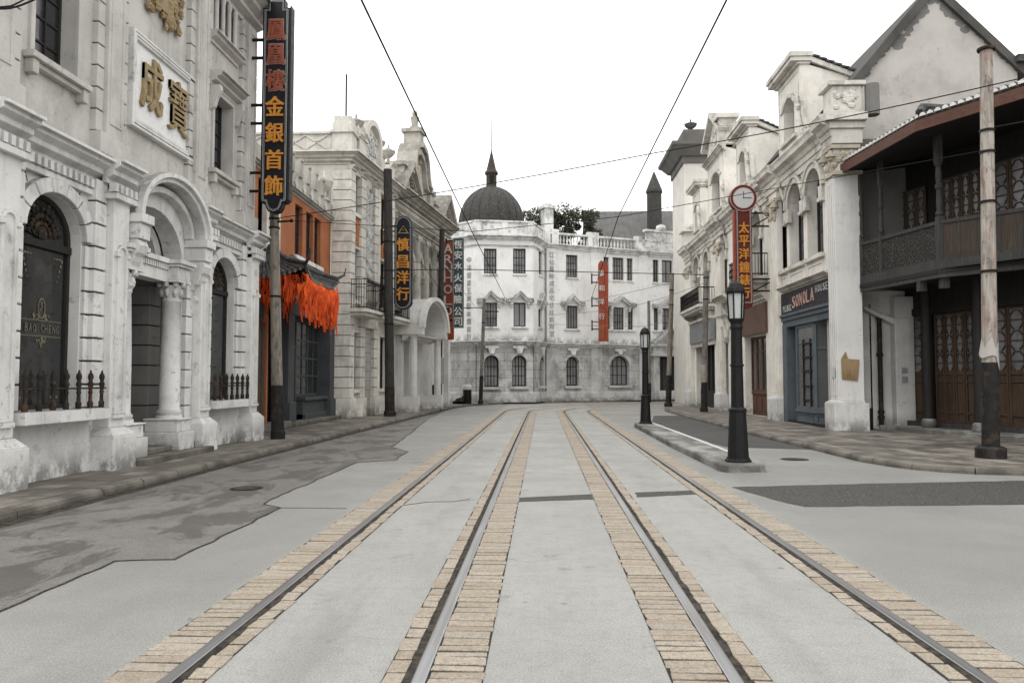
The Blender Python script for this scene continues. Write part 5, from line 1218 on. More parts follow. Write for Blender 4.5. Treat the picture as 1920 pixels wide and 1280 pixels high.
# tree behind the roofs
def tree(label, x, y, zt_, r, n, seed):
    q = random.Random(seed); t = thing('leafy_tree', label, 'tree', (x, y, 0), 'trees behind the domed building')
    g = G(); g.tube([(x, y, 0), (x + .2, y, 6), (x - .1, y + .2, zt_ - 1.4 * r)], .35, 8, .2); tips = []
    for k in range(9):
        a = 2 * PI * k / 9 + q.uniform(-.3, .3); rr = r * q.uniform(.4, .85); tip = (x + rr * math.cos(a), y + rr * math.sin(a), zt_ - r * q.uniform(.15, 1.2)); tips.append(tip)
        g.tube([(x, y + .1, zt_ - 2.0 * r + .1 * k), ((x + tip[0]) / 2, (y + tip[1]) / 2, (zt_ - 1.7 * r + tip[2]) / 2), tip], .13, 5, .03)
    put('trunk', g, POLE_DARK, t)
    g = G(); cl = [(Vector(tp_), q.uniform(.5, .95)) for tp_ in tips]
    for k in range(26): a = q.uniform(0, 2 * PI); e = q.uniform(-.6, 1); rr = r * math.sqrt(max(0, 1 - e * e * .8)) * q.uniform(.5, 1.0); cl.append((Vector((x + rr * math.cos(a), y + rr * math.sin(a), zt_ - r + r * .9 * e)), q.uniform(.4, .85)))
    for _ in range(n):
        c, cr_ = q.choice(cl); v = Vector((q.gauss(0, 1), q.gauss(0, 1), q.gauss(0, 1))).normalized() * cr_ * q.uniform(.5, 1.05); p = c + v
        a = Vector((q.gauss(0, 1), q.gauss(0, 1), q.gauss(0, .6))).normalized(); b = a.cross(Vector((q.gauss(0, 1), q.gauss(0, 1), q.gauss(0, 1)))).normalized(); s_ = q.uniform(.09, .17)
        g.add([tuple(p - a * s_), tuple(p + b * s_ * .5), tuple(p + a * s_), tuple(p - b * s_ * .5)], [(0, 1, 2, 3)])
    put('crown', g, LEAF, t)
def leaf_mat():
    n = NT('leaf_green'); r_ = n.n('ShaderNodeNewGeometry').outputs['Random Per Island']; c = n.mix(n.rng(r_, 0, 1), (.035, .042, .022), (.09, .10, .062)); return n.fin(c, .6)
LEAF = leaf_mat()
tree('leafy tree showing over the roof between the dome and the chimney', -.3, 80, 19.4, 3.2, 9000, 1)
tree('leafy tree showing over the balustrade between the chimney and the brick gable', 2.9, 79, 19.4, 3.0, 9000, 2)
# ================================================================== RIGHT 1: ivory arcade building
Rf = Fr((9.55, 0), (0, 1), (-1, 0))
rootR = thing('arcade_building', 'ivory row of shops with arched upper windows, gabled dormers and stained cornice', 'building', (9.55, 35, .12))
S = lambda p, t=0: Rf.S(p, 600, t)
Zr = lambda p, y, t=0: Rf.sz(p, y, t)[1]
zA = Zr(1542, 222, .4); zB = zA - .95                # cornice top, underside of the architrave
END = 51.0
aw = []
def rarch(p0, p1, ytop, zsill, sill_t=.12):
    a0, a1 = S(p1), S(p0); hw = (a1 - a0) / 2; zt = Zr((p0 + p1) / 2, ytop); return arch((a0 + a1) / 2, hw, zsill, zt - hw, hw, 12)
zsl = Zr(1546, 472)
aw = [rarch(1517, 1547, 312, zsl), rarch(1483, 1510, 340, zsl), rarch(1453, 1478, 363, zsl)]
aw2 = [rarch(1412, 1432, 393, 5.9), rarch(1383, 1399, 420, 5.9), rarch(1353, 1365, 444, 5.9)]
aw3 = [rarch(1322, 1332, 470, 6.0), rarch(1303, 1313.5, 480, 6.0)]
g = G(Rf)
b1, b2, b3 = (25.7, 30.75), (32.5, 40.3), (42.8, 49.2)
SH = rect(S(1460) + .05, S(1552), ZS, 4.2)
SHOP1 = rect(25.75, 30.7, ZS, 4.25); p0, p1 = S(1437), S(1396); SHOP2 = rect(min(p0, p1) + .1, max(p0, p1), ZS, 3.75); PORT = arch(S(1360), .55, ZS, 3.6, .9, 8); SHOP3 = rect(43.4, 48.6, ZS, 3.9)
g.wall(rect(25.1, END, ZS, zA), aw + aw2 + aw3 + [SHOP1, SHOP2, PORT, SHOP3], 0, .45)
for a in (26.35, END): g.add([(a, 0, ZS), (a, -9, ZS), (a, -9, zA), (a, 0, zA)], [(0, 1, 2, 3)])
g.add([(26.35, 0, zA - .02), (END, 0, zA - .02), (END, -9, zA - .02), (26.35, -9, zA - .02)], [(0, 1, 2, 3)])
put('wall', g, IVORY, rootR)
for p in aw + aw2 + aw3: window(Rf, rootR, p, -.42, 1, (.3, .6), .07)
for p in aw + aw2 + aw3:
    a0, a1 = p[0][0], p[1][0]; c = (a0 + a1) / 2; hw = (a1 - a0) / 2; zs_ = p[2][1]
    g = G(Rf); o = [(c + (a - c) * (1 + .2 / hw), zs_ + (z - zs_) * (1 + .2 / hw)) for a, z in p[2:]]; g.ring(o, p[2:], -.02, .09, close=False); g.ring([(c + (a - c) * (1 + .3 / hw), zs_ + (z - zs_) * (1 + .3 / hw)) for a, z in p[2:]], o, -.02, .14, close=False)
    for a in (a0, a1): g.box(a - .2, a + .2, -.05, .14, zs_ - .55, zs_ - .42); g.box(a - .16, a + .16, -.05, .10, zs_ - .42, zs_ - .02)
    put('arch_surround', g, IVORY_TRIM, rootR)
    g = G(Rf); g.box(a0 - .1, a1 + .1, -.3, .16, p[0][1] - .16, p[0][1]); put('sill', g, IVORY_TRIM, rootR, bev=.012)
    g = G(Rf); g.ring(rect(a0, a1, p[0][1] - .95, p[0][1] - .25), rect(a0 + .08, a1 - .08, p[0][1] - .87, p[0][1] - .33), -.01, .035); put('apron_panel', g, IVORY, rootR)
# cornice
def rprof(t0): return [(t0 - .05, zB), (t0 + .08, zB), (t0 + .08, zB + .22), (t0 + .13, zB + .24), (t0 + .13, zB + .42), (t0 + .2, zB + .46), (t0 + .26, zB + .58), (t0 + .44, zB + .66), (t0 + .46, zB + .8), (t0 + .52, zB + .9), (t0 + .5, zB + .95), (t0 - .05, zB + .97)]
g = G(Rf); mould(g, 24.9, END + .2, rprof(0)); put('cornice', g, IVORY_TRIM, rootR)
g = G(Rf)
for s0, s1 in ((24.85, 25.8), (30.75, 32.5), (40.2, 42.8), (49.1, END + .1)): mould(g, s0, s1, rprof(.18)); g.cut()
put_each('cornice_break', g, IVORY_TRIM, rootR)
# piers with carved capitals and plinths
for s0, s1, nm in ((24.95, 25.6, 0), (30.85, 32.35, 1), (40.5, 42.4, 2), (49.2, 50.9, 3)):
    if nm in (1, 2): s0, s1 = (s0 + s1) / 2 - .5, (s0 + s1) / 2 + .5
    back = -.62 if nm == 0 else -.05
    g = G(Rf); g.box(s0, s1, back, .20, ZS, zB - .0); 
    for k in range(4): a = s0 + (s1 - s0) * (k + .5) / 4; g.box(a - .03, a + .03, .2, .225, 1.2, zB - 1.2)
    put('pier', g, IVORY if nm else plaster('grey_white_pier', (.70, .69, .67), .3, .35, .10, base=.4, chip_sc=5), rootR, bev=.015)
    g = G(Rf); g.box(s0 - .13, s1 + .13, back - .1, .36, ZS - .02, .98); g.loft([[(s0 - .13, back, .98), (s1 + .13, back, .98), (s1 + .13, .36, .98), (s0 - .13, .36, .98)], [(s0, back, 1.08), (s1, back, 1.08), (s1, .2, 1.08), (s0, .2, 1.08)]]); put('plinth', g, PLINTH, rootR, bev=.02)
    zc = zB - .05 if nm == 0 else zB - .3
    g = G(Rf); g.box(s0 - .1, s1 + .1, back, .30, zc - .12, zc); relief(g, s0, s1, zc - .75, zc - .15, .22, 26, .14, 31 + nm)
    for a in (s0, s1): g.lathe([(.01, -.06), (.17, -.05), (.17, .05), (.01, .06)], a, .28, 10, zc - .35); g.blob(a, .3, zc - .35, .2, (.8, .5, 1))
    if nm == 0:
        for k in range(16): q = random.Random(90 + k); g.blob(s0 - .02, back + .1 + q.random() * .75, zc - .2 - q.random() * .5, .13, (.5, 1, 1))
        g.box(s0 - .14, s1 + .1, back - .04, .26, zc - .98, zc - .86)
    put('carved_capital', g, plaster('buff_carving', (.58, .52, .42), .6, .6, .35, chip_sc=8), rootR)
# parapet block over the corner pier with scroll
g = G(Rf); g.box(24.95, 25.75, -.75, .2, zA, zA + .95); g.box(24.85, 25.85, -.85, .34, zA + .95, zA + 1.1); g.box(24.9, 25.8, -.8, .26, zA, zA + .14); g.box(24.62, 25.8, -.8, .5, zB + .68, zB + .94); g.box(24.76, 25.7, -.76, .36, zB + .46, zB + .68); g.box(24.84, 25.7, -.7, .275, zB - .02, zB + .465); put('parapet_block', g, IVORY_TRIM, rootR, bev=.015)
g = G(Rf)
for k in range(22): q = random.Random(k); g.blob(24.93, -.6 + q.random() * .7, zA + .25 + q.random() * .5, .1, (.4, 1, 1))
put('block_relief', g, IVORY_TRIM, rootR)
g = G(Rf); g.lathe([(.22, -.5), (.22, .5)], 24.9, -1.05, 10, zA + .45); put('roof_pipe', g, GREY_DARK, rootR)
# dormers
def dormer(p_near, p_far, zt, dep=1.75, tall=0, ped=False):
    s0, s1 = S(p_near), S(p_far); c = (s0 + s1) / 2; hw = .24 * (s1 - s0); zb_ = zA - .1
    op = [(c - hw, zb_ + .75), (c + hw, zb_ + .75), (c + hw, zt - 1.25), (c + hw * .6, zt - 1.0), (c, zt - .9), (c - hw * .6, zt - 1.0), (c - hw, zt - 1.25)]
    g = G(Rf); g.wall(rect(s0, s1, zb_, zt), [op], .08, .4)
    back = -dep; zb2 = zt - .65
    for a in (s0, s1): g.add([(a, .08, zb_), (a, back, zb_), (a, back, zb2), (a, .08, zt)], [(0, 1, 2, 3)])
    d = put('dormer', g, IVORY, rootR)
    g = G(Rf); g.add([(a, -.31, z) for a, z in op], [tuple(range(len(op)))]); put('dormer_opening', g, GLASS_GREY if not tall else GREY_DARK, d)
    g = G(Rf)
    if not ped:
        g.box(s0 - .12, s1 + .25, -.35, .42, zt, zt + .16); g.box(s0 - .16, s1 + .3, -.38, .48, zt + .16, zt + .34); g.box(s0 - .06, s1 + .12, -.3, .2, zt - .1, zt)
        for e in (s0, s1): g.ptz([(-.3, zt - .02), (back, zb2 - .02), (back, zb2 + .18), (-.3, zt + .18)], e - .1, e + .1)
    else:
        mould(g, s0 - .2, s1 + .2, cprof(.05, zt - .25, .35, .35, 3))
    g.ring([(c + (a - c) * 1.5, zt - 1.2 + (z - zt + 1.2) * 1.5) for a, z in op[2:]], op[2:], .06, .14, close=False); g.box(c - hw * 1.5, c + hw * 1.5, .05, .2, zb_ + .62, zb_ + .75)
    g.ring(rect(s0 + .1, s1 - .1, zb_ + .4, zt - .25), rect(s0 + .16, s1 - .16, zb_ + .46, zt - .31), .07, .10)
    put('dormer_trim', g, IVORY_TRIM, d, bev=.01)
    if not ped:
        g = G(Rf); k = -.35; n = 6
        for i in range(n):
            t0 = -.3 + (back + .3) * i / n; t1 = -.3 + (back + .3) * (i + 1) / n; z0 = zt + .2 + (zb2 - zt) * i / n; g.add([(s0 - .14, t0, z0 - .03), (s1 + .14, t0, z0 - .03), (s1 + .14, t1 - .06, z0 - .09), (s0 - .14, t1 - .06, z0 - .09), (s0 - .14, t0, z0 + .05), (s1 + .14, t0, z0 + .05), (s1 + .14, t1 - .06, z0 - .02), (s0 - .14, t1 - .06, z0 - .02)], [(0, 1, 2, 3), (4, 5, 6, 7), (0, 1, 5, 4), (0, 3, 7, 4), (1, 2, 6, 5), (2, 3, 7, 6)])
        put('dormer_tile', g, TILE, d)
    # scroll buttress on the near side
    g = G(Rf); sc = [(s0, zb_ + 2.0), (s0 - .12, zb_ + 1.7), (s0 - .18, zb_ + 1.2), (s0 - .4, zb_ + .75), (s0 - .85, zb_ + .5), (s0 - .9, zb_), (s0, zb_)]
    g.psz(sc, -.1, .16); g.ring(sc[:5], [(a + .1, z - .12) for a, z in sc[:5]], .1, .3, close=False)
    for a, z, r in ((s0 - .75, zb_ + .35, .2), (s0 - .12, zb_ + 1.55, .14), (s0 - .3, zb_ + .8, .14)): g.blob(a, .2, z, r, (1, .7, 1))
    put('scroll_buttress', g, IVORY_TRIM, d)
    return s0, s1, d
zt1 = Zr(1510, 107)
dormer(1512, 1470, zt1, 1.9, 1); dormer(1413, 1388, zt1, 1.7); dormer(1318, 1304, zt1, 1.6)
s0, s1, d = dormer(1364, 1333, Zr(1364, 268), 2.4, 0, True); zt3 = Zr(1364, 268) + .1; c = (s0 + s1) / 2
g = G(Rf); g.psz([(s0 + .1, zt3), (s1 - .1, zt3), (s1 - .1, zt3 + .9), (c, zt3 + 2.1), (s0 + .1, zt3 + .9)], -.5, .1)
for sg in (-1, 1): g.bar((c + sg * (s1 - s0) * .55, zt3 + .75), (c, zt3 + 2.25), .24, (-.6, .42))
g.box(s0 - .1, s0 + .6, -.6, .3, zt3, zt3 + 1.35); g.box(s0 - .25, s0 + .75, -.7, .45, zt3 + 1.35, zt3 + 1.6); put('dormer_pediment', g, IVORY_TRIM, d, bev=.012)
g = G(Rf); relief(g, c - .8, c + .8, zt3 + .2, zt3 + 1.2, .12, 26, .14, 61); put('pediment_relief', g, IVORY_TRIM, d)
# --- shop 1: blue music shop
sh = thing('music_shopfront', None, None, (0, 0, 0)); sh.parent = rootR; sh.location = (0, -6.8, 0)
g = G(Rf); mould(g, 25.6, 30.9, cprof(.05, 5.1, .22, .32, 3)); put('fascia_cornice', g, IVORY_TRIM, sh)
zf1, zf0 = 5.08, 4.25; f0, f1 = 25.62, 30.85
g = G(Rf); g.box(f0, f1, .0, .14, zf0, zf1); fa = put('fascia', g, metal('charcoal_fascia', (.045, .045, .05), .55, 0, .2), sh, label='charcoal fascia lettered MUSIC SONOLA HOUSE')
g = G(Rf)
def latin(g, s, a_start, z, h, w, gap, t, step=0, off=.012):
    a = a_start
    for i, ch in enumerate(s):
        ww = w * (.35 if ch == 'I' else 1); put_char(g, ch, a - ww / 2, z + step * i, h, t, -ww, off, .02); a -= ww + gap
latin(g, 'MUSIC', f1 - .28, 4.46, .25, .17, .07, .14, off=.014); latin(g, 'HOUSE', 26.98, 4.84, .25, .17, .08, .14, off=.014); put('lettering', g, LET_WHITE, fa)
g = G(Rf); latin(g, 'SONOLA', 29.42, 4.62, .46, .31, .085, .14, .018, .028); put('lettering', g, LET_PINK, fa)
g = G(Rf); g.box(f0, f1, .0, .22, zf0 - .1, zf0); g.box(f0, f1, -.05, .16, zf0 - .26, zf0 - .1); g.box(f0, f1, -.3, .10, zf0 - .5, zf0 - .26); put('blue_lintel', g, BLUE, sh, bev=.01)
g = G(Rf); g.box(f1 - .5, f1 - .02, -.6, .12, ZS, zf0 - .4); g.cut(); g.box(f0, f0 + .25, -.6, .05, ZS, zf0 - .4); put_each('blue_jamb', g, BLUE, sh, bev=.012)
pl = [(f1 - .5, -.5), (29.55, .02), (27.6, .02), (26.8, -.35)]
# canted bay: three glazed sides
def panel(p, q, name, nv, hz, zlo):
    a, b = Rf.P(*p, 0), Rf.P(*q, 0); u = Vector((b.x - a.x, b.y - a.y)); L_ = u.length; n_ = Vector((u.y, -u.x)).normalized()
    if n_.dot(Rf.n) < 0: n_ = -n_
    fr = Fr((a.x, a.y), u, n_); g = G(fr); g.box(0, L_, -.1, .0, ZS + .05, .55); g.ring(rect(.12, L_ - .12, .2, .5), rect(.16, L_ - .16, .24, .46), .0, .03); g.box(-.02, L_ + .02, -.1, .06, .55, .64); put('stall_riser', g, BLUE, sh)
    o = window(fr, sh, rect(0, L_, .64, zf0 - .5), -.06, nv, hz, .12, BLUE, GLASS_GREY, .06, name=name)
    return fr, L_, o
panel(pl[0], pl[1], 'shop_window', 0, (.78,), 0); fr_, L_, o_ = panel(pl[1], pl[2], 'shop_door', 0, (.80,), 0); panel(pl[2], pl[3], 'shop_window', 0, (.72,), 0)
g = G(fr_); 
for x in (L_ * .40, L_ * .78): g.box(x - .035, x + .035, -.03, .0, .75, 3.2)
for z in (.95, 1.45, 2.0, 2.5, 3.0): g.box(L_ * .36, L_ * .84, -.03, .005, z, z + .07)
put('display_ladder', g, IRON, o_)
g = G(Rf); g.box(25.75, 30.7, -1.2, -1.15, ZS, 4.2); g.box(25.75, 30.7, -1.2, .1, ZS, .2); g.box(f0, 26.9, -1.15, -.4, .2, .8); put('shop_back', g, DARK, sh)
g = G(Rf); g.box(f0 + .25, 26.8, -.42, -.36, .64, zf0 - .5); put('side_glass', g, GLASS_GREY, sh)
# --- shop 2: brown shop
sb = thing('brown_shopfront', None, None, (0, 0, 0)); sb.parent = rootR; sb.location = (0, 0, 0)
a0, a1 = SHOP2[0][0], SHOP2[1][0]
g = G(Rf); g.box(a0 - .3, a1 + .1, .0, .12, 3.75, 5.05); put('fascia', g, BROWNFASCIA, sb, bev=.01)
g = G(Rf); mould(g, a0 - .35, a1 + .5, cprof(.02, 5.05, .4, .3, 3)); put('fascia_cornice', g, IVORY_TRIM, sb)
n = 4; w = (a1 - a0) / n
for k in range(n): window(Rf, sb, rect(a0 + k * w, a0 + (k + 1) * w, 1.15, 3.7), -.35, 0, (.75,), .12, BROWNSHOP, GLASS, .06, name='shop_window')
g = G(Rf); g.box(a0, a1, -.5, -.33, ZS, 1.12)
for k in range(n): g.box(a0 + k * w + .14, a0 + (k + 1) * w - .14, -.34, -.29, .3, .95)
g.box(a0, a1, -.4, -.27, 1.08, 1.18); put('stall_riser', g, BROWNSHOP, sb, bev=.01)
# --- gothic doorway between them
g = G(Rf); pc = S(1360); oo = [(pc + (a - pc) * 1.45, ZS + (z - ZS) * 1.09) for a, z in PORT]; g.ring(oo[1:] , PORT[1:], .0, .22, close=False); g.ring([(pc + (a - pc) * 1.15, ZS + (z - ZS) * 1.12) for a, z in oo][1:], oo[1:], .0, .12, close=False); mould(g, pc - 1.3, pc + 1.3, cprof(.02, 5.7, .4, .5, 3)); mould(g, pc - 1.2, pc + 1.2, cprof(.02, 4.9, .2, .25, 2)); put('portal_surround', g, IVORY_TRIM, rootR, bev=.01)
g = G(Rf)
for k in range(6): g.box(pc - 1.05 + k * .37, pc - .85 + k * .37, .02, .1, 5.15, 5.65)
put('portal_frieze', g, GOTHIC_TRIM, rootR)
g = G(Rf); g.box(pc - .6, pc + .6, -.42, -.38, ZS, 4.6); put('portal_door', g, GREY_DARK, rootR)
# --- shop 3: grey panel over dark opening, balconies above
g = G(Rf); g.box(43.0, 49.0, .05, .32, 3.95, 5.15); put('grey_fascia', g, GREYPANEL, rootR, bev=.01)
g = G(Rf); g.box(43.0, 49.0, -.05, .42, 5.15, 5.3); g.box(43.1, 48.9, .0, .2, 3.7, 3.95); put('fascia_ledge', g, IVORY_TRIM, rootR)
g = G(Rf); g.box(43.3, 48.7, -.42, -.38, ZS, 3.9)
for k in range(5): g.box(43.4 + k * 1.05, 43.5 + k * 1.05, -.38, -.3, ZS, 3.9)
g.box(43.3, 48.7, -.38, -.25, ZS, 1.1); put('shop_shutter', g, BLACKWOOD, rootR)
def rbalcony(s0, s1, z, dep, nm='balcony'):
    g = G(Rf); g.box(s0, s1, 0, dep, z - .16, z); g.box(s0 + .1, s1 - .1, 0, dep - .12, z - .3, z - .16)
    for a in (s0 + .4, s1 - .4): g.ptz([(0, z - .3), (dep - .2, z - .3), (dep - .25, z - .45), (.25, z - .7), (.12, z - 1.0), (0, z - 1.1)], a - .12, a + .12)
    b = put(nm, g, IVORY_TRIM, rootR, bev=.012); g = G(Rf); h = .95
    for zz in (z + .08, z + h): g.tube([(s0 + .06, 0, zz), (s0 + .06, dep - .06, zz), (s1 - .06, dep - .06, zz), (s1 - .06, 0, zz)], .03, 5)
    a = s0 + .06
    while a < s1 - .05: g.tube([(a, dep - .06, z), (a, dep - .06, z + h)], .014, 4); a += .16
    for k in range(6):
        for a in (s0 + .06, s1 - .06): g.tube([(a, (dep - .06) * k / 6, z), (a, (dep - .06) * k / 6, z + h)], .014, 4)
    a = s0 + .14
    while a < s1 - .1: g.tube([(a + .07 * math.cos(q_), dep - .06, z + h * .5 + .2 * math.sin(q_)) for q_ in [2 * PI * i / 8 for i in range(9)]], .012, 4); a += .16
    put('balcony_railing', g, IRON, b)
rbalcony(33.0, 36.6, 6.15, .85); rbalcony(43.2, 49.0, 5.95, .95)
# tower at the far end
rootT = thing('square_tower', 'tall pale square tower with dark stone cap rising behind the arcade building', 'building', (13, 58, 0))
def tq(px, d): return (px - 1018) * d / FPX
tz = lambda y: 1.7 + (713 - y) * 56 / FPX
x0 = tq(1284, 56); g = G(); g.box(x0, x0 + 5, 56, 61, 0, tz(305)); put('shaft', g, plaster('tower_render', (.74, .715, .66), .3, .3, .12), rootT)
g = G(); TW = plaster('tower_cap_stone', (.16, .153, .143), .5, .4, .25)
g.loft([[(x0 + 2.5 + sx_ * (2.5 + e), 58.5 + sy_ * (2.5 + e), z) for sx_, sy_ in ((-1, -1), (1, -1), (1, 1), (-1, 1))] for e, z in ((.12, tz(305)), (.12, tz(293)), (.3, tz(292)), (.75, tz(278)), (.95, tz(275)), (.98, tz(269)), (.2, tz(266)), (.0, tz(266)), (.0, tz(240)))]); put('tower_cap', g, TW, rootT)
g = G(); g.lathe(urn_prof(.45, 1.1), tq(1299, 56.7) , 57, 12, tz(240)); put('finial', g, TW, rootT, smooth=True)
g = G(); g.box(x0 - .25, x0 + 2, 55.5, 57, tz(436), tz(432)); relief(g, x0 + .1, x0 + 1.2, tz(428), tz(420), 55.95, 14, .16, 5); put('string_course', g, IVORY_TRIM, rootT)

# ================================================================== RIGHT 2: plain gable house behind
rootG = thing('gable_house', 'house with plain grey rendered gable and dark peeling verge behind the timber house', 'building', (13.6, 27, .12))
dG = 26.15; gx = lambda p: (p - 1018) * dG / FPX; gz = lambda y: 1.7 + (713 - y) * dG / FPX
xa, xb, xc = gx(1598), gx(1752), gx(1902); zap = gz(-16)
g = G(); k = (zap - gz(172)) / (xb - xa)
g.loft([[(xa, y, ZS), (xc, y, ZS), (xc, y, gz(135)), (xb, y, zap), (xa, y, gz(172))] for y in (dG, dG + 9)]); put('wall', g, GABLE_WALL, rootG)
g = G()
for (x_, z_) in ((xa - .25, gz(172) - .22), (xc + .25, gz(135) - .25)):
    dxz = Vector((xb - x_, zap - z_)).normalized(); nrm = Vector((-dxz.y, dxz.x)); nrm = nrm if nrm.y > 0 else -nrm
    a, b = Vector((x_, z_)), Vector((xb, zap)); q_ = [a - nrm * .05, b - nrm * .05, b + nrm * .19 + Vector((0, .05)), a + nrm * .19]
    g.loft([[(p.x, y, p.y) for p in q_] for y in (dG - .14, dG + 9.2)])
put('roof', g, plaster('verge_dark', (.10, .095, .087), .5, .6, .35), rootG)
g = G(); q = random.Random(4)
for t_ in [i / 34 for i in range(34)]:
    for (x_, z_), amp in (((xa, gz(172)), .45 if t_ > .55 else .10), ((xc, gz(135)), .30 if t_ > .6 else .08)):
        px_ = x_ + (xb - x_) * t_; pz_ = z_ + (zap - z_) * t_ - q.uniform(.0, amp); r = q.uniform(.05, .2) * (1 if amp > .2 else .6); n_ = 9
        g.add([(px_ + r * 1.3 * math.cos(2 * PI * i / n_) * q.uniform(.6, 1.1), dG - .004 - q.random() * .002, min(pz_ + r * math.sin(2 * PI * i / n_) * q.uniform(.6, 1.1), z_ + (zap - z_) * t_)) for i in range(n_)], [tuple(range(n_))])
put('peeled_patch', g, GREY_DARK, rootG)
g = G(); g.box(gx(1895), gx(1925), dG - .3, dG + .3, gz(125), gz(112)); put('ridge_block', g, TILE, rootG)
# recess wall between the corner pier and the timber house
rootW = thing('recess_wall', 'white rendered wall with black drainpipe between corner pier and timber house', 'wall', (11, 25.9, .12))
Wf = face_cam(0, 25.75)
wx = lambda p: (p - 1018) * 25.75 / FPX; wz = lambda y: 1.7 + (713 - y) * 25.75 / FPX
g = G(Wf); g.box(wx(1598), wx(1705), -.3, 0, ZS, 4.62); put('wall', g, BACK_WALL, rootW)
g = G(Wf); g.box(wx(1658), wx(1692), 0, .35, ZS, wz(600)); g.loft([[(wx(1604), 0, wz(575)), (wx(1604), .3, wz(575)), (wx(1604), .3, wz(583)), (wx(1604), 0, wz(583))], [(wx(1632), 0, wz(590)), (wx(1632), .3, wz(590)), (wx(1632), .3, wz(598)), (wx(1632), 0, wz(598))], [(wx(1658), 0, wz(600)), (wx(1658), .35, wz(600)), (wx(1658), .35, wz(612)), (wx(1658), 0, wz(612))]]); g.box(wx(1658), wx(1692), 0, .35, wz(600), wz(560)); put('wall_pilaster', g, BACK_WALL, rootW, bev=.015)
g = G(Wf); a = wx(1635); g.tube([(a, .14, .25), (a, .14, wz(590))], .075, 10)
for y in (666, 780, 770, 600): g.tube([(a, .14, wz(y) - .05), (a, .14, wz(y) + .05)], .105, 10)
put('drainpipe', g, TAR, rootW, smooth=True)
g = G(Wf); g.box(wx(1668), wx(1678), .35, .38, wz(700), wz(690)); g.cut(); g.box(wx(1668), wx(1678), .35, .38, wz(717), wz(706)); put_each('meter_box', g, GREYPANEL, rootW)

# ================================================================== RIGHT 3: dark timber house with balcony
rootB = thing('timber_house', 'dark timber house with carved balcony, lattice doors and white-edged tiled eave', 'building', (12.5, 23, .12))
Tw = Fr((11.95, 25.45), (1.3, -4.25), (-4.25, -1.3)); TL = 11.5
ts = lambda p, y=700, t=0: Tw.S(p, y, t)
tzz = lambda p, y, t=0: Tw.sz(p, y, t)[1]
B = [(10.18, 24.9), (10.9, 21.5), (12.3, 19.8), (15.2, 16.4)]
Ev = [(9.55, 25.3), (9.97, 20.75), (11.35, 18.35), (14.4, 14.6)]
zbal0, zbal1, zrail, zev = 4.5, 4.98, 6.08, 8.35
g = G(Tw); g.box(-.4, TL, -.4, -.12, 4.7, 9.6); g.box(-.4, TL, -.3, 0, 3.95, 4.7); g.box(-.4, TL, -2.5, -2.3, ZS, 9.6); g.box(TL, TL + .2, -6, 0, ZS, 9.6); put('wall', g, BLACKWOOD, rootB)
# platform
g = G(); p = [Tw.P(-.3, .0, 0), Tw.P(TL, 0, 0), Tw.P(TL, 1.25, 0), Tw.P(2.0, 1.15, 0), Tw.P(.2, .95, 0), (10.75, 25.35, 0)]
g.loft([[(v[0], v[1], z) for v in p] for z in (ZS - .05, .27)]); put('stone_platform', g, ISLAND, rootB, bev=.03)
g = G(Tw); g.box(-.3, TL, -.3, .28, .27, .42); put('door_threshold', g, DARKWOOD, rootB)
g = G(Wf); g.box(wx(1598), wx(1705), -.3, -.0, 4.62, 9.7); put('shaded_end_wall', g, GREY_DARK, rootB)  # upper part of the recess wall, its shade put into the dark colour
# ground floor doors
posts = [1694, 1742, 1840, 1990]
def leaf(s0, s1, z0, z1, zm, floor, parent, glassm, woodm):
    g = G(Tw); f = .055; W_ = s1 - s0
    g.ring(rect(s0, s1, z0, z1), rect(s0 + f, s1 - f, z0 + f, z1 - f), -.06, .0); g.box(s0 + f, s1 - f, -.06, .0, zm - .06, zm + .06); g.box(s0 + f, s1 - f, -.06, -.005, z0 + .28, z0 + .34); g.box(s0 + f, s1 - f, -.06, -.005, zm - .28, zm - .22)
    g.box(s0 + f, s1 - f, -.07, -.04, z0 + f, zm)
    d = put('door_leaf' if floor == 0 else 'shutter_leaf', g, woodm, parent, bev=.006)
    g = G(Tw); g.add([(s0 + f, -.05, zm + .05), (s1 - f, -.05, zm + .05), (s1 - f, -.05, z1 - f), (s0 + f, -.05, z1 - f)], [(0, 1, 2, 3)]); put('pane', g, glassm, d)
    g = G(Tw); c = (s0 + s1) / 2; h = (z1 - zm - .12) / 3.0; hw = W_ / 2 - f; z = zm + .06; b = .028
    for k in range(3):
        zb_ = z + k * h
        for sg in (-1, 1):
            g.bar((c + sg * hw * .4, zb_), (c + sg * hw, zb_ + h * .28), b, (-.045, -.01)); g.bar((c + sg * hw, zb_ + h * .62), (c + sg * hw * .4, zb_ + h * .92), b, (-.045, -.01)); g.box(c + sg * hw * .96 - b / 2, c + sg * hw * .96 + b / 2, -.045, -.01, zb_ + h * .28, zb_ + h * .62)
        g.box(s0 + f, s1 - f, -.045, -.015, zb_ + h * .45 - b / 2, zb_ + h * .45 + b / 2)
        g.box(c - hw * .4, c + hw * .4, -.045, -.012, zb_ + h * .92 - b / 2, zb_ + h * .92 + b / 2) 
    put('lattice', g, woodm, d)
PAPER_GL = glass('lattice_glass', (.13, .132, .135), .25)
UP_GL = glass('upper_lattice_glass', (.20, .20, .205), .35)  # upper panes, paler than the door panes to offset the eave's shade
zd0, zd1, zdm = .42, 3.75, 1.92
groups = [(1704, 1734, 1), (1753, 1829, 4), (1858, 1960, 3)]
for p0, p1, n in groups:
    a0, a1 = ts(p0), ts(p1)
    for k in range(n): w = (a1 - a0) / n; leaf(a0 + k * w + .01, a0 + (k + 1) * w - .01, zd0, zd1, zdm, 0, rootB, PAPER_GL, DOORWOOD)
a0 = ts(1960) + .5
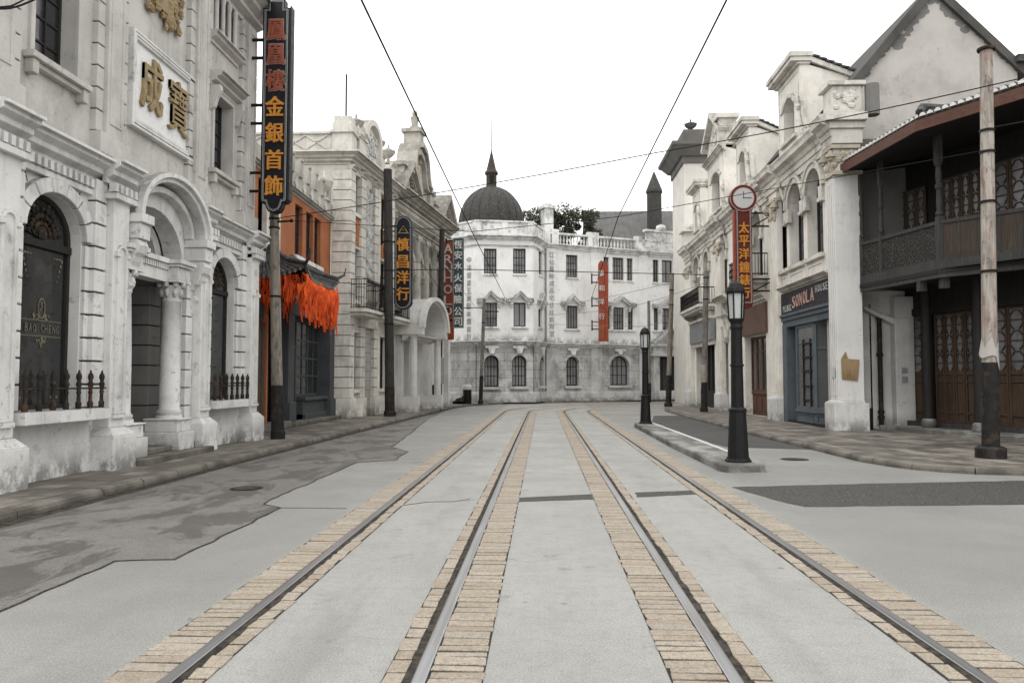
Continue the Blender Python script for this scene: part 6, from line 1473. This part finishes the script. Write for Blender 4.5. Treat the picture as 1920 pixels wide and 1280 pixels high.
while a0 < TL - 1: leaf(a0, a0 + .6, zd0, zd1, zdm, 0, rootB, PAPER_GL, DOORWOOD); a0 += .62
UW = wood('upper_brown_wood', (.17, .125, .09), .5)
for p0, p1, n in ((1680, 1735, 3), (1766, 1838, 4), (1862, 1960, 3)):
    a0, a1 = ts(p0, 400), ts(p1, 400)
    for k in range(n): w = (a1 - a0) / n; leaf(a0 + k * w + .01, a0 + (k + 1) * w - .01, 4.95, 7.9, 6.0, 1, rootB, UP_GL, UW)
for p in posts[:3]:
    g = G(Tw); a = ts(p); g.box(a - .17, a + .17, -.1, .14, .42, 3.95); put('door_post', g, BLACKWOOD, rootB, bev=.015)
for p, y, t in ((1741, 795, .55), (1838, 803, .95)):
    a = ts(p, 760, t); g = G(Tw); g.lathe([(.17, .27), (.22, .36), (.2, .5), (.15, .54)], a, t, 14); put('post_base', g, ISLAND, rootB, smooth=True)
    g = G(Tw); g.lathe([(.13, .54), (.12, 4.6)], a, t, 12); put('veranda_post', g, BLACKWOOD, rootB, smooth=True)
g = G(Tw); g.box(-.3, TL, -.1, .06, zd1 + .02, zd1 + .25); put('door_lintel', g, BLACKWOOD, rootB)
# balcony floor, carved beam, panels, posts
def off(path, d):
    P = [Vector(p) for p in path]; out = []
    for i, p in enumerate(P):
        a = (P[i] - P[i - 1]).normalized() if i else (P[1] - P[0]).normalized(); b = (P[i + 1] - P[i]).normalized() if i < len(P) - 1 else a
        na, nb = Vector((a.y, -a.x)), Vector((b.y, -b.x)); mn = (na + nb).normalized(); out.append(tuple(p + mn * d / mn.dot(na)))
    return out
wallpts = [Tw.P(TL, -.1, 0), Tw.P(-.3, -.1, 0)]
def slab(nm, path, z0, z1, mat):
    g = G(); pl = list(path) + [(w_.x, w_.y) for w_ in wallpts]; g.loft([[(p[0], p[1], z) for p in pl] for z in (z0, z1)], True); return put(nm, g, mat, rootB)
slab('balcony_floor', off(B, .12), 4.62, 4.74, BLACKWOOD)
g = G(); g.sweep([(-.10, zbal0), (.02, zbal0), (.04, zbal0 + .1), (.10, zbal0 + .12), (.10, zbal1 - .1), (-.03, zbal1 - .06), (-.04, zbal1), (-.10, zbal1)][::-1] if False else [(.10, zbal0), (-.02, zbal0), (-.04, zbal0 + .1), (.0, zbal0 + .13), (.0, zbal1 - .12), (-.06, zbal1 - .08), (-.06, zbal1), (.10, zbal1)], B); put('carved_beam', g, DARKWOOD, rootB)
g = G()
for i in range(3):
    a, b = Vector(B[i]), Vector(B[i + 1]); u = (b - a).normalized(); fr = Fr(a, u, (u.y, -u.x)); 
    fr = Fr(a, u, (-u.y, u.x)) if Vector((-u.y, u.x)).dot(Vector((-1, -.3))) > 0 else fr
    g.fr = fr; L_ = (b - a).length; x = .12
    while x < L_ - .1: g.blob(x, .015, zbal0 + .25, .07, (1, .5, .8)); x += .17
put('beam_carving', g, DARKWOOD, rootB)
def lat_mat():
    n = NT('carved_panel'); v = n.n('ShaderNodeTexVoronoi', feature='DISTANCE_TO_EDGE'); v.inputs['Scale'].default_value = 11; n.L(n.P(), v.inputs['Vector'])
    m_ = n.rng(v.outputs[0], .02, .10); c = n.mix(m_, (.085, .08, .073), (.016, .014, .012)); n.bump(n.math('MULTIPLY', m_, -1), 1, .03); return n.fin(c, .7)  # hollows between the carved ribs get their shade in the colour
CARVED = lat_mat(); CARVED_BROWN = wood('brown_panel', (.105, .082, .064), .5, grain=(40, 40, 2))
def bpost(x, y, big):
    g = G(); r = .09 if big else .07
    g.box(x - r, x + r, y - r, y + r, zbal0 + .1, zrail + .12)
    g.lathe([(r * .7, zrail + .12), (r * 1.15, zrail + .16), (r * 1.15, zrail + .24), (r * .75, zrail + .28), (r * .9, zrail + .5), (r * .7, zrail + .85), (r * 1.1, zrail + .9), (r * 1.1, zrail + 1.0), (r * .75, zrail + 1.04), (r * .95, zrail + 1.25), (r * .7, zrail + 1.5), (r * 1.1, zrail + 1.54), (r * 1.1, zrail + 1.6)], x, y, 10)
    g.box(x - r, x + r, y - r, y + r, zrail + 1.6, zev + .2); put('balcony_post', g, DARKWOOD, rootB, bev=.008)
cuts = []
for i, fr_ in ((0, (0, .28, 1)), (1, (0, 1)), (2, (0, .62, 1))):
    a, b = Vector(B[i]), Vector(B[i + 1])
    pts = [a + (b - a) * f for f in fr_]
    for k, p in enumerate(pts):
        if k or i == 0: bpost(p.x, p.y, i == 0 and k == 2)
    for k in range(len(pts) - 1):
        p, q_ = pts[k], pts[k + 1]; u = (q_ - p).normalized(); L_ = (q_ - p).length; fr = Fr(p, u, (u.y, -u.x)); g = G(fr)
        g.box(.07, L_ - .07, -.025, .025, zbal1, zrail - .1); put('balcony_panel', g, CARVED if i == 0 else CARVED_BROWN, rootB)
        g = G(fr); g.box(.05, L_ - .05, -.06, .06, zrail - .1, zrail); g.box(.05, L_ - .05, -.04, .04, zbal1, zbal1 + .06)
        if i:
            x = .5
            while x < L_ - .2: g.box(x - .02, x + .02, -.04, .04, zbal1, zrail - .1); x += .5
        put('balcony_rail', g, DARKWOOD, rootB)
g = G(); 
for x, y in ((10.75, 22.3), (11.0, 21.55)): g.box(x - .1, x + .1, y - .1, y + .1, zbal0 - .28, zbal0 + .05); g.cut()
put_each('beam_end', g, DARKWOOD, rootB)
# eave: red-brown fascia, soffit, tiles with limed ends
sof = off(Ev, -.02); back = [(12.5, 26.4), (13.0, 24.0), (14.9, 21.8), (18.2, 18)]
g = G(); g.loft([[(p[0], p[1], zev + .05 if i < 4 else zev + .45) for i, p in enumerate(list(Ev) + back[::-1])], [(p[0], p[1], zev + .1 if i < 4 else zev + .5) for i, p in enumerate(list(Ev) + back[::-1])]]); put('soffit', g, BLACKWOOD, rootB)
g = G(); g.sweep([(-.04, zev - .02), (.02, zev - .02), (.02, zev + .27), (-.04, zev + .27)], Ev); put('eave_fascia', g, REDWOOD, rootB)
g = G()
for i in range(3):
    a, b, c, d = Ev[i], Ev[i + 1], back[i + 1], back[i]; e = off(Ev, -.10); a, b = e[i], e[i + 1]
    g.add([(a[0], a[1], zev + .33), (b[0], b[1], zev + .33), (c[0], c[1], zev + 1.35), (d[0], d[1], zev + 1.35), (a[0], a[1], zev + .42), (b[0], b[1], zev + .42), (c[0], c[1], zev + 1.45), (d[0], d[1], zev + 1.45)], [(0, 1, 2, 3), (4, 5, 6, 7), (0, 1, 5, 4), (1, 2, 6, 5), (3, 0, 4, 7), (2, 3, 7, 6)])
rf = put('eave_roof', g, TILE, rootB)
g = G(); ge = G(); e = off(Ev, -.12)
for i in range(3):
    a, b, d, c = Vector(e[i]), Vector(e[i + 1]), Vector(back[i]), Vector(back[i + 1]); L_ = (b - a).length; n = max(2, int(L_ / .21))
    for k in range(n):
        f = (k + .5) / n; p = a + (b - a) * f; q_ = d + (c - d) * f; v = (q_ - p).normalized()
        g.tube([(p.x, p.y, zev + .43), ((p.x + q_.x) / 2, (p.y + q_.y) / 2, zev + .95), (q_.x, q_.y, zev + 1.47)], .075, 6)
        u = (b - a).normalized(); s_ = p - v * .09; rr = .085; pts = [(s_.x + u.x * rr * math.cos(t_), s_.y + u.y * rr * math.cos(t_), zev + .37 + rr * 1.1 * math.sin(t_)) for t_ in [PI * j / 8 for j in range(9)]]
        s2 = p + v * .05; pts2 = [(s2.x + u.x * rr * math.cos(t_), s2.y + u.y * rr * math.cos(t_), zev + .37 + rr * 1.1 * math.sin(t_)) for t_ in [PI * j / 8 for j in range(9)]]
        ge.loft([pts, pts2])
put('tile_row', g, TILE, rf, smooth=True); put('limed_tile_end', ge, TILE_END, rf)
g = G(); p = Vector(e[1]); q_ = Vector(back[1]); m1 = p + (q_ - p) * .12
g.tube([(p.x, p.y, zev + .5), (p.x + (q_ - p).x * .06, p.y + (q_ - p).y * .06, zev + .72), (m1.x, m1.y, zev + .78), (q_.x, q_.y, zev + 1.7)], .11, 7); put('hip_ridge', g, TILE, rf, smooth=True)
g = G(); a = Vector(back[0]); g.loft([[(back[i][0], back[i][1], z) for i in range(4)] + [(back[i][0] + .3, back[i][1] + .15, z) for i in (3, 2, 1, 0)] for z in (zev + 1.35, zev + 1.8)]); put('roof_ridge', g, TILE, rf)
# ================================================================== street furniture
def lamp(name, label, x, y):
    t = thing(name, label, 'street lamp', (x, y, .15), 'black street lamps on the traffic island'); q = [(PI / 8)]
    g = G(); g.lathe([(.25, .15), (.25, .18), (.22, .21), (.215, .24)], x, y, 8, 0, PI / 8); g.lathe([(.20, .24), (.158, 1.10), (.172, 1.12), (.172, 1.15), (.125, 1.19)], x, y, 8, 0, PI / 8); put('base', g, LAMP_IRON, t, bev=.006)
    g = G(); g.lathe([(.122, 1.16), (.106, 2.66), (.125, 2.72), (.11, 2.78), (.125, 2.84)], x, y, 8, 0, PI / 8); g.lathe([(.132, 1.97), (.132, 2.01)], x, y, 8, 0, PI / 8); put('post', g, LAMP_IRON, t, bev=.004)
    g = G(); g.lathe([(.11, 2.80), (.15, 2.86), (.15, 2.89)], x, y, 6); g.lathe([(.17, 3.37), (.18, 3.41), (.165, 3.47), (.12, 3.56), (.06, 3.60), (.02, 3.64)], x, y, 12)
    for k in range(6): a = 2 * PI * k / 6; g.tube([(x + .14 * math.cos(a), y + .14 * math.sin(a), 2.88), (x + .165 * math.cos(a), y + .165 * math.sin(a), 3.39)], .016, 4)
    put('lantern_frame', g, LAMP_IRON, t)
    g = G(); g.lathe([(.128, 2.88), (.152, 3.38)], x, y, 6); put('lantern_glass', g, FROST, t)
lamp('street_lamp', 'tall black street lamp on the near end of the traffic island', 3.73, 15.05)
lamp('street_lamp', 'smaller looking black street lamp on the far tip of the traffic island', 3.70, 28.2)

def pole(label, base, top, r0, r1, mat, tar=0, bands=(), n=10, block=None, tarmat=None, arm=None):
    x, y, z0 = base; t = thing('utility_pole', label, 'utility pole', (x, y, z0), 'utility poles along the street'); B_, T_ = Vector(base), Vector(top)
    P = lambda z: B_ + (T_ - B_) * ((z - z0) / (top[2] - z0)); R = lambda z: r0 + (r1 - r0) * (z - z0) / (top[2] - z0)
    def seg(g, za, zb_, e=0, jit=0):
        K = max(2, int((zb_ - za) / .6)); g.loft([[(P(z).x + (R(z) + e) * math.cos(2 * PI * k / n), P(z).y + (R(z) + e) * math.sin(2 * PI * k / n), z) for k in range(n)] for z in [za + (zb_ - za) * i / K for i in range(K + 1)]])
    g = G(); seg(g, z0 - .02, top[2]); put('shaft', g, mat, t, smooth=True)
    if tar: g = G(); seg(g, z0 + .0, z0 + tar, .012); put('tarred_base', g, tarmat or TAR, t, smooth=True)
    if block: g = G(); g.lathe([(R(z0) + block, z0 - .01), (R(z0) + block, z0 + .2), (R(z0) + block * .6, z0 + .24)], x, y, 12); put('foot_block', g, tarmat or TAR, t, bev=.01)
    for z in bands:
        g = G(); seg(g, z - .025, z + .025, .022); put('band', g, IRON, t)
    if arm:
        g = G(); 
        for (dx_, dz_, L_) in arm: p = P(dz_); g.tube([(p.x, p.y - .05, dz_), (p.x + dx_, p.y - .05, dz_ + L_)], .03, 5); g.lathe([(.04, -.04), (.055, 0), (.04, .05)], p.x + dx_, p.y - .05, 8, dz_ + L_)
        put('cross_arm', g, IRON, t)
    return P
def at(px, py, d): return atd(px, py, d)
def P2(px, yb, ytop, pxt=None, zb_=.12):
    x, y = gnd(px, yb, zb_); return (x, y, zb_), tuple(atd(pxt or px, ytop, y))
b, t_ = P2(521, 822, 396, 514); pole('pale weathered pole with blackened foot beside the orange cloth canopy', b, t_, .165, .125, POLE_PALE, 1.45, (5.9, 6.15, 4.0), 12, .03, arm=((.5, 6.05, .03),)); p1t = t_
b, t_ = P2(731, 780, 318, 727); pole('thick dark pole standing before the pediment building', b, t_, .215, .19, POLE_DARK, 1.3, (6.6, 7.9, 4.2), 12, .06, arm=((.45, 8.6, 0),)); p2b, p2t = b, t_
b, t_ = P2(822, 765, 430, 829); pole('dark pole with stout black foot beside the green sign', b, t_, .17, .15, POLE_DARK, 1.9, (6.5,), 10, .0); p3b, p3t = b, t_
g = G(); x, y = b[0], b[1]; g.box(x - .34, x + .14, y - .2, y + .2, .12, 1.45); put('cable_box', g, IRON, bpy.data.objects['utility_pole.002'], bev=.02)
g = G(); g.box(x + .1, x + .34, y - .22, y - .18, 1.5, 3.0); put('paper_wrap', g, plaster('pale_wrap', (.4, .39, .37), .3, .6, .3), bpy.data.objects['utility_pole.002'])
b, t_ = P2(901, 757, 560, 908); pole('leaning grey pole in front of the domed bay', b, t_, .13, .11, POLE_GREY, 1.9, (5.6,), 8, .05, arm=((.95, 6.35, 0),)); p4t = t_
b, t_ = P2(1026, 751, 553, 1029); pole('grey pole standing against the corner of the domed building', b, t_, .17, .13, POLE_GREY, 1.7, (5.5,), 8, .05); p5t = t_
b, t_ = P2(1253, 762, 512, 1260); pole('leaning pale pole on the pavement tip before the far dark door', b, t_, .17, .13, POLE_PALE, 1.9, (7.2, 6.3), 10, .08); p6t = t_
b, t_ = P2(1320, 772, 508, 1324); pole('light grey pole with white scraped band by the grey shop panel', b, t_, .16, .13, POLE_GREY, 1.5, (6.4, 6.9, 5.8), 10, .04); p7t = t_; p7b = b
g = G(); g.lathe([(.162, 1.6), (.16, 2.5)], b[0] + .02, b[1], 12); put('scraped_band', g, plaster('scraped_wood', (.36, .32, .26), .3, .5, .3), bpy.data.objects['utility_pole.006'], smooth=True)
x, y = pd(1216, 60.5); pole('thin grey pole behind the far street lamp', (x, y, .0), (x, y, 7.9), .13, .11, POLE_GREY, 1.5, (), 8)
b, t_ = P2(1858, 858, 96, 1849); P8 = pole('peeling pale and rusty pole before the timber house', b, t_, .155, .12, POLE_PEEL, 1.95, (6.9, 6.45, 5.4, 3.95), 16, .13); p8b, p8t = b, t_
o = bpy.data.objects['utility_pole.008']
g = G(); q = P8(8.4); g.lathe([(.16, 0), (.175, .02), (.175, .06), (.02, .07)], t_[0], t_[1], 14, t_[2]); put('pole_cap', g, RUSTIRON, o)
g = G(); n = 14; zlo = [1.95 + (.25 if math.cos(2 * PI * k / n + 2.4) > .2 else -.0) + random.Random(k).uniform(-.08, .08) for k in range(n)]
pts = []
for k in range(n):
    c = P8(2.1); r = .168 + (.022 if 6 <= k <= 8 else 0); pts.append((c.x + r * math.cos(2 * PI * k / n), c.y + r * math.sin(2 * PI * k / n), zlo[k]))
up_ = []
for k in range(n): c = P8(2.5); up_.append((c.x + .156 * math.cos(2 * PI * k / n), c.y + .156 * math.sin(2 * PI * k / n), 2.48 + .14 * math.sin(k * 2.1)))
g.loft([pts, up_], cap=False); put('peeling_wrap', g, plaster('peeled_paper', (.42, .40, .375), .3, .9, .3, dark=(.12, .10, .08), chip_sc=9), o, smooth=True)

# ------------------------------------------------------------------ projecting signs
def vsign(label, px0, px1, y0, y1, d, mat, chars, cyl, lmat, dep=.22, shape='rect', outline=None, csize=.8, brk=(), base=None, cw=None, off=.03, side=None, face=None):
    x = pd((px0 + px1) / 2, d)[0]; w = (px1 - px0) * d / FPX; Z = lambda yy: 1.7 + (713 - yy) * d / FPX
    zt_, zb_ = Z(y0), Z(y1); fr = face or face_cam(x, d); t = thing('projecting_sign', label, 'sign', (x, d, zb_))
    if shape == 'rect': poly = rect(-w / 2, w / 2, zb_, zt_)
    elif shape == 'round': poly = [(-w / 2, zb_ + w * .35), (-w * .42, zb_ + w * .2), (-w * .25, zb_ + .06 * w), (0, zb_), (w * .25, zb_ + .06 * w), (w * .42, zb_ + w * .2), (w / 2, zb_ + w * .35)] + [(w / 2 * math.cos(PI * k / 12), zt_ - w / 2 + w / 2 * math.sin(PI * k / 12)) for k in range(13)]
    elif shape == 'arch': poly = [(-w / 2, zb_), (w / 2, zb_)] + [(w / 2 * math.cos(PI * k / 10), zt_ - w * .45 + w * .45 * math.sin(PI * k / 10)) for k in range(11)]
    elif shape == 'point': poly = [(-w / 2, zb_), (w / 2, zb_), (w / 2, zt_ - w * .7), (w * .35, zt_ - w * .3), (0, zt_), (-w * .35, zt_ - w * .3), (-w / 2, zt_ - w * .7)]
    g = G(fr); g.psz(poly, -dep, 0); sb_ = put('sign_board', g, mat, t, bev=.006)
    if outline:
        g = G(fr)
        for dd in outline: g.ring(inset(poly, dd), inset(poly, dd + .012), .0, .012)
        put('outline', g, LINE_WHITE if lmat is not LET_WHITE else LET_WHITE, t)
    for ch, yy in zip(chars, cyl):
        g = G(fr); put_char(g, ch, 0, Z(yy), csize * w * 1.05, 0, (cw or csize) * w, off * 1.2, .03); put('letter', g, lmat, t)
    for (yy, dx0, dx1) in brk:
        g = G(fr); z = Z(yy); xa_, xb_ = (w / 2, w / 2 + dx1) if dx1 > 0 else (-w / 2 + dx1, -w / 2)
        g.box(xa_, xb_, -.14, -.08, z, z + .06); g.box(xa_, xb_, -.14, -.08, z - dx0, z - dx0 + .06); e = xb_ if dx1 > 0 else xa_; g.box(e - .05, e + .05, -.16, -.06, z - dx0 - .1, z + .16); g.bar((xa_, z - dx0), (xb_, z) if dx1 > 0 else (xb_, z - dx0), .05, (-.13, -.09)); put('bracket', g, IRON, t)
    return fr, t, w, Z
fr, t, w, Z = vsign('black arched sign with four orange characters in front of the pediment building', 736, 770, 400, 579, 36, SIGN_BLACK, '慎昌洋行', (455, 480.5, 508.5, 540), LET_ORANGE, .3, 'round', (.05, .09), .70, ((430, .5, -.62), (520, .5, -.62)), off=.035)
cyv = (455, 488, 518, 549)
for k, c_ in enumerate([c for c in t.children if c.name.startswith('letter')]): c_.location.z = Z(cyv[k]) - Z((455, 480.5, 508.5, 540)[k])
g = G(fr); g.bar((-.2, Z(432)), (0, Z(420)), .03, (0, .03)); g.bar((0, Z(420)), (.2, Z(432)), .03, (0, .03)); g.box(-.26, .26, 0, .03, Z(434), Z(432.5)); g.lathe([(.01, -.02), (.06, 0), (.01, .02)], 0, .02, 8, Z(428)); put('emblem', g, GOLD, t)
fr, t, w, Z = vsign('red vertical sign lettered ARNHOLD partly behind the green sign', 828, 850, 448, 636, 45.6, SIGN_RED, 'ARNHOLD', (464, 484, 502, 519, 541, 562, 582), LET_WHITE, .25, 'arch', None, .74, ((478, 0, -.35), (577, 0, -.35)), off=.02)
g = G(fr); g.box(-w / 2 + .02, w / 2 + .0, 0, .02, Z(634), Z(592)); pl_ = put('lower_panel', g, metal('orange_red_enamel', (.55, .10, .035), .5, 0, .4), t)
g = G(fr)
for k in range(4): put_char(g, '洋行安利'[k], -.12 + .25 * (k % 2), Z(615 + 8 * (k // 2)), .2, .02, .2, .015, .02)
put('lettering', g, LET_ORANGE, pl_)
vsign('dark green vertical sign with eight white characters beside the domed building', 848, 868.5, 443, 614, 44.6, SIGN_GREEN, '恆安水火保險公司', (456, 476, 497, 519, 539, 560, 583, 602), LET_WHITE, .2, 'rect', (.03,), .74, ((449, 0, -.4), (600, 0, -.4)), off=.03)
df_ = FC[4]; hx = atd(1133, 566, 60.3)
fr, t, w, Z = vsign('orange red pointed sign with four white characters on the domed building', 1122.5, 1134, 487.5, 640, 59.3, SIGN_RED, '泰和洋行', (512, 540, 566, 593), LET_WHITE, .32, 'point', None, .92, ((516, .55, -.5), (560, .55, -.5), (604, .55, -.5)), off=.02)
g = G(fr); w2 = 7 * 59.3 / FPX; g.psz([(w / 2, Z(640)), (w / 2 + w2, Z(640)), (w / 2 + w2, Z(497)), (w / 2 + w2 * .6, Z(489)), (w / 2 + w2 * .3, Z(495)), (w / 2 + .01, Z(497))], -.35, -.04); put('side_casing', g, SIGN_RED, t, bev=.02)
g = G(fr); g.box(-w / 2 + .03, w / 2 - .03, 0, .02, Z(634), Z(606)); put('lower_panel', g, metal('faded_orange', (.42, .13, .05), .5, 0, .4), t)
# clock sign
fr, t, w, Z = vsign('dark red vertical clock sign with five orange characters and round clock on top', 1379, 1409, 392, 571, 32, SIGN_DKRED, '太平洋鐘錶行', (428, 453, 477, 502, 526, 550), LET_ORANGE, .3, 'rect', (.04, .07), .66, ((401, .55, .95), (525, .5, .95)), off=.035)
t['label'] = 'dark red vertical sign with orange characters and round clock on top'
g = G(fr); g.psz([(-w / 2, Z(571)), (w / 2, Z(571)), (w * .42, Z(571) - .12), (w * .2, Z(571) - .2), (0, Z(571) - .22), (-w * .2, Z(571) - .2), (-w * .42, Z(571) - .12)][::-1], -.3, 0); put('sign_foot', g, SIGN_DKRED, t)
g = G(fr); g.psz([(-w / 2 - .07, Z(570)), (-w / 2 - .002, Z(570)), (-w / 2 - .002, Z(396)), (-w / 2 - .07, Z(396))], -.28, -.03); put('side_casing', g, SIGN_RED, t)
cz_ = Z(372); R1 = 25.5 * 32 / FPX
circ = lambda r: [(r * math.cos(2 * PI * k / 40), cz_ + r * math.sin(2 * PI * k / 40)) for k in range(40)]
g = G(fr); g.psz(circ(R1), -.3, .02); ck = put('clock', g, SIGN_DKRED, t, bev=.01)
g = G(fr); g.ring(circ(R1 * .99), circ(R1 * .95), .02, .035); g.ring(circ(R1 * .78), circ(R1 * .75), .02, .035); put('clock_rim', g, LET_PINK, ck)
g = G(fr); g.psz(circ(R1 * .74), .015, .028); put('clock_face', g, metal('clock_white', (.72, .73, .73), .5, 0, .06), ck)
g = G(fr); g.bar((0, cz_ - .02), (0, cz_ + .27), .022, (.03, .04)); g.bar((-.02, cz_), (.33, cz_), .022, (.03, .04)); put('clock_hand', g, IRON, ck)

# ------------------------------------------------------------------ small things
x, y = gnd(876, 757, .12); t = thing('litter_bin', 'black litter bin with white rim near the green sign', 'litter bin', (x, y, .12))
g = G(); g.lathe([(.27, .12), (.29, .2), (.29, 1.1)], x, y, 16); put('body', g, IRON, t, smooth=True)
g = G(); g.lathe([(.31, 1.08), (.33, 1.14), (.33, 1.34), (.28, 1.4), (.1, 1.42)], x, y, 16); put('lid', g, WHITE_PAINT, t, smooth=True)
x, y = gnd(863, 757, .12); g = G(); g.blob(x, y, .3, .36, (1.1, .8, .7)); g.blob(x + .25, y, .42, .3, (.8, .7, 1.0)); g.blob(x - .3, y + .05, .22, .22, (1.3, .8, .6)); put('rubbish_bag', g, BAG, None, 'black rubbish bag slumped against the litter bin', 'bag', loc=(x, y, .12), smooth=True)
x, y = gnd(850, 752, .12); t = thing('notice_stand', 'small red notice board on a thin stand beside the litter bin', 'notice', (x, y, .12))
g = G(); g.tube([(x, y, .12), (x, y, 1.1)], .025, 6); g.tube([(x - .25, y, .14), (x + .25, y, .14)], .02, 6); put('stand', g, GREYPANEL, t)
g = G(); g.box(x - .3, x + .32, y - .03, y + .03, 1.05, 1.5); bd = put('notice_board', g, SIGN_DKRED, t)
g = G(face_cam(x, y - .03))
for k in range(2): put_char(g, '小心'[k], -.12 + .26 * k, 1.32, .17, 0, .18, .012, .02)
g.box(-.24, .26, 0, .006, 1.1, 1.16); put('lettering', g, LET_WHITE, bd)
# torn papers on the corner pier
pf_ = face_cam(0, 24.95); k = 24.95 / FPX; qx = lambda p: (p - 1018) * k; qz = lambda yy: 1.7 + (713 - yy) * k
g = G(pf_); pts = [(1567, 674), (1575, 660), (1580, 673), (1600, 675), (1597, 714), (1568, 711)]; n = len(pts)
tr = tessellate_polygon([[Vector((qx(a), qz(b), 0)) for a, b in pts]])
g.add([(qx(a), .015 + (.05 if i in (1, 3) else .012), qz(b)) for i, (a, b) in enumerate(pts)], [tuple(x) for x in tr]); put('torn_notice', g, PAPER, None, 'torn brown paper notice pasted on the white corner pier', 'notice', loc=(qx(1583), 24.9, qz(714)))
g = G(Rf); g.add([(25.1, .235, qz(707)), (25.4, .24, qz(707)), (25.4, .232, qz(688)), (25.1, .232, qz(688))], [(0, 1, 2, 3)]); put('paper_scrap', g, WHITE_PAINT, None, 'white paper scrap on the street edge of the corner pier', 'notice', loc=(9.3, 25.2, qz(707)))

# ------------------------------------------------------------------ overhead wires
def wire(label, pts, r=.011, sag=0, mat=None, cat='wire'):
    out = []; P = [Vector(p) for p in pts]
    for i in range(len(P) - 1):
        n = 8 if sag else 1
        for k in range(n): f = k / n; p = P[i] + (P[i + 1] - P[i]) * f; out.append((p.x, p.y, p.z - sag * 4 * f * (1 - f)))
    out.append(tuple(P[-1])); g = G(); g.tube(out, r, 5); return put('overhead_wire', g, mat or WIRE, None, label, cat, loc=tuple(out[0]))
nL, nR = (-1.57, 17, 5.0), (1.62, 16.5, 5.2)
wire('tram wire running overhead along the left hand track', [(-1.57, .5, 5.0), nL, (-1.5, 31, 5.0)], .010)
wire('tram wire running overhead along the right hand track', [(1.78, .5, 5.25), nR, (2.05, 32, 5.2), (4.0, 44, 5.2)], .010)
s1 = (p1t[0] + .5, p1t[1] - .1, 6.08)
w_end = atd(1920, 146, 14)
wire('upper span wire from the pale pole across to beyond the timber house', [(p1t[0], p1t[1] - .15, p1t[2] - .25), atd(1228, 287, 17.2), (w_end[0], w_end[1], w_end[2]), (w_end[0] + 4, w_end[1] - 2, w_end[2] + .9)], .012, .06)
cl = P8(6.45)
wire('lower span wire carrying both tram wires to the peeling pole', [s1, nL, nR, (cl.x, cl.y, 6.5)], .008)
wire('cable leaving the peeling pole towards the frame edge', [(cl.x, cl.y, 6.95), (cl.x + 4, cl.y - 2.5, 7.1)], .016)
a = atd(728, 506, p2b[1]); b_ = atd(1322, 515, p7b[1]); wire('dark span wire between the thick dark pole and the light grey pole', [a, atd(870, 505, 36.5), b_], .02)
a = atd(826, 577, p3b[1]); c_ = atd(905, 577, p4t[1]); wire('span wire from the stout footed pole to the leaning grey pole', [a, c_], .03)
wire('thin cable from the leaning grey pole past the domed building to the pale far pole', [atd(905, 566, p4t[1]), atd(950, 571, 55), atd(1080, 568, 54), atd(1258, 530, p6t[1])], .014, .05, WIREGREY)
wire('thin cable from the corner pole to the light grey pole', [atd(1028, 590, p5t[1] - 1.5), atd(1180, 575, 50), atd(1322, 530, p7b[1])], .014, .1, WIREGREY)
wire('lowest thin cable below the domed building windows', [atd(1028, 607, p5t[1] - 1.5), atd(1200, 612, 54), atd(1258, 600, p6t[1] - .2)], .014, .05, WIREGREY)
wire('slack cable slanting across the white bay between window rows', [atd(868, 545, 50), atd(893, 578, 53)], .013, .0, WIREGREY)
wire('cable from the dark pole down to the arched black sign', [atd(728, 480, p2b[1] - .3), atd(790, 492, 39), atd(828, 545, 43.5)], .014, .05)
wire('looped black cable at the upper corner over the grey stone shop', [atd(-40, 12, 9.5), atd(10, 17, 9.6), atd(45, 8, 9.8), atd(85, -12, 10)], .014, .01)
wire('second cable at the upper corner over the grey stone shop', [atd(-40, 14, 9.3), atd(20, 12, 9.5), atd(60, -10, 9.8)], .012, .01)
